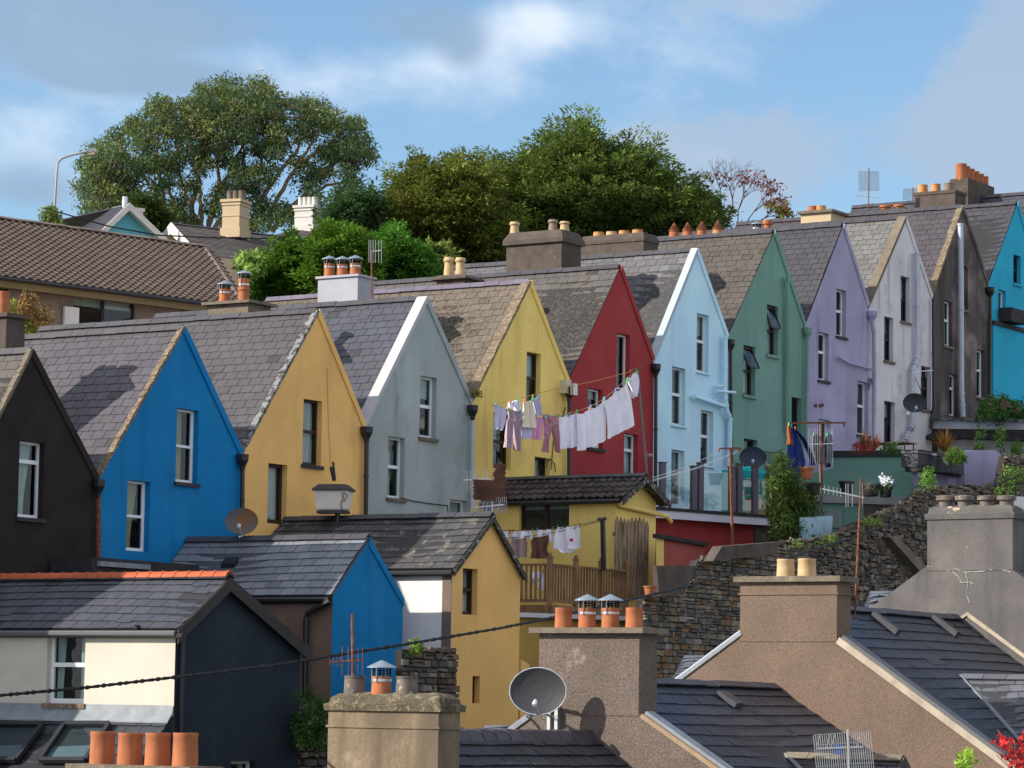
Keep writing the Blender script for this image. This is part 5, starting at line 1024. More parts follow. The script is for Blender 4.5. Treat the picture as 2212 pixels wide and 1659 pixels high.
# in front of the grey-green house
q = hG(1050, 1050, 3.2); A6 = lambda x, y: P_at(x, y, q)
r_ = aerial('crowded aerial mast in front of the grey-green and yellow gables', A6(1064, 1130), A6(1062, 1030), (A6(1001, 1037), A6(1062, 1034)), [(A6(x, 1038), (A6(x, 1018)-A6(x, 1064))/2) for x in (1009, 1016, 1026, 1034, 1042, 1048, 1052)]+[(A6(x, 1092), (A6(x+4, 1080)-A6(x-2, 1106))/2) for x in (1028, 1044, 1052, 1078)], [(A6(1018, 1080), A6(1094, 1074)-A6(1018, 1080), A6(1019, 1114)-A6(1018, 1080), 18, 4)], mm=M['alu'])
mb = MB(); o = A6(1052, 1094); mb.box(o, V3((.1, 0, 0)), V3((0, .06, 0)), -Z*.1); mb.build('blue_box', MATS['blue_plastic'], r_)
mb = MB(); mb.bar(A6(1026, 1096), A6(1088, 1090), .03, .03); mb.build('boom', M['alu'], r_)
# rusty pole with yagi behind the tan chimney
q = FP[3]+D*.7; A7 = lambda x, y: P_at(x, y, q)
aerial('tall rusty mast with a ladder-like yagi beside the tan chimney', A7(1846, 1340), A7(1860, 1034), (A7(1776, 1056), A7(1866, 1075)), [(A7(x, 1056+(x-1776)*.2), (A7(x, 1048+(x-1776)*.2)-A7(x, 1066+(x-1776)*.2))/2) for x in (1781, 1790, 1800, 1808, 1816)]+[(A7(x, 1070), (A7(x, 1044)-A7(x, 1094))/2) for x in (1827, 1832, 1841, 1863)])
aerial('small silver yagi on the pale grey gable', hG(1970, 800, .1), hG(1990, 845, .5), (hG(1970, 803, .6), hG(2015, 800, .6)), [(hG(x, 801, .6), Z*.2) for x in (1980, 1990, 2000, 2010)], pr=.012)

# brown slatted screen beside the aerial mast
sc = T('slatted_screen', 'ragged brown slatted screen at the left end of the roll-tiled roof', 'screen', hG(1056, 1080, 3.4)); mb = MB(); rnd = random.Random(8)
for k in range(26):
    y = 1000+k*3.1; x0 = 1022+rnd.uniform(-1, 3) if k > 11 else 1070+rnd.uniform(-6, 3); mb.bar(hG(x0, y+(x0-1022)*.05, 3.4), hG(1092+rnd.uniform(-3, 1), y+4, 3.4), .02, .045)
mb.build('slat', mk('reddish_slats', (.10, .045, .03), .9, .3), sc); sc.children[-1]['kind'] = 'stuff'
mb = MB(); mb.tube([hG(1082, 998, 3.38), hG(1082, 1085, 3.38)], .02, 5); mb.build('upright', M['wooda'], sc)
# glimpses of lower roofs between the foreground gables
def glimpse(px, Y0, Y1, label, mat):
    a, b, c, d = px; mb = MB(); q = [atY(*a, Y1), atY(*b, Y1), atY(*c, Y0), atY(*d, Y0)]; slates(mb, q[0], q[1], q[3], q[2], course=.3, width=.5, seed=71); mb.tn = (1, 1, 1)
    mb.prism([q[3]-Z*.1, q[2]-Z*.1, q[2]-Z*3, q[3]-Z*3], V3((0, .2, 0))); return mb.thing('outhouse_roof', label, 'roof', mat)
gs = slate('grey_fibre_slate', (.30, .31, .35))
glimpse(((1478, 1416), (1560, 1416), (1530, 1478), (1446, 1478)), 60.5, 63, 'sliver of grey roof left of the tan gable', gs)
glimpse(((1046, 1567), (1130, 1567), (1130, 1600), (1034, 1600)), 53.5, 55, 'sliver of lichened roof left of the large dish', gs)
glimpse(((1880, 1277), (1930, 1277), (1920, 1322), (1862, 1322)), 66, 68, 'sliver of pale roof behind the grey gable slope', gs)
gwall([(2188, 1072), (2330, 1078), (2330, 1180), (2188, 1180)], 7.6, .2, 'yard_wall', 'bright white wall at the right edge behind the squat pots', 'wall', M['white_r'])
# ---------------------------------------------------------------- washing
def cloth(name, label, cat, mat, Hf, nrm, strips, amp=.055, nf=6, sag=0, pegs=0, group=None, pegc=None, seed=0, thick=False):
    rnd = random.Random(seed+len(label)); mb = MB(); ph = rnd.uniform(0, 6)
    for rows in strips:
        NX, NY = 16, 14; g = []
        for j in range(NY+1):
            tt = j/NY*(len(rows)-1); k = min(int(tt), len(rows)-2); f = tt-k; ra, rb_ = rows[k], rows[k+1]
            xl = ra[0]+(rb_[0]-ra[0])*f; yl = ra[1]+(rb_[1]-ra[1])*f; xr = ra[2]+(rb_[2]-ra[2])*f; yr = ra[3]+(rb_[3]-ra[3])*f; row = []
            for i in range(NX+1):
                s = i/NX; x = xl+(xr-xl)*s; y = yl+(yr-yl)*s; vv = j/NY
                if pegs: y += sag*abs(math.sin(math.pi*s*pegs))**.8*(1-vv*.55)
                dd = amp*(.3+.7*vv)*math.sin(s*nf*2+ph+math.sin(vv*2.2+ph)*.8)+amp*.4*math.sin(s*nf*5.3+vv*3)
                row.append(Hf(x, y)+nrm*dd)
            g.append(row)
        for j in range(NY):
            for i in range(NX): mb.face([g[j][i], g[j][i+1], g[j+1][i+1], g[j+1][i]])
    o = mb.thing(name, label, cat, mat, group, smooth=True)
    if pegs is not None:
        r0 = strips[0][0]; npg = max(2, (pegs or 1)+1)
        for k in range(npg):
            s = k/(npg-1)*.94+.03; p = Hf(r0[0]+(r0[2]-r0[0])*s, r0[1]+(r0[3]-r0[1])*s); m2_ = MB(); m2_.box(p-Z*.05+nrm*.012-D*.012, D*.028, nrm*.025, Z*.1)
            m2_.build('peg', pegc or rnd.choice(PEGS), o)
    return o
PEGS = [mk('blue_peg', (.04, .3, .6), .5, 0, bump=0), mk('orange_peg', (.6, .18, .05), .5, 0, bump=0), mk('green_peg', (.1, .5, .15), .5, 0, bump=0)]
cl = lambda n, c: mk(n, c, .95, .06, 3, .25, 60)
wh = cl('white_cotton', (.82, .82, .92)); crm = cl('cream_cotton', (.76, .70, .58)); mau = cl('mauve_jersey', (.40, .30, .37)); pnk = cl('pink_jersey', (.62, .30, .48)); dpk = cl('dusty_pink_jersey', (.50, .25, .31)); lvt = cl('lavender_cotton', (.52, .50, .66)); brn = cl('brown_jersey', (.15, .075, .06)); stc = cl('taupe_jersey', (.36, .27, .28)); nvy = cl('royal_blue_cotton', (.012, .03, .16)); blk = cl('navy_jersey', (.015, .02, .035)); grj = cl('grey_jersey', (.12, .12, .14)); orn = cl('rust_orange_cloth', (.28, .09, .03))
uo = 2.2; Hu = lambda x, y: hG(x, y, uo); g1 = 'white sheets on the upper line'
pole = MB(); b_ = Hu(1399.5, 1045); t_ = Hu(1377, 800); pole.tube([b_, t_], .03, 8); cp = pole.thing('washing_line_pole', 'leaning grey steel pole at the right end of the upper washing line', 'pole', mk('grey_painted_steel', (.16, .18, .2), .5, .1))
pole = MB(); pole.bar(Hu(1361, 801), Hu(1387, 795), .04, .05); pole.build('crossbar', M['rust'], cp)
mb = MB(); up_l = [(1058, 878), (1180, 845), (1290, 822), (1384, 797)]; mb.tube([Hu(*p) for p in up_l], .008, 4); mb.thing('washing_line', 'orange washing line strung tight across the yellow and red gables', 'washing line', mk('orange_cord', (.6, .25, .08), .7, 0, bump=0))
lo_l = [(1058, 872), (1098, 884), (1140, 893), (1180, 898), (1210, 898), (1248, 888), (1275, 878), (1304, 862), (1330, 840), (1360, 812), (1372, 803)]
mb = MB(); mb.tube([Hu(*p) for p in lo_l], .008, 4); mb.thing('washing_line', 'sagging washing line carrying the white sheets and pink clothes', 'washing line', mk('cord', (.4, .3, .22), .7, 0, bump=0))
n_ = NG
cloth('shorts', 'lilac checked shorts at the left end of the upper line', 'shorts', lvt, Hu, n_, [[(1069, 874, 1096, 883), (1068, 905, 1093, 912), (1068, 925, 1088, 930)]], pegs=1, sag=1)
cloth('trousers', 'mauve jogging trousers on the upper line', 'trousers', mau, Hu, n_, [[(1097, 886, 1122, 889), (1096, 905, 1124, 908)], [(1096, 905, 1108, 907), (1091, 945, 1103, 948), (1090, 966, 1101, 968)], [(1108, 907, 1124, 908), (1109, 945, 1121, 948), (1112, 972, 1121, 974)]], pegs=1)
cloth('bra', 'small white bra hanging over the mauve trousers', 'bra', wh, Hu, n_, [[(1099, 868, 1118, 864), (1096, 884, 1104, 884)], [(1108, 868, 1120, 864), (1112, 888, 1122, 889)]], pegs=1)
cloth('hand_towel', 'lavender towel behind the cream top', 'towel', lvt, Hu, n_, [[(1122, 890, 1150, 893), (1123, 930, 1146, 935), (1123, 947, 1143, 948)]], pegs=1)
cloth('top', 'cream sleeveless top on the upper line', 'top', crm, lambda x, y: hG(x, y, uo+.08), n_, [[(1131, 866, 1148, 864), (1130, 900, 1153, 896), (1129, 922, 1157, 924)]], pegs=1, sag=2)
cloth('tea_towel', 'lilac tea towel hung from the tight line', 'tea towel', lvt, lambda x, y: hG(x, y, uo+.04), n_, [[(1149, 858, 1163, 856), (1151, 880, 1166, 878), (1154, 897, 1168, 896)]], pegs=1, sag=3)
cloth('jumper', 'bright pink long-sleeved top on the upper line', 'jumper', pnk, Hu, n_, [[(1155, 898, 1174, 899), (1151, 915, 1174, 918), (1147, 948, 1174, 949)], [(1173, 900, 1178, 901), (1176, 920, 1183, 930), (1177, 938, 1182, 940)]], pegs=1, sag=3)
cloth('leggings', 'dusty pink leggings beside the first white sheet', 'leggings', dpk, Hu, n_, [[(1180, 899, 1203, 898), (1185, 915, 1204, 916)], [(1185, 915, 1192, 917), (1178, 945, 1183, 950), (1170, 975, 1182, 978)], [(1190, 917, 1204, 916), (1196, 945, 1206, 945), (1201, 970, 1206, 980)]], pegs=1)
cloth('pillowcase', 'white pillowcase, first white piece from the left', 'pillowcase', wh, Hu, n_, [[(1205, 898, 1227, 896), (1205, 935, 1227, 935), (1206, 970, 1227, 966)]], pegs=1, sag=4, group=g1)
cloth('pillowcase', 'white pillowcase, second white piece from the left', 'pillowcase', wh, Hu, n_, [[(1228, 894, 1244, 891), (1227, 935, 1244, 935), (1227, 967, 1243, 964)]], pegs=1, sag=4, group=g1)
cloth('sheet', 'white sheet with a straight hem above the black window sill', 'sheet', wh, lambda x, y: hG(x, y, uo+.05), n_, [[(1243, 889, 1274, 880), (1244, 930, 1274, 925), (1243, 972, 1274, 965)]], pegs=1, sag=9, group=g1)
cloth('sheet', 'white sheet left of the biggest sheet', 'sheet', wh, Hu, n_, [[(1274, 879, 1303, 862), (1274, 920, 1307, 905), (1273, 965, 1308, 948)]], pegs=1, sag=10, group=g1)
cloth('sheet', 'biggest white sheet rising to the pole with a swept hem', 'sheet', wh, lambda x, y: hG(x, y, uo+.06), n_, [[(1303, 862, 1353, 824), (1307, 895, 1360, 850), (1308, 920, 1364, 885), (1309, 948, 1367, 918)]], pegs=2, sag=9, nf=7, group=g1, amp=.05)
cloth('napkin', 'small white cloth pulled to a point beside the pole', 'napkin', wh, Hu, n_, [[(1353, 820, 1374, 802), (1360, 838, 1377, 822), (1366, 862, 1377, 850)]], pegs=1, sag=2)
# lower line over the balcony
lo = YH[3]+.0; q0 = YH[1]-D*1.5; Hl = lambda x, y: hD(x, y, q0); nl = -D
pole = MB(); b_ = Hl(1304, 1232); t_ = Hl(1302, 1121); pole.bar(b_, t_, .09, .09, NG); cp = pole.thing('washing_line_pole', 'black square post holding the lower washing line', 'pole', M['blackp'])
pole = MB(); pole.bar(Hl(1292, 1122), Hl(1309, 1120), .07, .07); pole.build('crossbar', M['bargeo'], cp)
mb = MB(); mb.tube([Hl(*p) for p in ((1050, 1146), (1130, 1146), (1200, 1143), (1260, 1132), (1302, 1122))], .008, 4); mb.tube([Hl(*p) for p in ((1050, 1166), (1130, 1160), (1200, 1150), (1260, 1136), (1302, 1124))], .008, 4); mb.thing('washing_line', 'twin line of the lower washing across the primrose annex', 'washing line', M['cable'])
cloth('towel', 'white towel on the lower line', 'towel', wh, Hl, nl, [[(1109, 1147, 1153, 1146), (1109, 1162, 1153, 1163)]], pegs=1, sag=1)
cloth('t_shirt', 'white t-shirt hidden at the left end of the lower line', 't-shirt', wh, Hl, nl, [[(1080, 1147, 1103, 1148), (1082, 1165, 1100, 1168)]], pegs=1, sag=1)
cloth('t_shirt', 'white t-shirt behind the brown one on the lower line', 't-shirt', wh, Hl, nl, [[(1160, 1144, 1196, 1142), (1162, 1160, 1195, 1158), (1166, 1172, 1196, 1170)]], pegs=1, sag=1)
cloth('t_shirt', 'taupe t-shirt on the lower line', 't-shirt', stc, lambda x, y: hD(x, y, q0-D*.25), nl, [[(1108, 1163, 1136, 1161), (1104, 1175, 1141, 1173), (1110, 1205, 1138, 1203)]], pegs=1, sag=2)
cloth('t_shirt', 'dark brown t-shirt on the lower line', 't-shirt', brn, lambda x, y: hD(x, y, q0-D*.25), nl, [[(1152, 1160, 1186, 1154), (1148, 1172, 1189, 1168), (1152, 1190, 1184, 1188), (1148, 1206, 1190, 1206)]], pegs=1, sag=2)
ts = cloth('t_shirt', 'white t-shirt with a small red badge nearest the black post', 't-shirt', wh, Hl, nl, [[(1204, 1139, 1255, 1134), (1200, 1160, 1256, 1158), (1198, 1186, 1255, 1184)], [(1206, 1186, 1250, 1184), (1216, 1194, 1236, 1195)]], pegs=1, sag=1)
mb = MB(); o = Hl(1235, 1170)+nl*.09; mb.box(o, NG*.09, nl*.004, Z*.07); mb.build('badge', cl('red_badge', (.5, .03, .03)), ts)
cloth('pyjama_trousers', 'white pyjama trousers hanging behind the balcony rails', 'trousers', wh, lambda x, y: hD(x, y, c0+D*1.2), nl, [[(1148, 1236, 1176, 1234), (1150, 1250, 1174, 1250)], [(1150, 1250, 1160, 1250), (1149, 1262, 1152, 1264)], [(1163, 1250, 1175, 1250), (1163, 1270, 1174, 1276)]], pegs=1)
# right-hand washing by the lilac house
ro = 4.6; Hr = lambda x, y: hG(x, y, ro)
pole = MB(); pole.tube([Hr(1776, 1130), Hr(1772, 1000), Hr(1773, 915)], .04, 8); cp = pole.thing('washing_line_pole', 'rusty T-shaped washing pole in front of the lilac gable', 'pole', M['conc'])
pole = MB(); pole.bar(Hr(1702, 914), Hr(1825, 913), .05, .05); pole.tube([Hr(1822, 913), Hr(1824, 922)], .03, 5); pole.build('crossbar', M['rust'], cp)
cloth('bathrobe', 'long royal blue robe hanging left of the T-shaped pole', 'robe', nvy, Hr, n_, [[(1706, 920, 1716, 926), (1702, 960, 1732, 960), (1698, 1000, 1742, 1000), (1697, 1030, 1733, 1034)], [(1718, 928, 1726, 936), (1734, 955, 1742, 955), (1748, 990, 1757, 990), (1752, 1005, 1758, 1005)]], pegs=1, amp=.07)
cloth('bath_towel', 'rust orange cloth behind the royal blue robe', 'towel', orn, Hr, n_, [[(1702, 916, 1708, 920), (1702, 945, 1710, 945), (1702, 960, 1711, 962)]], pegs=1)
cloth('top', 'striped navy top right of the T-shaped pole', 'top', blk, Hr, n_, [[(1784, 940, 1796, 936), (1778, 960, 1797, 958), (1777, 985, 1796, 980), (1783, 1010, 1794, 1008)]], pegs=1, amp=.06)
cloth('top', 'grey top just right of the T-shaped pole', 'top', grj, Hr, n_, [[(1755, 938, 1772, 940), (1753, 970, 1774, 968), (1760, 1000, 1776, 1002)]], pegs=1, amp=.06)
q = hG(1765, 960, 5.0); A8 = lambda x, y: P_at(x, y, q)
aerial('square silver aerial on the T-shaped washing pole', A8(1776, 1060), A8(1774, 935), (A8(1745, 960), A8(1800, 958)), [(A8(x, 963), Z*.46) for x in (1746, 1751, 1756, 1761, 1766, 1771, 1787, 1791, 1795, 1799)], pr=.03)
# second rusty T-pole with its strings near the glass
to2 = 6.0; Ht = lambda x, y: hG(x, y, to2)
pole = MB(); pole.tube([Ht(1583, 1200), Ht(1580, 1090), Ht(1578, 968)], .035, 8); cp = pole.thing('washing_line_pole', 'slender rusty T-pole in front of the glass balustrade', 'pole', M['rust'])
pole = MB(); pole.bar(Ht(1553, 969), Ht(1601, 968), .04, .04); pole.tube([Ht(1554, 969), Ht(1552, 976)], .02, 5); pole.tube([Ht(1599, 968), Ht(1596, 975)], .02, 5); pole.build('crossbar', M['rust'], cp)
mb = MB()
for (a, b) in (((1555, 975), (1410, 1032)), ((1592, 975), (1414, 1036)), ((1598, 975), (1414, 1038))): mb.tube([Ht(*a), lerp(Ht(*a), Ht(*b), .5)-Z*.06, Ht(*b)], .006, 4)
mb.thing('washing_line', 'empty white washing strings in front of the sky blue gable', 'washing line', mk('white_cord', (.6, .6, .65), .7, 0, bump=0))
# iron railing
rl = T('iron_railing', 'black iron railing beside the navy dish', 'railing', hG(1670, 1010, 1.5)); o = hG(1652, 976, 1.5); e = hG(1692, 978, 1.5)
mb = MB(); mb.bar(o, e, .03, .03); mb.build('rail', M['blackp'], rl)
for k in range(12):
    p = lerp(o, e, k/11); mb = MB(); mb.tube([p, p-Z*1.], .012, 5); mb.build('bar', M['blackp'], rl)
# hanging ornaments and bracket on the lilac gable
mb = MB()
for x, y in ((1763, 872), (1773, 872), (1777, 871)):
    p = hG(x, y, .05); mb.tube([hG(x-1, y-9, .05), p], .006, 4); mb.lathe(p-Z*.12, [(0, 0), (.05, .05), (.04, .1), (0, .13)], 8)
mb.thing('wind_chime', 'small dark bell ornaments on the lilac gable', 'wind chime', M['rust'])
mb = MB(); b0 = hG(1877, 822, .05); mb.tube([b0-Z*.3, b0+Z*.1], .015, 5); mb.tube([b0-Z*.2]+[b0+D*(.12+.1*k/5)+Z*(-.1+.16*math.sin(k*.6)) for k in range(7)], .012, 5); mb.tube([b0, b0+D*.2+Z*.08, b0+D*.3+Z*.05, b0+D*.34-Z*.0, b0+D*.29-Z*.03], .012, 5); mb.thing('hanging_bracket', 'curly black basket bracket on the lilac gable', 'bracket', M['blackp'])
# ---------------------------------------------------------------- buildings on the upper street
def fr(a): a = R_(a); return V3((math.cos(a), math.sin(a), 0)), V3((math.sin(a), -math.cos(a), 0))
bd, bn_ = fr(43); E0 = atY(0, 598, 88); pz = R_(23.5); upv = (-bn_*math.cos(pz)+Z*math.sin(pz)); rn = bd.cross(upv).normalized(); rn = rn if rn.z > 0 else -rn
Rg = hit(0, 474, E0, rn); Ls = (Rg-E0).dot(upv); Eend = along(E0, bd, 528); RL = along(Rg, bd, 440); back = -8
bg = T('bungalow', 'long low grey brick building with a brown ribbed tile roof, upper left', 'building', E0+bd*5-Z*4)
tm = mk('brown_concrete_tile', (.085, .064, .054), .9, .1, 1., .3, 30, tint=True, blot=[((.16, .12, .11), 5, .58, .7, .4)])
o = E0+bd*back; mb = MB(); dlt = (Rg-E0).dot(bd); RL = RL+dlt; Rg = E0+upv*Ls; hipd = Eend-RL; Lw = max(RL, Eend)-back
def skp(u, v):   # v from ridge to eave
    return u*Lw > (RL-back)+hipd*v+.05
roof_tiles(mb, o+upv*Ls, o+upv*Ls+bd*Lw, o, o+bd*Lw, course=.27, width=.27, amp=.045, lift=.045, vary=.12, skip=skp, base=False)
rB = Rg+bd*back; rE = Rg+bd*RL; eE = E0+bd*Eend; dn2 = (bn_*0-bn_*math.cos(pz)-Z*math.sin(pz))
mb.tn = (.5, .5, .5); mb.face([rB-rn*.03, rE-rn*.03, eE-rn*.03, o-rn*.03]); mb.tn = (1, 1, 1); bw = rE+dn2*Ls; mb.face([rE, eE, bw]); mb.face([rB, rE, bw, rB+dn2*Ls]); rf = mb.build('roof', tm, bg)
mb = MB(); ridge(mb, rB+Z*.05, rE+Z*.05, -upv, dn2.normalized(), seg=.45, wd=.2, vary=.15); ridge(mb, rE+Z*.04, eE+Z*.04, (bd*.5-bn_*-.3-Z*.4).normalized(), (-bd*.3+bn_*.3-Z*.3).normalized(), seg=.4, wd=.15); mb.build('ridge_capping', mk('brown_ridge_tile', (.16, .12, .11), .9, .2, tint=True), rf)
mb = MB(); mb.box(o-Z*.28-bn_*.05, bd*(Eend-back), bn_*.04, Z*.22); mb.build('fascia', mk('drab_fascia', (.20, .15, .08), .8, .1), bg)
mb = MB(); mb.tube([o+bn_*.1-Z*.05, o+bd*(Eend-back)+bn_*.1-Z*.05], .06, 8); mb.build('gutter', M['blackp'], bg)
brick = mk('grey_brown_brick', (.2, .16, .145), .9, .15, 2, .4, 20, streak=((.15, .12, .115), 8, .5, .6, .4))
Lw = Eend-back; wo = o-bn_*.45-Z*.25; WN = bn_; hls = []; wl_ = []
for (x0, x1, y0, y1) in ((160, 293, 634, 700), (-30, 21, 617, 652), (378, 430, 656, 700)):
    TL = hit(x0, y0, wo, bn_); w = (hit(x1, y0, wo, bn_)-TL).dot(bd); h = TL.z-hit(x0, y1, wo, bn_).z; hls.append([TL, TL+bd*w, TL+bd*w-Z*h, TL-Z*h]); wl_.append((TL, w, h))
mb = MB(); mb.poly([wo, wo+bd*(Lw-.5), wo+bd*(Lw-.5)-Z*4, wo-Z*4], hls); mb.holes(hls, -bn_*.15); mb.face([wo+bd*(Lw-.5), wo+bd*(Lw-.5)-bn_*9, wo+bd*(Lw-.5)-bn_*9-Z*4, wo+bd*(Lw-.5)-Z*4]); mb.face([wo-bn_*2.5, wo+bd*(Lw-.5)-bn_*2.5, wo+bd*(Lw-.5)-bn_*2.5-Z*4, wo-bn_*2.5-Z*4]); mb.build('wall', brick, bg)
for TL, w, h in wl_: window(bg, TL, bd, bn_, w, h, fr=DKF, style='two', curt=None, rec=.08)
mb = MB(); p = hit(136, 662, wo+bn_*.06, bn_); mb.box(p, bd*.5, bn_*.1, -Z*.6); mb.build('meter_box', M['white_r'], bg)
# teal gabled house
gd, gn = fr(38); A = atY(270, 443, 112); pl = lambda x, y, o_=0: hit(x, y, A+gn*o_, gn)
tl = T('teal_house', 'small teal gabled house with white bargeboards behind the brown roof', 'house', A-Z*7)
L = pl(198, 513); Rr = pl(352, 522); mb = MB(); mb.poly([A, Rr, Rr-Z*4, L-Z*4, L]); bk = -gn*6
mb.face([L, L-Z*4, L-Z*4+bk, L+bk]); mb.build('wall', mk('teal_paint', (.10, .36, .46), .9, .08), tl)
Hp = atY(136, 489, 119); mb = MB(); A2_ = A-gn*.8
slates(mb, A+gn*.3, A2_, L+gn*.3, Hp, course=.3, width=.4, seed=61); 
slates(mb, A+gn*.3, A2_-gn*5, Rr+gn*.3, Rr-gn*5, course=.3, width=.6, seed=62); mb.build('roof', M['s_purple'], tl)
for sd in (L, Rr):
    mb = MB(); u = (sd-A).normalized(); mb.prism([A+gn*.3+Z*.05, sd+gn*.3+Z*.05, sd+gn*.3-Z*.2, A+gn*.3-Z*.22], gn*.04); mb.prism([A+gn*.02-Z*.12, sd+gn*.02-Z*.12, sd+gn*.02-Z*.15, A+gn*.02-Z*.15], gn*.28); mb.build('bargeboard', M['white_ch'], tl)
mb = MB(); p = atY(296, 452, 114); mb.box(p-V3((.55, 0, 0)), gd*.9, -gn*.6, -Z*1.6); mb.box(p-V3((.6, 0, 0))-gn*-.05, gd*1, -gn*.7, Z*.12); mb.build('chimney', M['white_ch'], tl)
mb = MB(); mb.lathe(A+Z*.02, [(.1, -.1), (.1, .28), (.09, .28), (0, .27)], 10); mb.build('flue', M['steel'], tl)
# cream gabled house with tall chimneys
cg = T('slate_house', 'slate-roofed house with cream gable and two tall chimneys below the trees', 'house', atY(400, 560, 118)-Z*3)
gd2, gn2 = fr(30)
RF_ = atY(371, 484, 114); EF_ = atY(412, 530, 110.5); EF_ = RF_+(EF_-RF_)*1.45; e_dir = (atY(600, 508, 116.7)-RF_).normalized(); e_dir.z = 0; ln = 15
mb = MB(); slates(mb, RF_, RF_+e_dir*ln, EF_, EF_+e_dir*ln, course=.26, width=.3, seed=63, vary=.2); LF_ = atY(346, 518, 116); slates(mb, RF_, RF_+e_dir*ln, LF_, LF_+e_dir*ln, course=.3, width=.6, seed=64); rf = mb.build('roof', mk('old_dark_slate', (.115, .10, .10), .85, .2, 2, .5, 25, blot=[((.22, .2, .17), 5, .6, .7, .6)], tint=True), cg)
mb = MB(); ridge(mb, RF_, RF_+e_dir*ln, (EF_-RF_).normalized(), (LF_-RF_).normalized()); mb.build('ridge_capping', M['s_brown'], rf)
i_ = e_dir*.45; mb = MB(); mb.poly([RF_+i_, EF_+i_, EF_+i_-Z*4, LF_+i_-Z*4, LF_+i_]); mb.face([EF_+i_, EF_+i_-Z*4, EF_+e_dir*ln-Z*4, EF_+e_dir*ln]); mb.build('wall', mk('cream_wall', (.55, .42, .28), .9, .05), cg)
for sd in (EF_, LF_):
    mb = MB(); mb.prism([RF_+Z*.06, sd+Z*.06, sd-Z*.28, RF_-Z*.36], -e_dir*.05); mb.prism([RF_-Z*.16, sd-Z*.2, sd-Z*.24, RF_-Z*.2], i_*.9); mb.build('bargeboard', M['white_ch'], cg)
def tallch(x0, x1, x2, yt, yb, Y, mat, npots, pm):
    q = atY((x0+x1)/2, yt, Y); nn = V3((-.35, -.94, 0)); ee = V3((.94, -.35, 0)); a = hit(x0, yt, q, nn); b = hit(x1, yt, q, nn); a.z = b.z = q.z; dp = abs((atY(x2, yt, Y)-atY(x1, yt, Y)).length)/.36*1.0; zb = atY(x0, yb, Y).z
    mb = MB(); e = b-a; mb.box(V3((a.x, a.y, zb)), e, -nn*dp, Z*(q.z-zb)); st = mb.build('chimney', mat, cg); u = e.normalized()
    for (z_, ov, h_) in ((q.z-.1, .07, .1), (q.z-.22, .03, .08), (lerp(zb, q.z, .55), .02, .04), (zb, .05, (q.z-zb)*.25)):
        mb = MB(); mb.box(V3((a.x, a.y, z_))-u*ov+nn*ov, e+u*2*ov, -nn*(dp+2*ov), Z*h_); mb.build('band', mat, st)
    for k in range(npots): c = lerp(a, b, (k+.5)/npots)-nn*dp*.5; pot(st, V3((c.x, c.y, q.z+.02)), .34, .13, 'plain', M[pm])
tallch(481, 518, 536, 430, 512, 114, M['cream_ch'], 3, 'conc'); tallch(637, 676, 692, 443, 500, 122, M['white_ch'], 4, 'white_ch')
a_ = atY(588, 508, 121); b_ = atY(720, 478, 124); mb = MB(); slates(mb, a_, b_, atY(583, 548, 117), atY(720, 540, 119), course=.28, width=.34, seed=66, vary=.2); mb.build('roof', MATS['old_dark_slate'], cg)
# ---------------------------------------------------------------- street lamp and wires
Yl = 104; lp = T('street_lamp', 'tall grey street lamp leaning over the eucalyptus, upper left', 'street lamp', atY(115, 500, Yl)-Z*6)
mb = MB(); mb.tube([atY(114.5, 500, Yl)-Z*6, atY(116, 486, Yl), atY(118, 450, Yl)], [.17, .14, .12], 10); mb.build('base_post', M['conc'], lp)
mb = MB(); mb.tube([atY(*p, Yl) for p in ((118, 455), (120, 420), (123, 370), (125, 355), (128, 347), (134, 342), (150, 336), (188, 327))], .04, 8); mb.build('mast', mk('grey_lamp_paint', (.32, .33, .34), .6, .1), lp)
mb = MB(); a_ = atY(184, 330, Yl); b_ = atY(208, 325, Yl); mb.prism([a_, b_-Z*.06, b_+Z*.07, lerp(a_, b_, .4)+Z*.12, a_+Z*.08], V3((0, .3, 0))); mb.build('lamp_head', mk('grey_lamp_head', (.30, .31, .32), .5), lp)
mb = MB(); mb.prism([lerp(a_, b_, .15)-Z*.0, lerp(a_, b_, .9)-Z*.02, lerp(a_, b_, .8)-Z*.1, lerp(a_, b_, .25)-Z*.1], V3((0, .25, 0))); mb.build('lamp_glass', mk('amber_lamp_glass', (.5, .4, .25), .3), lp)
mb = MB(); pts = [(122, 457, 104), (180, 474, 104), (240, 490, 104.5), (340, 508, 105), (450, 513, 108), (620, 516, 112)]; mb.tube([atY(*p) for p in pts], .025, 5); mb.thing('telephone_wire', 'thin black wire running from the street lamp to the slate house', 'wire', M['cable'])
# ---------------------------------------------------------------- vegetation
def leafmat(name):
    mt = bpy.data.materials.new(name); mt.use_nodes = True; t = mt.node_tree; t.nodes.clear(); out = nd(t, 'ShaderNodeOutputMaterial'); b = nd(t, 'ShaderNodeBsdfDiffuse'); tr = nd(t, 'ShaderNodeBsdfTranslucent'); at_ = nd(t, 'ShaderNodeAttribute', attribute_name='tint')
    t.links.new(at_.outputs[0], b.inputs[0]); t.links.new(at_.outputs[0], tr.inputs[0]); gl = nd(t, 'ShaderNodeBsdfGlossy'); gl.inputs['Roughness'].default_value = .45; mx = nd(t, 'ShaderNodeMixShader', i_0=.3); t.links.new(b.outputs[0], mx.inputs[1]); t.links.new(tr.outputs[0], mx.inputs[2])
    m2_ = nd(t, 'ShaderNodeMixShader', i_0=.012); t.links.new(mx.outputs[0], m2_.inputs[1]); t.links.new(gl.outputs[0], m2_.inputs[2]); t.links.new(m2_.outputs[0], out.inputs[0]); return mt
LEAF = leafmat('leaf')
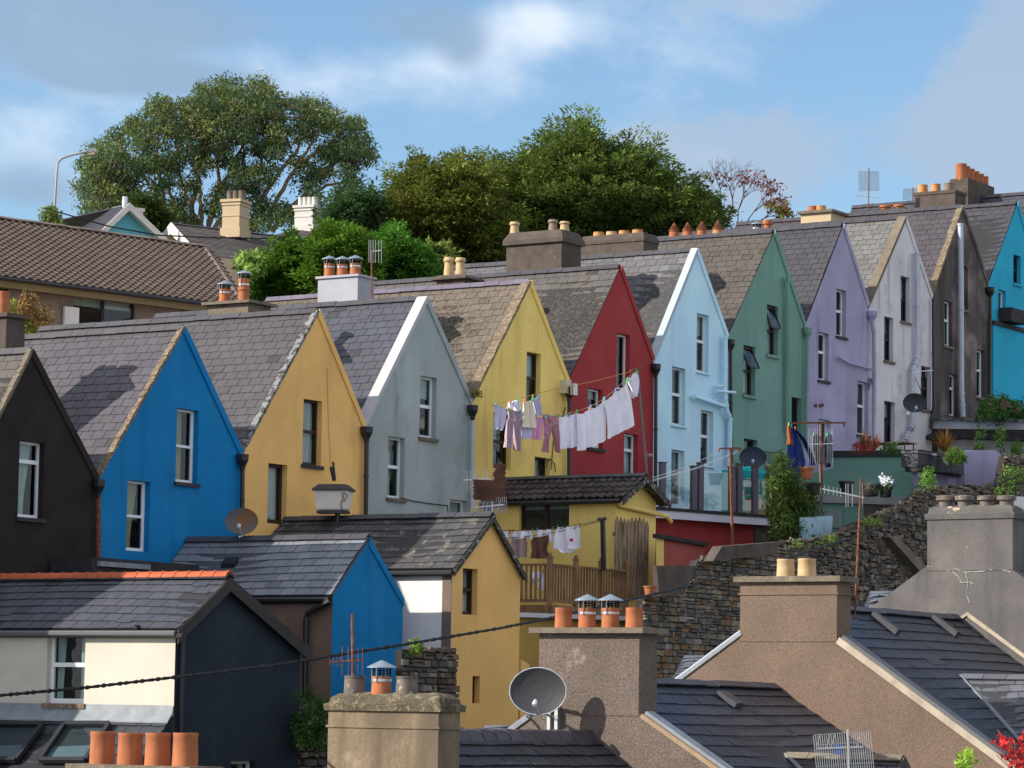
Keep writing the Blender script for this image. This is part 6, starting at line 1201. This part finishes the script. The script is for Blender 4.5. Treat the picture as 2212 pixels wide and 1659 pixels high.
def leaves(C, Nrm, Up, ln, wd, col, shape='leaf'):
    """arrays: centres, side axis, length axis; returns verts, cols (4 per leaf)"""
    a = Nrm*wd[:, None]*.5; b = Up*ln[:, None]
    v = np.stack([C, C+b*.45+a, C+b, C+b*.45-a], 1) if shape == 'leaf' else np.stack([C-a*.5, C+b*.3-a, C+b, C+b*.3+a], 1)
    return v.reshape(-1, 3), np.repeat(col, 4, 0)
def leafmesh(name, parts, parent=None, loc=None):
    V_ = np.concatenate([p[0] for p in parts]); Cc = np.concatenate([p[1] for p in parts]); org = np.array(worg(parent) if parent is not None else loc); V_ = V_-org; n = len(V_)//4
    me = bpy.data.meshes.new(name); me.vertices.add(len(V_)); me.vertices.foreach_set('co', V_.astype(np.float32).ravel()); me.loops.add(n*4); me.loops.foreach_set('vertex_index', np.arange(n*4, dtype=np.int32)); me.polygons.add(n); me.polygons.foreach_set('loop_start', np.arange(0, n*4, 4, dtype=np.int32)); me.update(calc_edges=True)
    ca = me.color_attributes.new('tint', 'FLOAT_COLOR', 'CORNER'); cs = np.ones((n*4, 4), dtype=np.float32); cs[:, :3] = Cc; cs[:, :3] *= 1.75; ca.data.foreach_set('color', cs.ravel()); me.materials.append(LEAF)
    o = bpy.data.objects.new(name, me); COL.objects.link(o)
    if parent is not None: o.parent = parent
    else: o.location = V3(loc)
    return o
def unit(a): return a/np.maximum(np.linalg.norm(a, axis=1, keepdims=True), 1e-6)
def clump(c, r, n, size, asp, c1, c2, droop=0., mode='leaf', vert=.8, outw=.6, cvar=.15):
    """leaf cloud inside one ellipsoidal clump"""
    d = unit(rng.normal(size=(n, 3))); rr = r*rng.uniform(.35, 1, n)**.6; P = np.array(c)+d*rr[:, None]*np.array([1, 1, vert])
    nrm = unit(d+rng.normal(size=(n, 3))*.5); up_ = unit(np.cross(nrm, rng.normal(size=(n, 3)))+np.array([0, 0, -droop*.6])); side = unit(np.cross(up_, nrm))
    s = size*rng.uniform(.6, 1.3, n); t = rng.uniform(0, 1, (n, 1)); k = rng.uniform(1-cvar, 1+cvar, (n, 1)); col = (np.array(c1)*(1-t)+np.array(c2)*t)*k
    return leaves(P, side, up_, s, s*asp, col, mode)
def inpoly(x, y, poly):
    c = False; j = len(poly)-1
    for i in range(len(poly)):
        xi, yi = poly[i]; xj, yj = poly[j]
        if (yi > y) != (yj > y) and x < (xj-xi)*(y-yi)/(yj-yi)+xi: c = not c
        j = i
    return c
def edist(x, y, poly):
    b = 1e9
    for i in range(len(poly)):
        x0, y0 = poly[i-1]; x1, y1 = poly[i]; dx, dy = x1-x0, y1-y0; t = max(0, min(1, ((x-x0)*dx+(y-y0)*dy)/(dx*dx+dy*dy+1e-9))); b = min(b, math.hypot(x-x0-dx*t, y-y0-dy*t))
    return b
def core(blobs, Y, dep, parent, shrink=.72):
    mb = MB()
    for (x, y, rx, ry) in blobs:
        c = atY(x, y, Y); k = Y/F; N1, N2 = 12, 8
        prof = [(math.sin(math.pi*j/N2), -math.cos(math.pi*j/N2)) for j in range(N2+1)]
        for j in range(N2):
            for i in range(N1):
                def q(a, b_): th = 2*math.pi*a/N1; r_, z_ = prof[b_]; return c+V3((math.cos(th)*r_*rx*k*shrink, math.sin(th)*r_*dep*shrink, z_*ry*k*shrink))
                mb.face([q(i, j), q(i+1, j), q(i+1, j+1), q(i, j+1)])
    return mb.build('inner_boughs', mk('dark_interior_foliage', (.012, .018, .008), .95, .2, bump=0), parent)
def conifer(label, poly, Y, thick, ncl, cr, c1, c2, c3, trunk, coreb, spray=90, size=.34, p3=.2, seed=1, asp=.3, tip=1.0, down=0):
    poly = [(x, y+down) for x, y in poly]
    rnd = random.Random(seed); xs_ = [p[0] for p in poly]; ys_ = [p[1] for p in poly]; root = T('conifer', label, 'tree', atY(trunk[0], trunk[1], Y)-Z*4); k = F/Y; parts = []
    mx = max(edist(rnd.uniform(min(xs_), max(xs_)), rnd.uniform(min(ys_), max(ys_)), poly) for _ in range(1)) if 0 else (max(xs_)-min(xs_))*.3
    n = 0; tries = 0
    while n < ncl and tries < ncl*20:
        tries += 1; x = rnd.uniform(min(xs_), max(xs_)); y = rnd.uniform(min(ys_), max(ys_))
        if not inpoly(x, y, poly): continue
        e = edist(x, y, poly)
        if e < cr*k*.4: continue
        f = min(1, e/mx); half = thick*math.sqrt(max(0, 1-(1-f)**2)); fr_ = rnd.random()
        yy = Y-half*(1 if fr_ < .75 else rnd.uniform(-1, 1))+rnd.uniform(-.5, .3); c = atY(x, y, yy); r = cr*rnd.uniform(.6, 1.35)
        hx = (x-(min(xs_)+max(xs_))/2)/(max(xs_)-min(xs_)); n += 1
        ci = c3 if rnd.random() < p3 else c1; cj = c2; g = rnd.uniform(.75, 1.25)
        # a bough: sprays fanning from an axis that points outwards and slightly up, tips drooping
        ax = V3((hx*1.5+rnd.uniform(-.6, .6), -.9+rnd.uniform(-.5, .3), .25+rnd.uniform(-.3, .6)*tip)).normalized(); m_ = spray; t = rng.uniform(0, 1, m_); A_c = np.array(c)+np.outer((t-.5)*r*2.5, np.array(ax)); spread = (1-t*.75)*r*.5
        off = rng.normal(size=(m_, 3))*spread[:, None]*np.array([1, 1, .34]); P = A_c+off+np.outer(-np.abs(off[:, 0])*.25, [0, 0, 1])
        up_ = unit(unit(off+1e-5)*.8+np.array(ax)*.9+rng.normal(size=(m_, 3))*.25+np.array([0, 0, -.25])); side = unit(np.cross(up_, unit(off+1e-5)*.7+np.array([0, 0, .7])+rng.normal(size=(m_, 3))*.35)); s = size*rng.uniform(.6, 1.4, m_)
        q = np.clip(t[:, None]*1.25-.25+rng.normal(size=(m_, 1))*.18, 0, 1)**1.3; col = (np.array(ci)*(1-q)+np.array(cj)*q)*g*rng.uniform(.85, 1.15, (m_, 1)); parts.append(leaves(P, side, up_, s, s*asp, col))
    leafmesh('crown', parts, root)
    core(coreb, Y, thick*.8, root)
    mb = MB(); b_ = atY(trunk[0], trunk[1], Y)-Z*4; mb.tube([b_, b_+Z*3, atY(trunk[0], min(ys_)+(max(ys_)-min(ys_))*.35, Y)], [.45, .35, .1], 8); mb.build('trunk', mk('dark_bark', (.06, .045, .035), .95, .3, 3, .5, 10), root)
    return root
cv = lambda pts, sx, sy, k: [(x*k+sx, y*k+sy) for x, y in pts]
big = cv([(600, 420), (640, 300), (700, 252), (800, 245), (870, 215), (885, 190), (940, 110), (1040, 95), (1100, 55), (1170, 45), (1250, 82), (1350, 82), (1440, 115), (1460, 175), (1520, 215), (1590, 265), (1630, 335), (1700, 310), (1750, 385), (1830, 440), (1880, 520), (1960, 565), (2030, 640), (2040, 760), (1200, 850), (650, 900), (600, 700)], 810, 216, .3906)
G1, G2, G3 = (.018, .036, .010), (.088, .125, .028), (.04, .06, .012)
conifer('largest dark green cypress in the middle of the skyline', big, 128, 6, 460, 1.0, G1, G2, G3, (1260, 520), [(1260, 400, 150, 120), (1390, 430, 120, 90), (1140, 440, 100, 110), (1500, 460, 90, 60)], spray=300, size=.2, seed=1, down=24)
lef = cv([(-10, 900), (-20, 640), (0, 560), (50, 500), (60, 470), (110, 440), (105, 385), (160, 365), (200, 330), (290, 290), (340, 295), (410, 245), (460, 262), (470, 305), (540, 268), (590, 290), (600, 345), (640, 310), (700, 370), (720, 500), (770, 560), (740, 640), (880, 690), (880, 740), (720, 780), (650, 900)], 810, 216, .3906)
conifer('rusty-tinged cypress left of the largest one', lef, 122, 4.5, 320, .9, (.018, .034, .010), (.095, .118, .022), (.09, .06, .015), (960, 560), [(930, 440, 80, 90), (1010, 480, 70, 90), (880, 520, 60, 60)], spray=280, size=.2, seed=2, down=12, p3=.22)
drk = [(705, 500), (712, 450), (720, 430), (745, 415), (775, 408), (800, 412), (822, 425), (825, 500), (780, 520), (720, 520)]
conifer('bluish dark tree behind the bright green hedge trees', drk, 120, 3, 90, .7, (.02, .05, .02), (.045, .085, .03), (.05, .09, .03), (770, 500), [(770, 470, 50, 45)], spray=190, size=.2, seed=3)
b1 = cv([(-60, 1000), (-30, 900), (60, 780), (100, 680), (190, 580), (260, 480), (320, 418), (370, 480), (430, 560), (470, 700), (500, 900), (480, 1000)], 540, 378, .26852)
conifer('small pointed bright green conifer left of the hedge trees', b1, 104, 2, 130, .5, (.014, .038, .007), (.058, .125, .014), (.1, .2, .02), (600, 640), [(615, 590, 42, 70)], spray=200, size=.15, seed=4, asp=.35)
b2 = cv([(440, 1000), (450, 640), (480, 540), (560, 460), (600, 380), (700, 400), (800, 350), (880, 400), (980, 470), (1060, 560), (1080, 820), (1000, 1000)], 540, 378, .26852)
conifer('bright feathery green conifer above the lavender chimney', b2, 103, 2.4, 200, .55, (.014, .038, .007), (.068, .135, .015), (.12, .22, .03), (740, 640), [(730, 560, 60, 50), (700, 610, 60, 50)], spray=200, size=.16, seed=5, asp=.35)
b3 = cv([(1000, 860), (1040, 520), (1130, 440), (1220, 430), (1320, 540), (1400, 620), (1480, 720), (1500, 860)], 540, 378, .26852)
conifer('mid green conifer right of the thin aerial', b3, 106, 2.4, 130, .55, (.02, .07, .012), (.05, .13, .018), (.1, .2, .03), (880, 620), [(870, 560, 50, 35)], spray=200, size=.16, seed=6, asp=.35)
b4 = cv([(1400, 820), (1420, 640), (1480, 520), (1560, 560), (1620, 680), (1640, 820)], 540, 378, .26852)
conifer('small yellow-green conifer at the foot of the rusty-tinged cypress', b4, 112, 1.5, 50, .5, (.05, .075, .015), (.12, .15, .04), (.18, .2, .06), (945, 600), [(948, 570, 18, 25)], spray=100, size=.24, seed=7)
# eucalyptus
ek = .34177; ec = lambda x, y: (x*ek+108, y*ek+135); EY = 134
eu = T('eucalyptus_tree', 'huge spreading eucalyptus with pale peeling limbs, upper left skyline', 'tree', atY(*ec(1000, 1050), EY)-Z*5)
blobs = [(300, 640, 110, 110), (270, 760, 90, 110), (290, 900, 110, 70), (400, 560, 90, 90), (440, 700, 110, 110), (480, 850, 120, 100), (560, 440, 90, 110), (680, 330, 70, 90), (660, 470, 110, 110), (600, 620, 90, 80), (730, 640, 90, 90), (700, 780, 70, 60), (600, 950, 90, 60), (810, 400, 80, 110), (900, 290, 90, 90), (1000, 220, 90, 90), (1130, 170, 100, 80), (960, 420, 110, 90), (1080, 330, 100, 90), (1200, 280, 90, 90), (1330, 170, 80, 70), (1400, 260, 90, 90), (1320, 360, 110, 90), (1200, 430, 90, 80), (1420, 420, 70, 110), (1040, 520, 110, 70), (880, 560, 80, 60), (1330, 520, 90, 70), (1440, 560, 60, 80), (1130, 620, 60, 50), (1580, 280, 70, 60), (1690, 310, 80, 70), (1640, 420, 100, 80), (1780, 380, 80, 80), (1890, 390, 70, 70), (1940, 500, 80, 80), (1850, 540, 80, 70), (2000, 600, 45, 55), (1900, 650, 70, 60), (1930, 750, 45, 45), (1740, 570, 70, 50), (1700, 690, 60, 40), (1620, 760, 60, 35), (1580, 640, 50, 40), (1350, 700, 80, 60), (1260, 790, 60, 60), (1360, 900, 80, 60), (1470, 960, 80, 50), (1300, 1010, 90, 50), (1660, 880, 60, 40), (1560, 1000, 60, 40), (960, 660, 50, 50), (800, 920, 80, 60), (860, 1000, 90, 40), (740, 1010, 60, 50), (430, 460, 18, 36), (720, 260, 26, 30), (1100, 800, 60, 50), (1190, 700, 40, 50), (380, 800, 90, 90), (880, 780, 40, 50), (1040, 900, 40, 60)]
parts = []; ctr = []
rnd = random.Random(9)
for (x, y, rx, ry) in blobs:
    for _ in range(int(5+rx*ry/560)):
        a = rnd.uniform(0, 6.283); rr = math.sqrt(rnd.random())*.92; px_, py_ = x+math.cos(a)*rr*rx, y+math.sin(a)*rr*ry; yy = EY+rnd.uniform(-3.6, 3.2)*(1-.3*rr); c = atY(*ec(px_, py_), yy); g = rnd.uniform(.75, 1.2); yl = rnd.random() < .3+.2*(py_ < 500)
        c1 = (.035*g, .06*g, .028*g); c2 = (.12*g, .14*g, .03*g) if yl else (.06*g, .095*g, .045*g); parts.append(clump(c, rnd.uniform(.34, .66), 80, .19, .34, c1, c2, droop=.7, outw=.3)); ctr.append((px_, py_, c))
leafmesh('crown', parts, eu)
bark = mk('peeling_eucalyptus_bark', (.36, .25, .17), .85, .3, 1.2, .3, 10, streak=((.2, .13, .1), 3, .5, .65, .7))
limbs = [[(900, 1060), (905, 900), (930, 760), (955, 620), (990, 470), (1000, 330)], [(1000, 1050), (1050, 850), (1120, 720), (1200, 560), (1280, 380), (1330, 250)], [(1010, 1050), (1040, 900), (1075, 780), (1055, 620), (1080, 440), (1120, 260)], [(1080, 1060), (1150, 850), (1220, 640), (1230, 500), (1210, 350)], [(700, 1060), (715, 900), (700, 760), (690, 640), (665, 480), (680, 350)], [(725, 1060), (680, 900), (640, 790), (560, 690), (480, 600)], [(640, 1080), (600, 930), (480, 830), (360, 720)], [(940, 1060), (880, 900), (830, 770), (800, 600), (830, 450)], [(1380, 1060), (1440, 850), (1560, 650), (1680, 480), (1720, 360)], [(1400, 1070), (1540, 900), (1700, 740), (1830, 620), (1920, 520)], [(1300, 1060), (1350, 850), (1440, 700), (1560, 560), (1590, 400), (1600, 300)], [(1480, 1000), (1620, 850), (1750, 775), (1880, 755)], [(960, 1060), (950, 900), (950, 760), (900, 620), (880, 480)], [(1040, 1060), (1130, 900), (1230, 760), (1330, 640), (1400, 500)], [(820, 1060), (780, 930), (760, 800), (740, 680)], [(560, 1060), (420, 950), (320, 880)], [(1700, 740), (1780, 640), (1900, 600)], [(1560, 650), (1640, 600), (1800, 500)]]
mb = MB(); nodes = []
for l in limbs:
    yo = rnd.uniform(-1.5, 1.0); P_ = [atY(*ec(*p), EY+yo*i/(len(l)-1)) for i, p in enumerate(l)]; fine = []
    for a, b in zip(P_[:-1], P_[1:]):
        for k in range(4): fine.append(lerp(a, b, k/4)+V3((rnd.uniform(-.06, .06), rnd.uniform(-.06, .06), 0)))
    fine.append(P_[-1]); n = len(fine); mb.tube(fine, [.10*(1-.8*i/n)+.015 for i in range(n)], 7)
    nodes += fine[3:]
mb.build('trunk', bark, eu)
mb = MB(); na = np.array([tuple(p) for p in nodes])
for (x, y, c) in ctr[::2]:
    dd = np.linalg.norm(na-np.array(c), axis=1)+np.maximum(0, na[:, 2]-c.z)*2; j = int(dd.argmin()); a = V3(na[j]); mid = lerp(a, c, .5)+V3((rnd.uniform(-.15, .15), 0, -.12)); mb.tube([a, mid, c], [.03, .02, .01], 5)
mb.build('twig', bark, eu); eu.children[-1]['kind'] = 'stuff'
# dark undergrowth below the eucalyptus
mb_ = [(300, 470), (330, 455), (420, 465), (480, 478), (560, 490), (700, 470), (705, 520), (300, 520)]
conifer('dark bushy tree under the eucalyptus', [(296, 540), (296, 440), (320, 420), (352, 440), (362, 480), (372, 540)], 128, 1.5, 60, .6, (.018, .035, .01), (.04, .06, .015), (.05, .08, .02), (330, 500), [(330, 490, 25, 35)], spray=90, size=.26, seed=11)
# bare reddish tree
bt = T('bare_tree', 'half bare tree with a few dark red leaves at the right of the skyline trees', 'tree', atY(1600, 500, 124)-Z*3); mb = MB(); parts = []; rnd = random.Random(21)
def grow(p, d, L, r, dep):
    q = p+d*L; mid = p+d*L*.5+V3((rnd.uniform(-1, 1), 0, rnd.uniform(-1, 1)))*L*.06; mb.tube([p, mid, q], [r, r*.8, r*.6], 4, cap=False)
    if dep <= 2:
        if rnd.random() < .45 and proj(q)[1] > 375: parts.append(clump(q, .3, 2, .13, .8, (.10, .03, .025), (.16, .06, .03), outw=.2))
        if proj(q)[1] > 440 and rnd.random() < .5: parts.append(clump(q, .3, 4, .13, .7, (.08, .10, .02), (.16, .17, .03), outw=.2))
    if dep == 0: return
    for k in range(3 if dep > 2 else 2): dd = (d+V3((rnd.uniform(-.75, .85), rnd.uniform(-.5, .5), rnd.uniform(-.55, .35)))*.75).normalized(); grow(q, dd, L*rnd.uniform(.62, .85), r*.62, dep-1)
for (x, y, dx, dz, L) in ((1560, 490, -.15, 1, .95), (1590, 495, .1, 1, .85), (1610, 490, .45, .8, .8), (1570, 490, .25, .9, 1.0), (1630, 488, .6, .5, .55)): grow(atY(x, y, 124), V3((dx, 0, dz)).normalized(), L*.88, .035, 5)
mb.build('branch', mk('grey_twig', (.07, .045, .04), .9, .1, bump=0), bt); leafmesh('leaf', parts, bt)
for k in ('branch', 'leaf'):
    for c_ in bt.children:
        if c_.name.split('.')[0] == k: c_['kind'] = 'stuff'
def bush(name, label, pts, Y, n, cr, size, c1, c2, nl_=70, asp=.4, droop=.2, cat='bush', group=None, off=None, mode='leaf', vert=.8, outw=.6):
    rnd = random.Random(len(label)); xs_ = [p[0] for p in pts]; ys_ = [p[1] for p in pts]; parts = []; m_ = 0; t = 0
    while m_ < n and t < n*30:
        t += 1; x = rnd.uniform(min(xs_), max(xs_)); y = rnd.uniform(min(ys_), max(ys_))
        if not inpoly(x, y, pts): continue
        m_ += 1; g = rnd.uniform(.6, 1.4)
        c = hG(x, y, off+rnd.uniform(-.25, .25)) if off is not None else atY(x, y, Y+rnd.uniform(-.6, .6))
        parts.append(clump(c, cr*rnd.uniform(.6, 1.2), nl_, size, asp, tuple(v*g for v in c1), tuple(v*g for v in c2), droop, mode, vert, outw))
    V_ = np.concatenate([p[0] for p in parts]); lo = V_.min(0); hi = V_.max(0); o = leafmesh(name, parts, None, ((lo[0]+hi[0])/2, (lo[1]+hi[1])/2, lo[2])); o['label'] = label; o['category'] = cat
    if group: o['group'] = group
    return o
bush('shrub', 'yellow-green and reddish shrub behind the bright blue roof', [(-20, 740), (-10, 680), (20, 655), (50, 660), (70, 680), (100, 675), (108, 700), (60, 740)], 84, 60, .32, .13, (.07, .09, .015), (.15, .16, .025), 50)
bush('shrub', 'russet spiky shrub against the grey brick wall', [(45, 690), (55, 640), (62, 640), (72, 660), (85, 650), (105, 690), (90, 710)], 83, 22, .25, .14, (.11, .07, .035), (.17, .11, .04), 40, droop=-.5)
bush('small_tree', 'leafy sapling beside the foot of the street lamp', [(98, 490), (100, 455), (112, 452), (126, 462), (140, 486), (125, 492)], 103, 26, .3, .15, (.05, .075, .02), (.10, .13, .03), 40, cat='tree')
bush('laurel', 'pale green laurel at the hip of the brown roof', [(515, 575), (520, 555), (545, 548), (570, 560), (560, 590), (535, 600)], 101, 26, .3, .2, (.09, .16, .03), (.2, .28, .07), 40)
bush('creeper', 'dark green creeper with pink flowers on the weathered black gable', [(2116, 905), (2120, 870), (2140, 858), (2180, 868), (2260, 880), (2260, 908)], 0, 60, .3, .13, (.02, .05, .012), (.04, .09, .02), 60, off=2.6)
bush('flower', 'pink flowers scattered over the dark green creeper', [(2130, 875), (2150, 862), (2212, 885), (2200, 892)], 0, 12, .12, .07, (.25, .05, .12), (.4, .1, .2), 5, off=3.2, cat='flowers')
bush('bamboo', 'tall feathery green bamboo beside the glass balustrade', [(1668, 1165), (1664, 1080), (1672, 1000), (1684, 985), (1710, 1030), (1740, 1060), (1756, 1110), (1748, 1160), (1710, 1172)], 0, 90, .32, .2, (.016, .032, .007), (.045, .07, .013), 70, .16, .5, off=5.6)
for lb_, x_, y_ in (('small weed on top of the rubble left of the rusty mast', 1790, 1166), ('scrubby weed on the rubble under the concrete ledge', 1880, 1124), ('grassy tuft where the neat stone wall meets the rubble', 1720, 1180)):
    bush('weed', lb_, [(x_-20, y_+8), (x_-10, y_-8), (x_+12, y_-10), (x_+22, y_+6)], 0, 9, .16, .08, (.03, .06, .015), (.08, .12, .03), 30, off=7.4)
bush('weed', 'green weed hanging on the rubble by the black beam', [(1992, 1050), (1994, 1022), (2008, 1016), (2016, 1040), (2006, 1056)], 0, 14, .2, .1, (.04, .09, .02), (.09, .17, .03), 40, off=7.4)
bush('weed', 'broad patch of weeds on the rubble right of the lilac wall', [(2150, 1060), (2160, 1030), (2200, 1000), (2215, 1050), (2180, 1075)], 0, 22, .22, .1, (.035, .07, .015), (.08, .13, .03), 40, off=7.4)
for k, (x, y, w, h) in enumerate(((2118, 962, 14, 38), (2161, 958, 16, 44), (2198, 968, 15, 30))):
    bush('buddleia', ('bright weed bush right of the grey planters', 'tall weed bush under the pale fascia', 'weed bush at the right edge under the pale fascia')[k], [(x-w*.6, y+h/2), (x-w*.3, y-h/2), (x, y-h*.9), (x+w*.3, y-h/2), (x+w*.6, y+h/2)], 0, 12, .2, .1, (.03, .07, .015), (.08, .14, .03), 30, off=4.6+k*.1)
bush('weed', 'leafy weed on the rubble wall under the white side wall', [(880, 1410), (884, 1388), (900, 1376), (915, 1392), (925, 1404), (900, 1412)], 0, 9, .12, .09, (.05, .10, .015), (.12, .18, .03), 26, off=ANX['och'][4]+1.6)
bush('bramble', 'dark bramble thicket in the gap beside the broad chimney', [(640, 1580), (645, 1500), (665, 1490), (705, 1520), (712, 1600), (700, 1620), (650, 1610)], 0, 45, .2, .1, (.015, .035, .01), (.045, .09, .02), 50, off=ANX['blue'][4]+2.2)
bush('moss_tuft', 'moss and twigs at the top of the pipe on the yellow gable', [(1012, 848), (1030, 838), (1042, 852), (1030, 862)], 0, 8, .12, .06, (.06, .055, .02), (.12, .10, .03), 40, off=.15)
crp = bush('creeper', 'red-leaved creeper in the bottom right corner', [(2160, 1640), (2150, 1600), (2180, 1580), (2215, 1560), (2240, 1640), (2200, 1670)], 30, 30, .07, .06, (.16, .01, .012), (.34, .02, .02), 8, .6, .4)
mb = MB(); rnd = random.Random(3)
for _ in range(14): a = atY(rnd.uniform(2170, 2240), 1700, 30); b = atY(rnd.uniform(2150, 2225), rnd.uniform(1575, 1640), 30+rnd.uniform(-.3, .3)); mb.tube([a, lerp(a, b, .5)+V3((.03, 0, .04)), b], .004, 4)
mb.build('stem', mk('red_stem', (.3, .08, .05), .7, 0, bump=0), crp)
bush('shoot', 'bright green leafy shoot at the bottom edge', [(2072, 1650), (2078, 1630), (2095, 1628), (2098, 1660), (2080, 1672)], 30, 14, .06, .07, (.08, .15, .015), (.17, .26, .03), 10, .5, -.3)
# phormiums and potted plants
def spiky(label, x, y, off, n, L, c1, c2, potl=None, w=.05):
    rnd = random.Random(len(label)); b = hG(x, y, off); mb = MB()
    for _ in range(n):
        th = rnd.uniform(0, 6.28); o_ = rnd.uniform(.15, .9); l = L*rnd.uniform(.6, 1.1); g = rnd.uniform(.6, 1.3); t = rnd.random(); mb.tn = tuple((a*(1-t)+b_*t)*g for a, b_ in zip(c1, c2)); prev = b; d = V3((math.cos(th)*o_, math.sin(th)*o_, 1)).normalized(); sd = d.cross(Z).normalized()*w*.5; pts = []
        for k in range(6): f = k/5; pts.append(b+d*l*f-Z*l*o_*.55*f*f)
        for k in range(5): s0 = sd*(1-(k/5)**2); s1 = sd*(1-((k+1)/5)**2); mb.face([pts[k]-s0, pts[k]+s0, pts[k+1]+s1, pts[k+1]-s1])
    return mb.thing('phormium', label, 'plant', LEAF)
spiky('large orange-bronze spiky plant in the grey planters', 2040, 978, 4.9, 90, .95, (.30, .13, .03), (.50, .28, .08))
spiky('bronze spiky plant at the left of the roof terrace', 1868, 974, 4.4, 45, .75, (.14, .05, .03), (.3, .15, .06)); spiky('dark red spiky plant in the middle of the roof terrace', 1888, 974, 4.4, 35, .7, (.10, .02, .02), (.25, .08, .04))
bush('geranium', 'red flowering plants along the roof terrace edge', [(1845, 974), (1848, 962), (1888, 960), (1892, 974)], 0, 16, .16, .08, (.25, .01, .015), (.1, .05, .02), 30, off=4.5)
bush('hebe', 'low dark green plant on the roof terrace', [(1910, 974), (1914, 962), (1935, 960), (1948, 974)], 0, 14, .18, .08, (.015, .04, .01), (.04, .08, .02), 40, off=4.5)
bush('box_bush', 'rounded green bush in the last grey planter', [(2046, 992), (2048, 978), (2062, 972), (2078, 980), (2082, 996)], 0, 26, .2, .08, (.03, .065, .012), (.07, .12, .02), 60, off=5.9)
def planter(label, x0, x1, y0, y1, off):
    a = hG(x0, y0, off); b = hG(x1, y0, off); h = a.z-hG(x0, y1, off).z; w_ = (b-a).dot(D); t = T('planter', label, 'planter', a-Z*h); mb = MB(); mb.box(a-Z*h, D*w_, RB*.5, Z*(h-.02)); mb.build('box', mk('grey_planter', (.07, .07, .085), .7, .15, 3, .3, 20), t); mb = MB(); mb.box(a-Z*h*.08-D*.03+NG*.03, D*(w_+.06), RB*.56, Z*.07); mb.build('rim', mk('grey_planter_rim', (.09, .09, .11), .7), t)
planter('long dark grey planter holding the big bronze plant', 1982, 2020, 976, 1008, 5.2); planter('narrow dark grey planter, the middle one', 2022, 2044, 982, 1014, 5.4); planter('dark grey planter holding the rounded bush', 2048, 2082, 990, 1020, 5.7)
def ppot(label, x, y, off, r, h, mat, kind='flare'):
    t = T('plant_pot', label, 'pot', hG(x, y, off)); mb = MB(); mb.lathe(hG(x, y, off), [(r*.72, 0), (r*.95, h*.85), (r*1.08, h*.86), (r*1.1, h), (r*.95, h), (0, h*.9)], 16); mb.build('pot', mat, t, smooth=True); return t
ppot('black pot with white daisies on the concrete ledge', 1913, 1074, 5.8, .2, .36, M['blackp']); ppot('wide black trough pot on the ledge with dry grey plants', 1881, 1072, 5.8, .26, .3, M['blackp']); ppot('black pot in the shadow at the left of the ledge', 1828, 1068, 5.8, .2, .34, M['blackp']); ppot('dark pot beside the low green wall', 1757, 1068, 5.8, .2, .3, M['blackp']); ppot('terracotta pot beside the royal blue robe', 1742, 1035, 5.3, .19, .3, M['terra']); ppot('terracotta pot at the foot of the primrose annex', 1404, 1286, 8.2, .14, .2, M['terra'])
bush('daisies', 'white daisies in the black pot', [(1899, 1046), (1903, 1030), (1920, 1028), (1930, 1042), (1924, 1050)], 0, 12, .12, .06, (.6, .6, .62), (.75, .75, .78), 16, .8, off=5.9, cat='flowers'); bush('foliage', 'green leaves below the white daisies', [(1900, 1052), (1903, 1044), (1924, 1044), (1928, 1052)], 0, 8, .12, .08, (.03, .07, .02), (.07, .12, .03), 30, off=5.8, cat='plant')
bush('dry_plant', 'dry greyish plants in the wide black trough', [(1868, 1064), (1872, 1044), (1886, 1038), (1896, 1062)], 0, 12, .14, .07, (.10, .10, .07), (.2, .18, .14), 30, .2, off=5.9, cat='plant')
# table and chairs silhouette on the terrace
tb = T('patio_table', 'small dark patio table on the roof terrace', 'table', hG(1925, 974, 4.)); o = hD(1905, 958, TG+D*.7)-NG*.3; mb = MB(); mb.box(o, D*.7, NG*1.1, Z*.04); mb.build('tabletop', M['wood'], tb)
for dx, dy in ((.05, .05), (.65, .05), (.05, 1.), (.65, 1.)): mb = MB(); mb.tube([o+D*dx+NG*dy, o+D*dx+NG*dy-Z*.75], .02, 5); mb.build('leg', M['blackp'], tb)

GR = dict(gabled_house='row of tall gabled houses', terraced_house='terrace of roughcast houses in the foreground', rear_annex='gabled annexes behind the row', tv_aerial='television aerials', satellite_dish='satellite dishes', washing_line_pole='washing line poles', conifer='dark trees on the skyline', planter='grey planters on the terrace', plant_pot='pots on the terraces', phormium='spiky plants on the terrace', roof_vent='vents on the slate roofs', dormer='dormers on the foreground roofs', washing_line='washing lines', t_shirt='t-shirts on the lower line', outhouse_roof='slivers of lower roofs', weed='weeds on the rubble', buddleia='bushes under the pale fascia', rubble_wall='dark rubble walls')
for o in SC.objects:
    k = o.name.split('.')[0]
    if o.parent is None and k in GR and 'label' in o: o['group'] = GR[k]

for o in SC.objects:
    if o.parent is None and o.name.split('.')[0] in ('weed', 'moss_tuft'): o['kind'] = 'stuff'
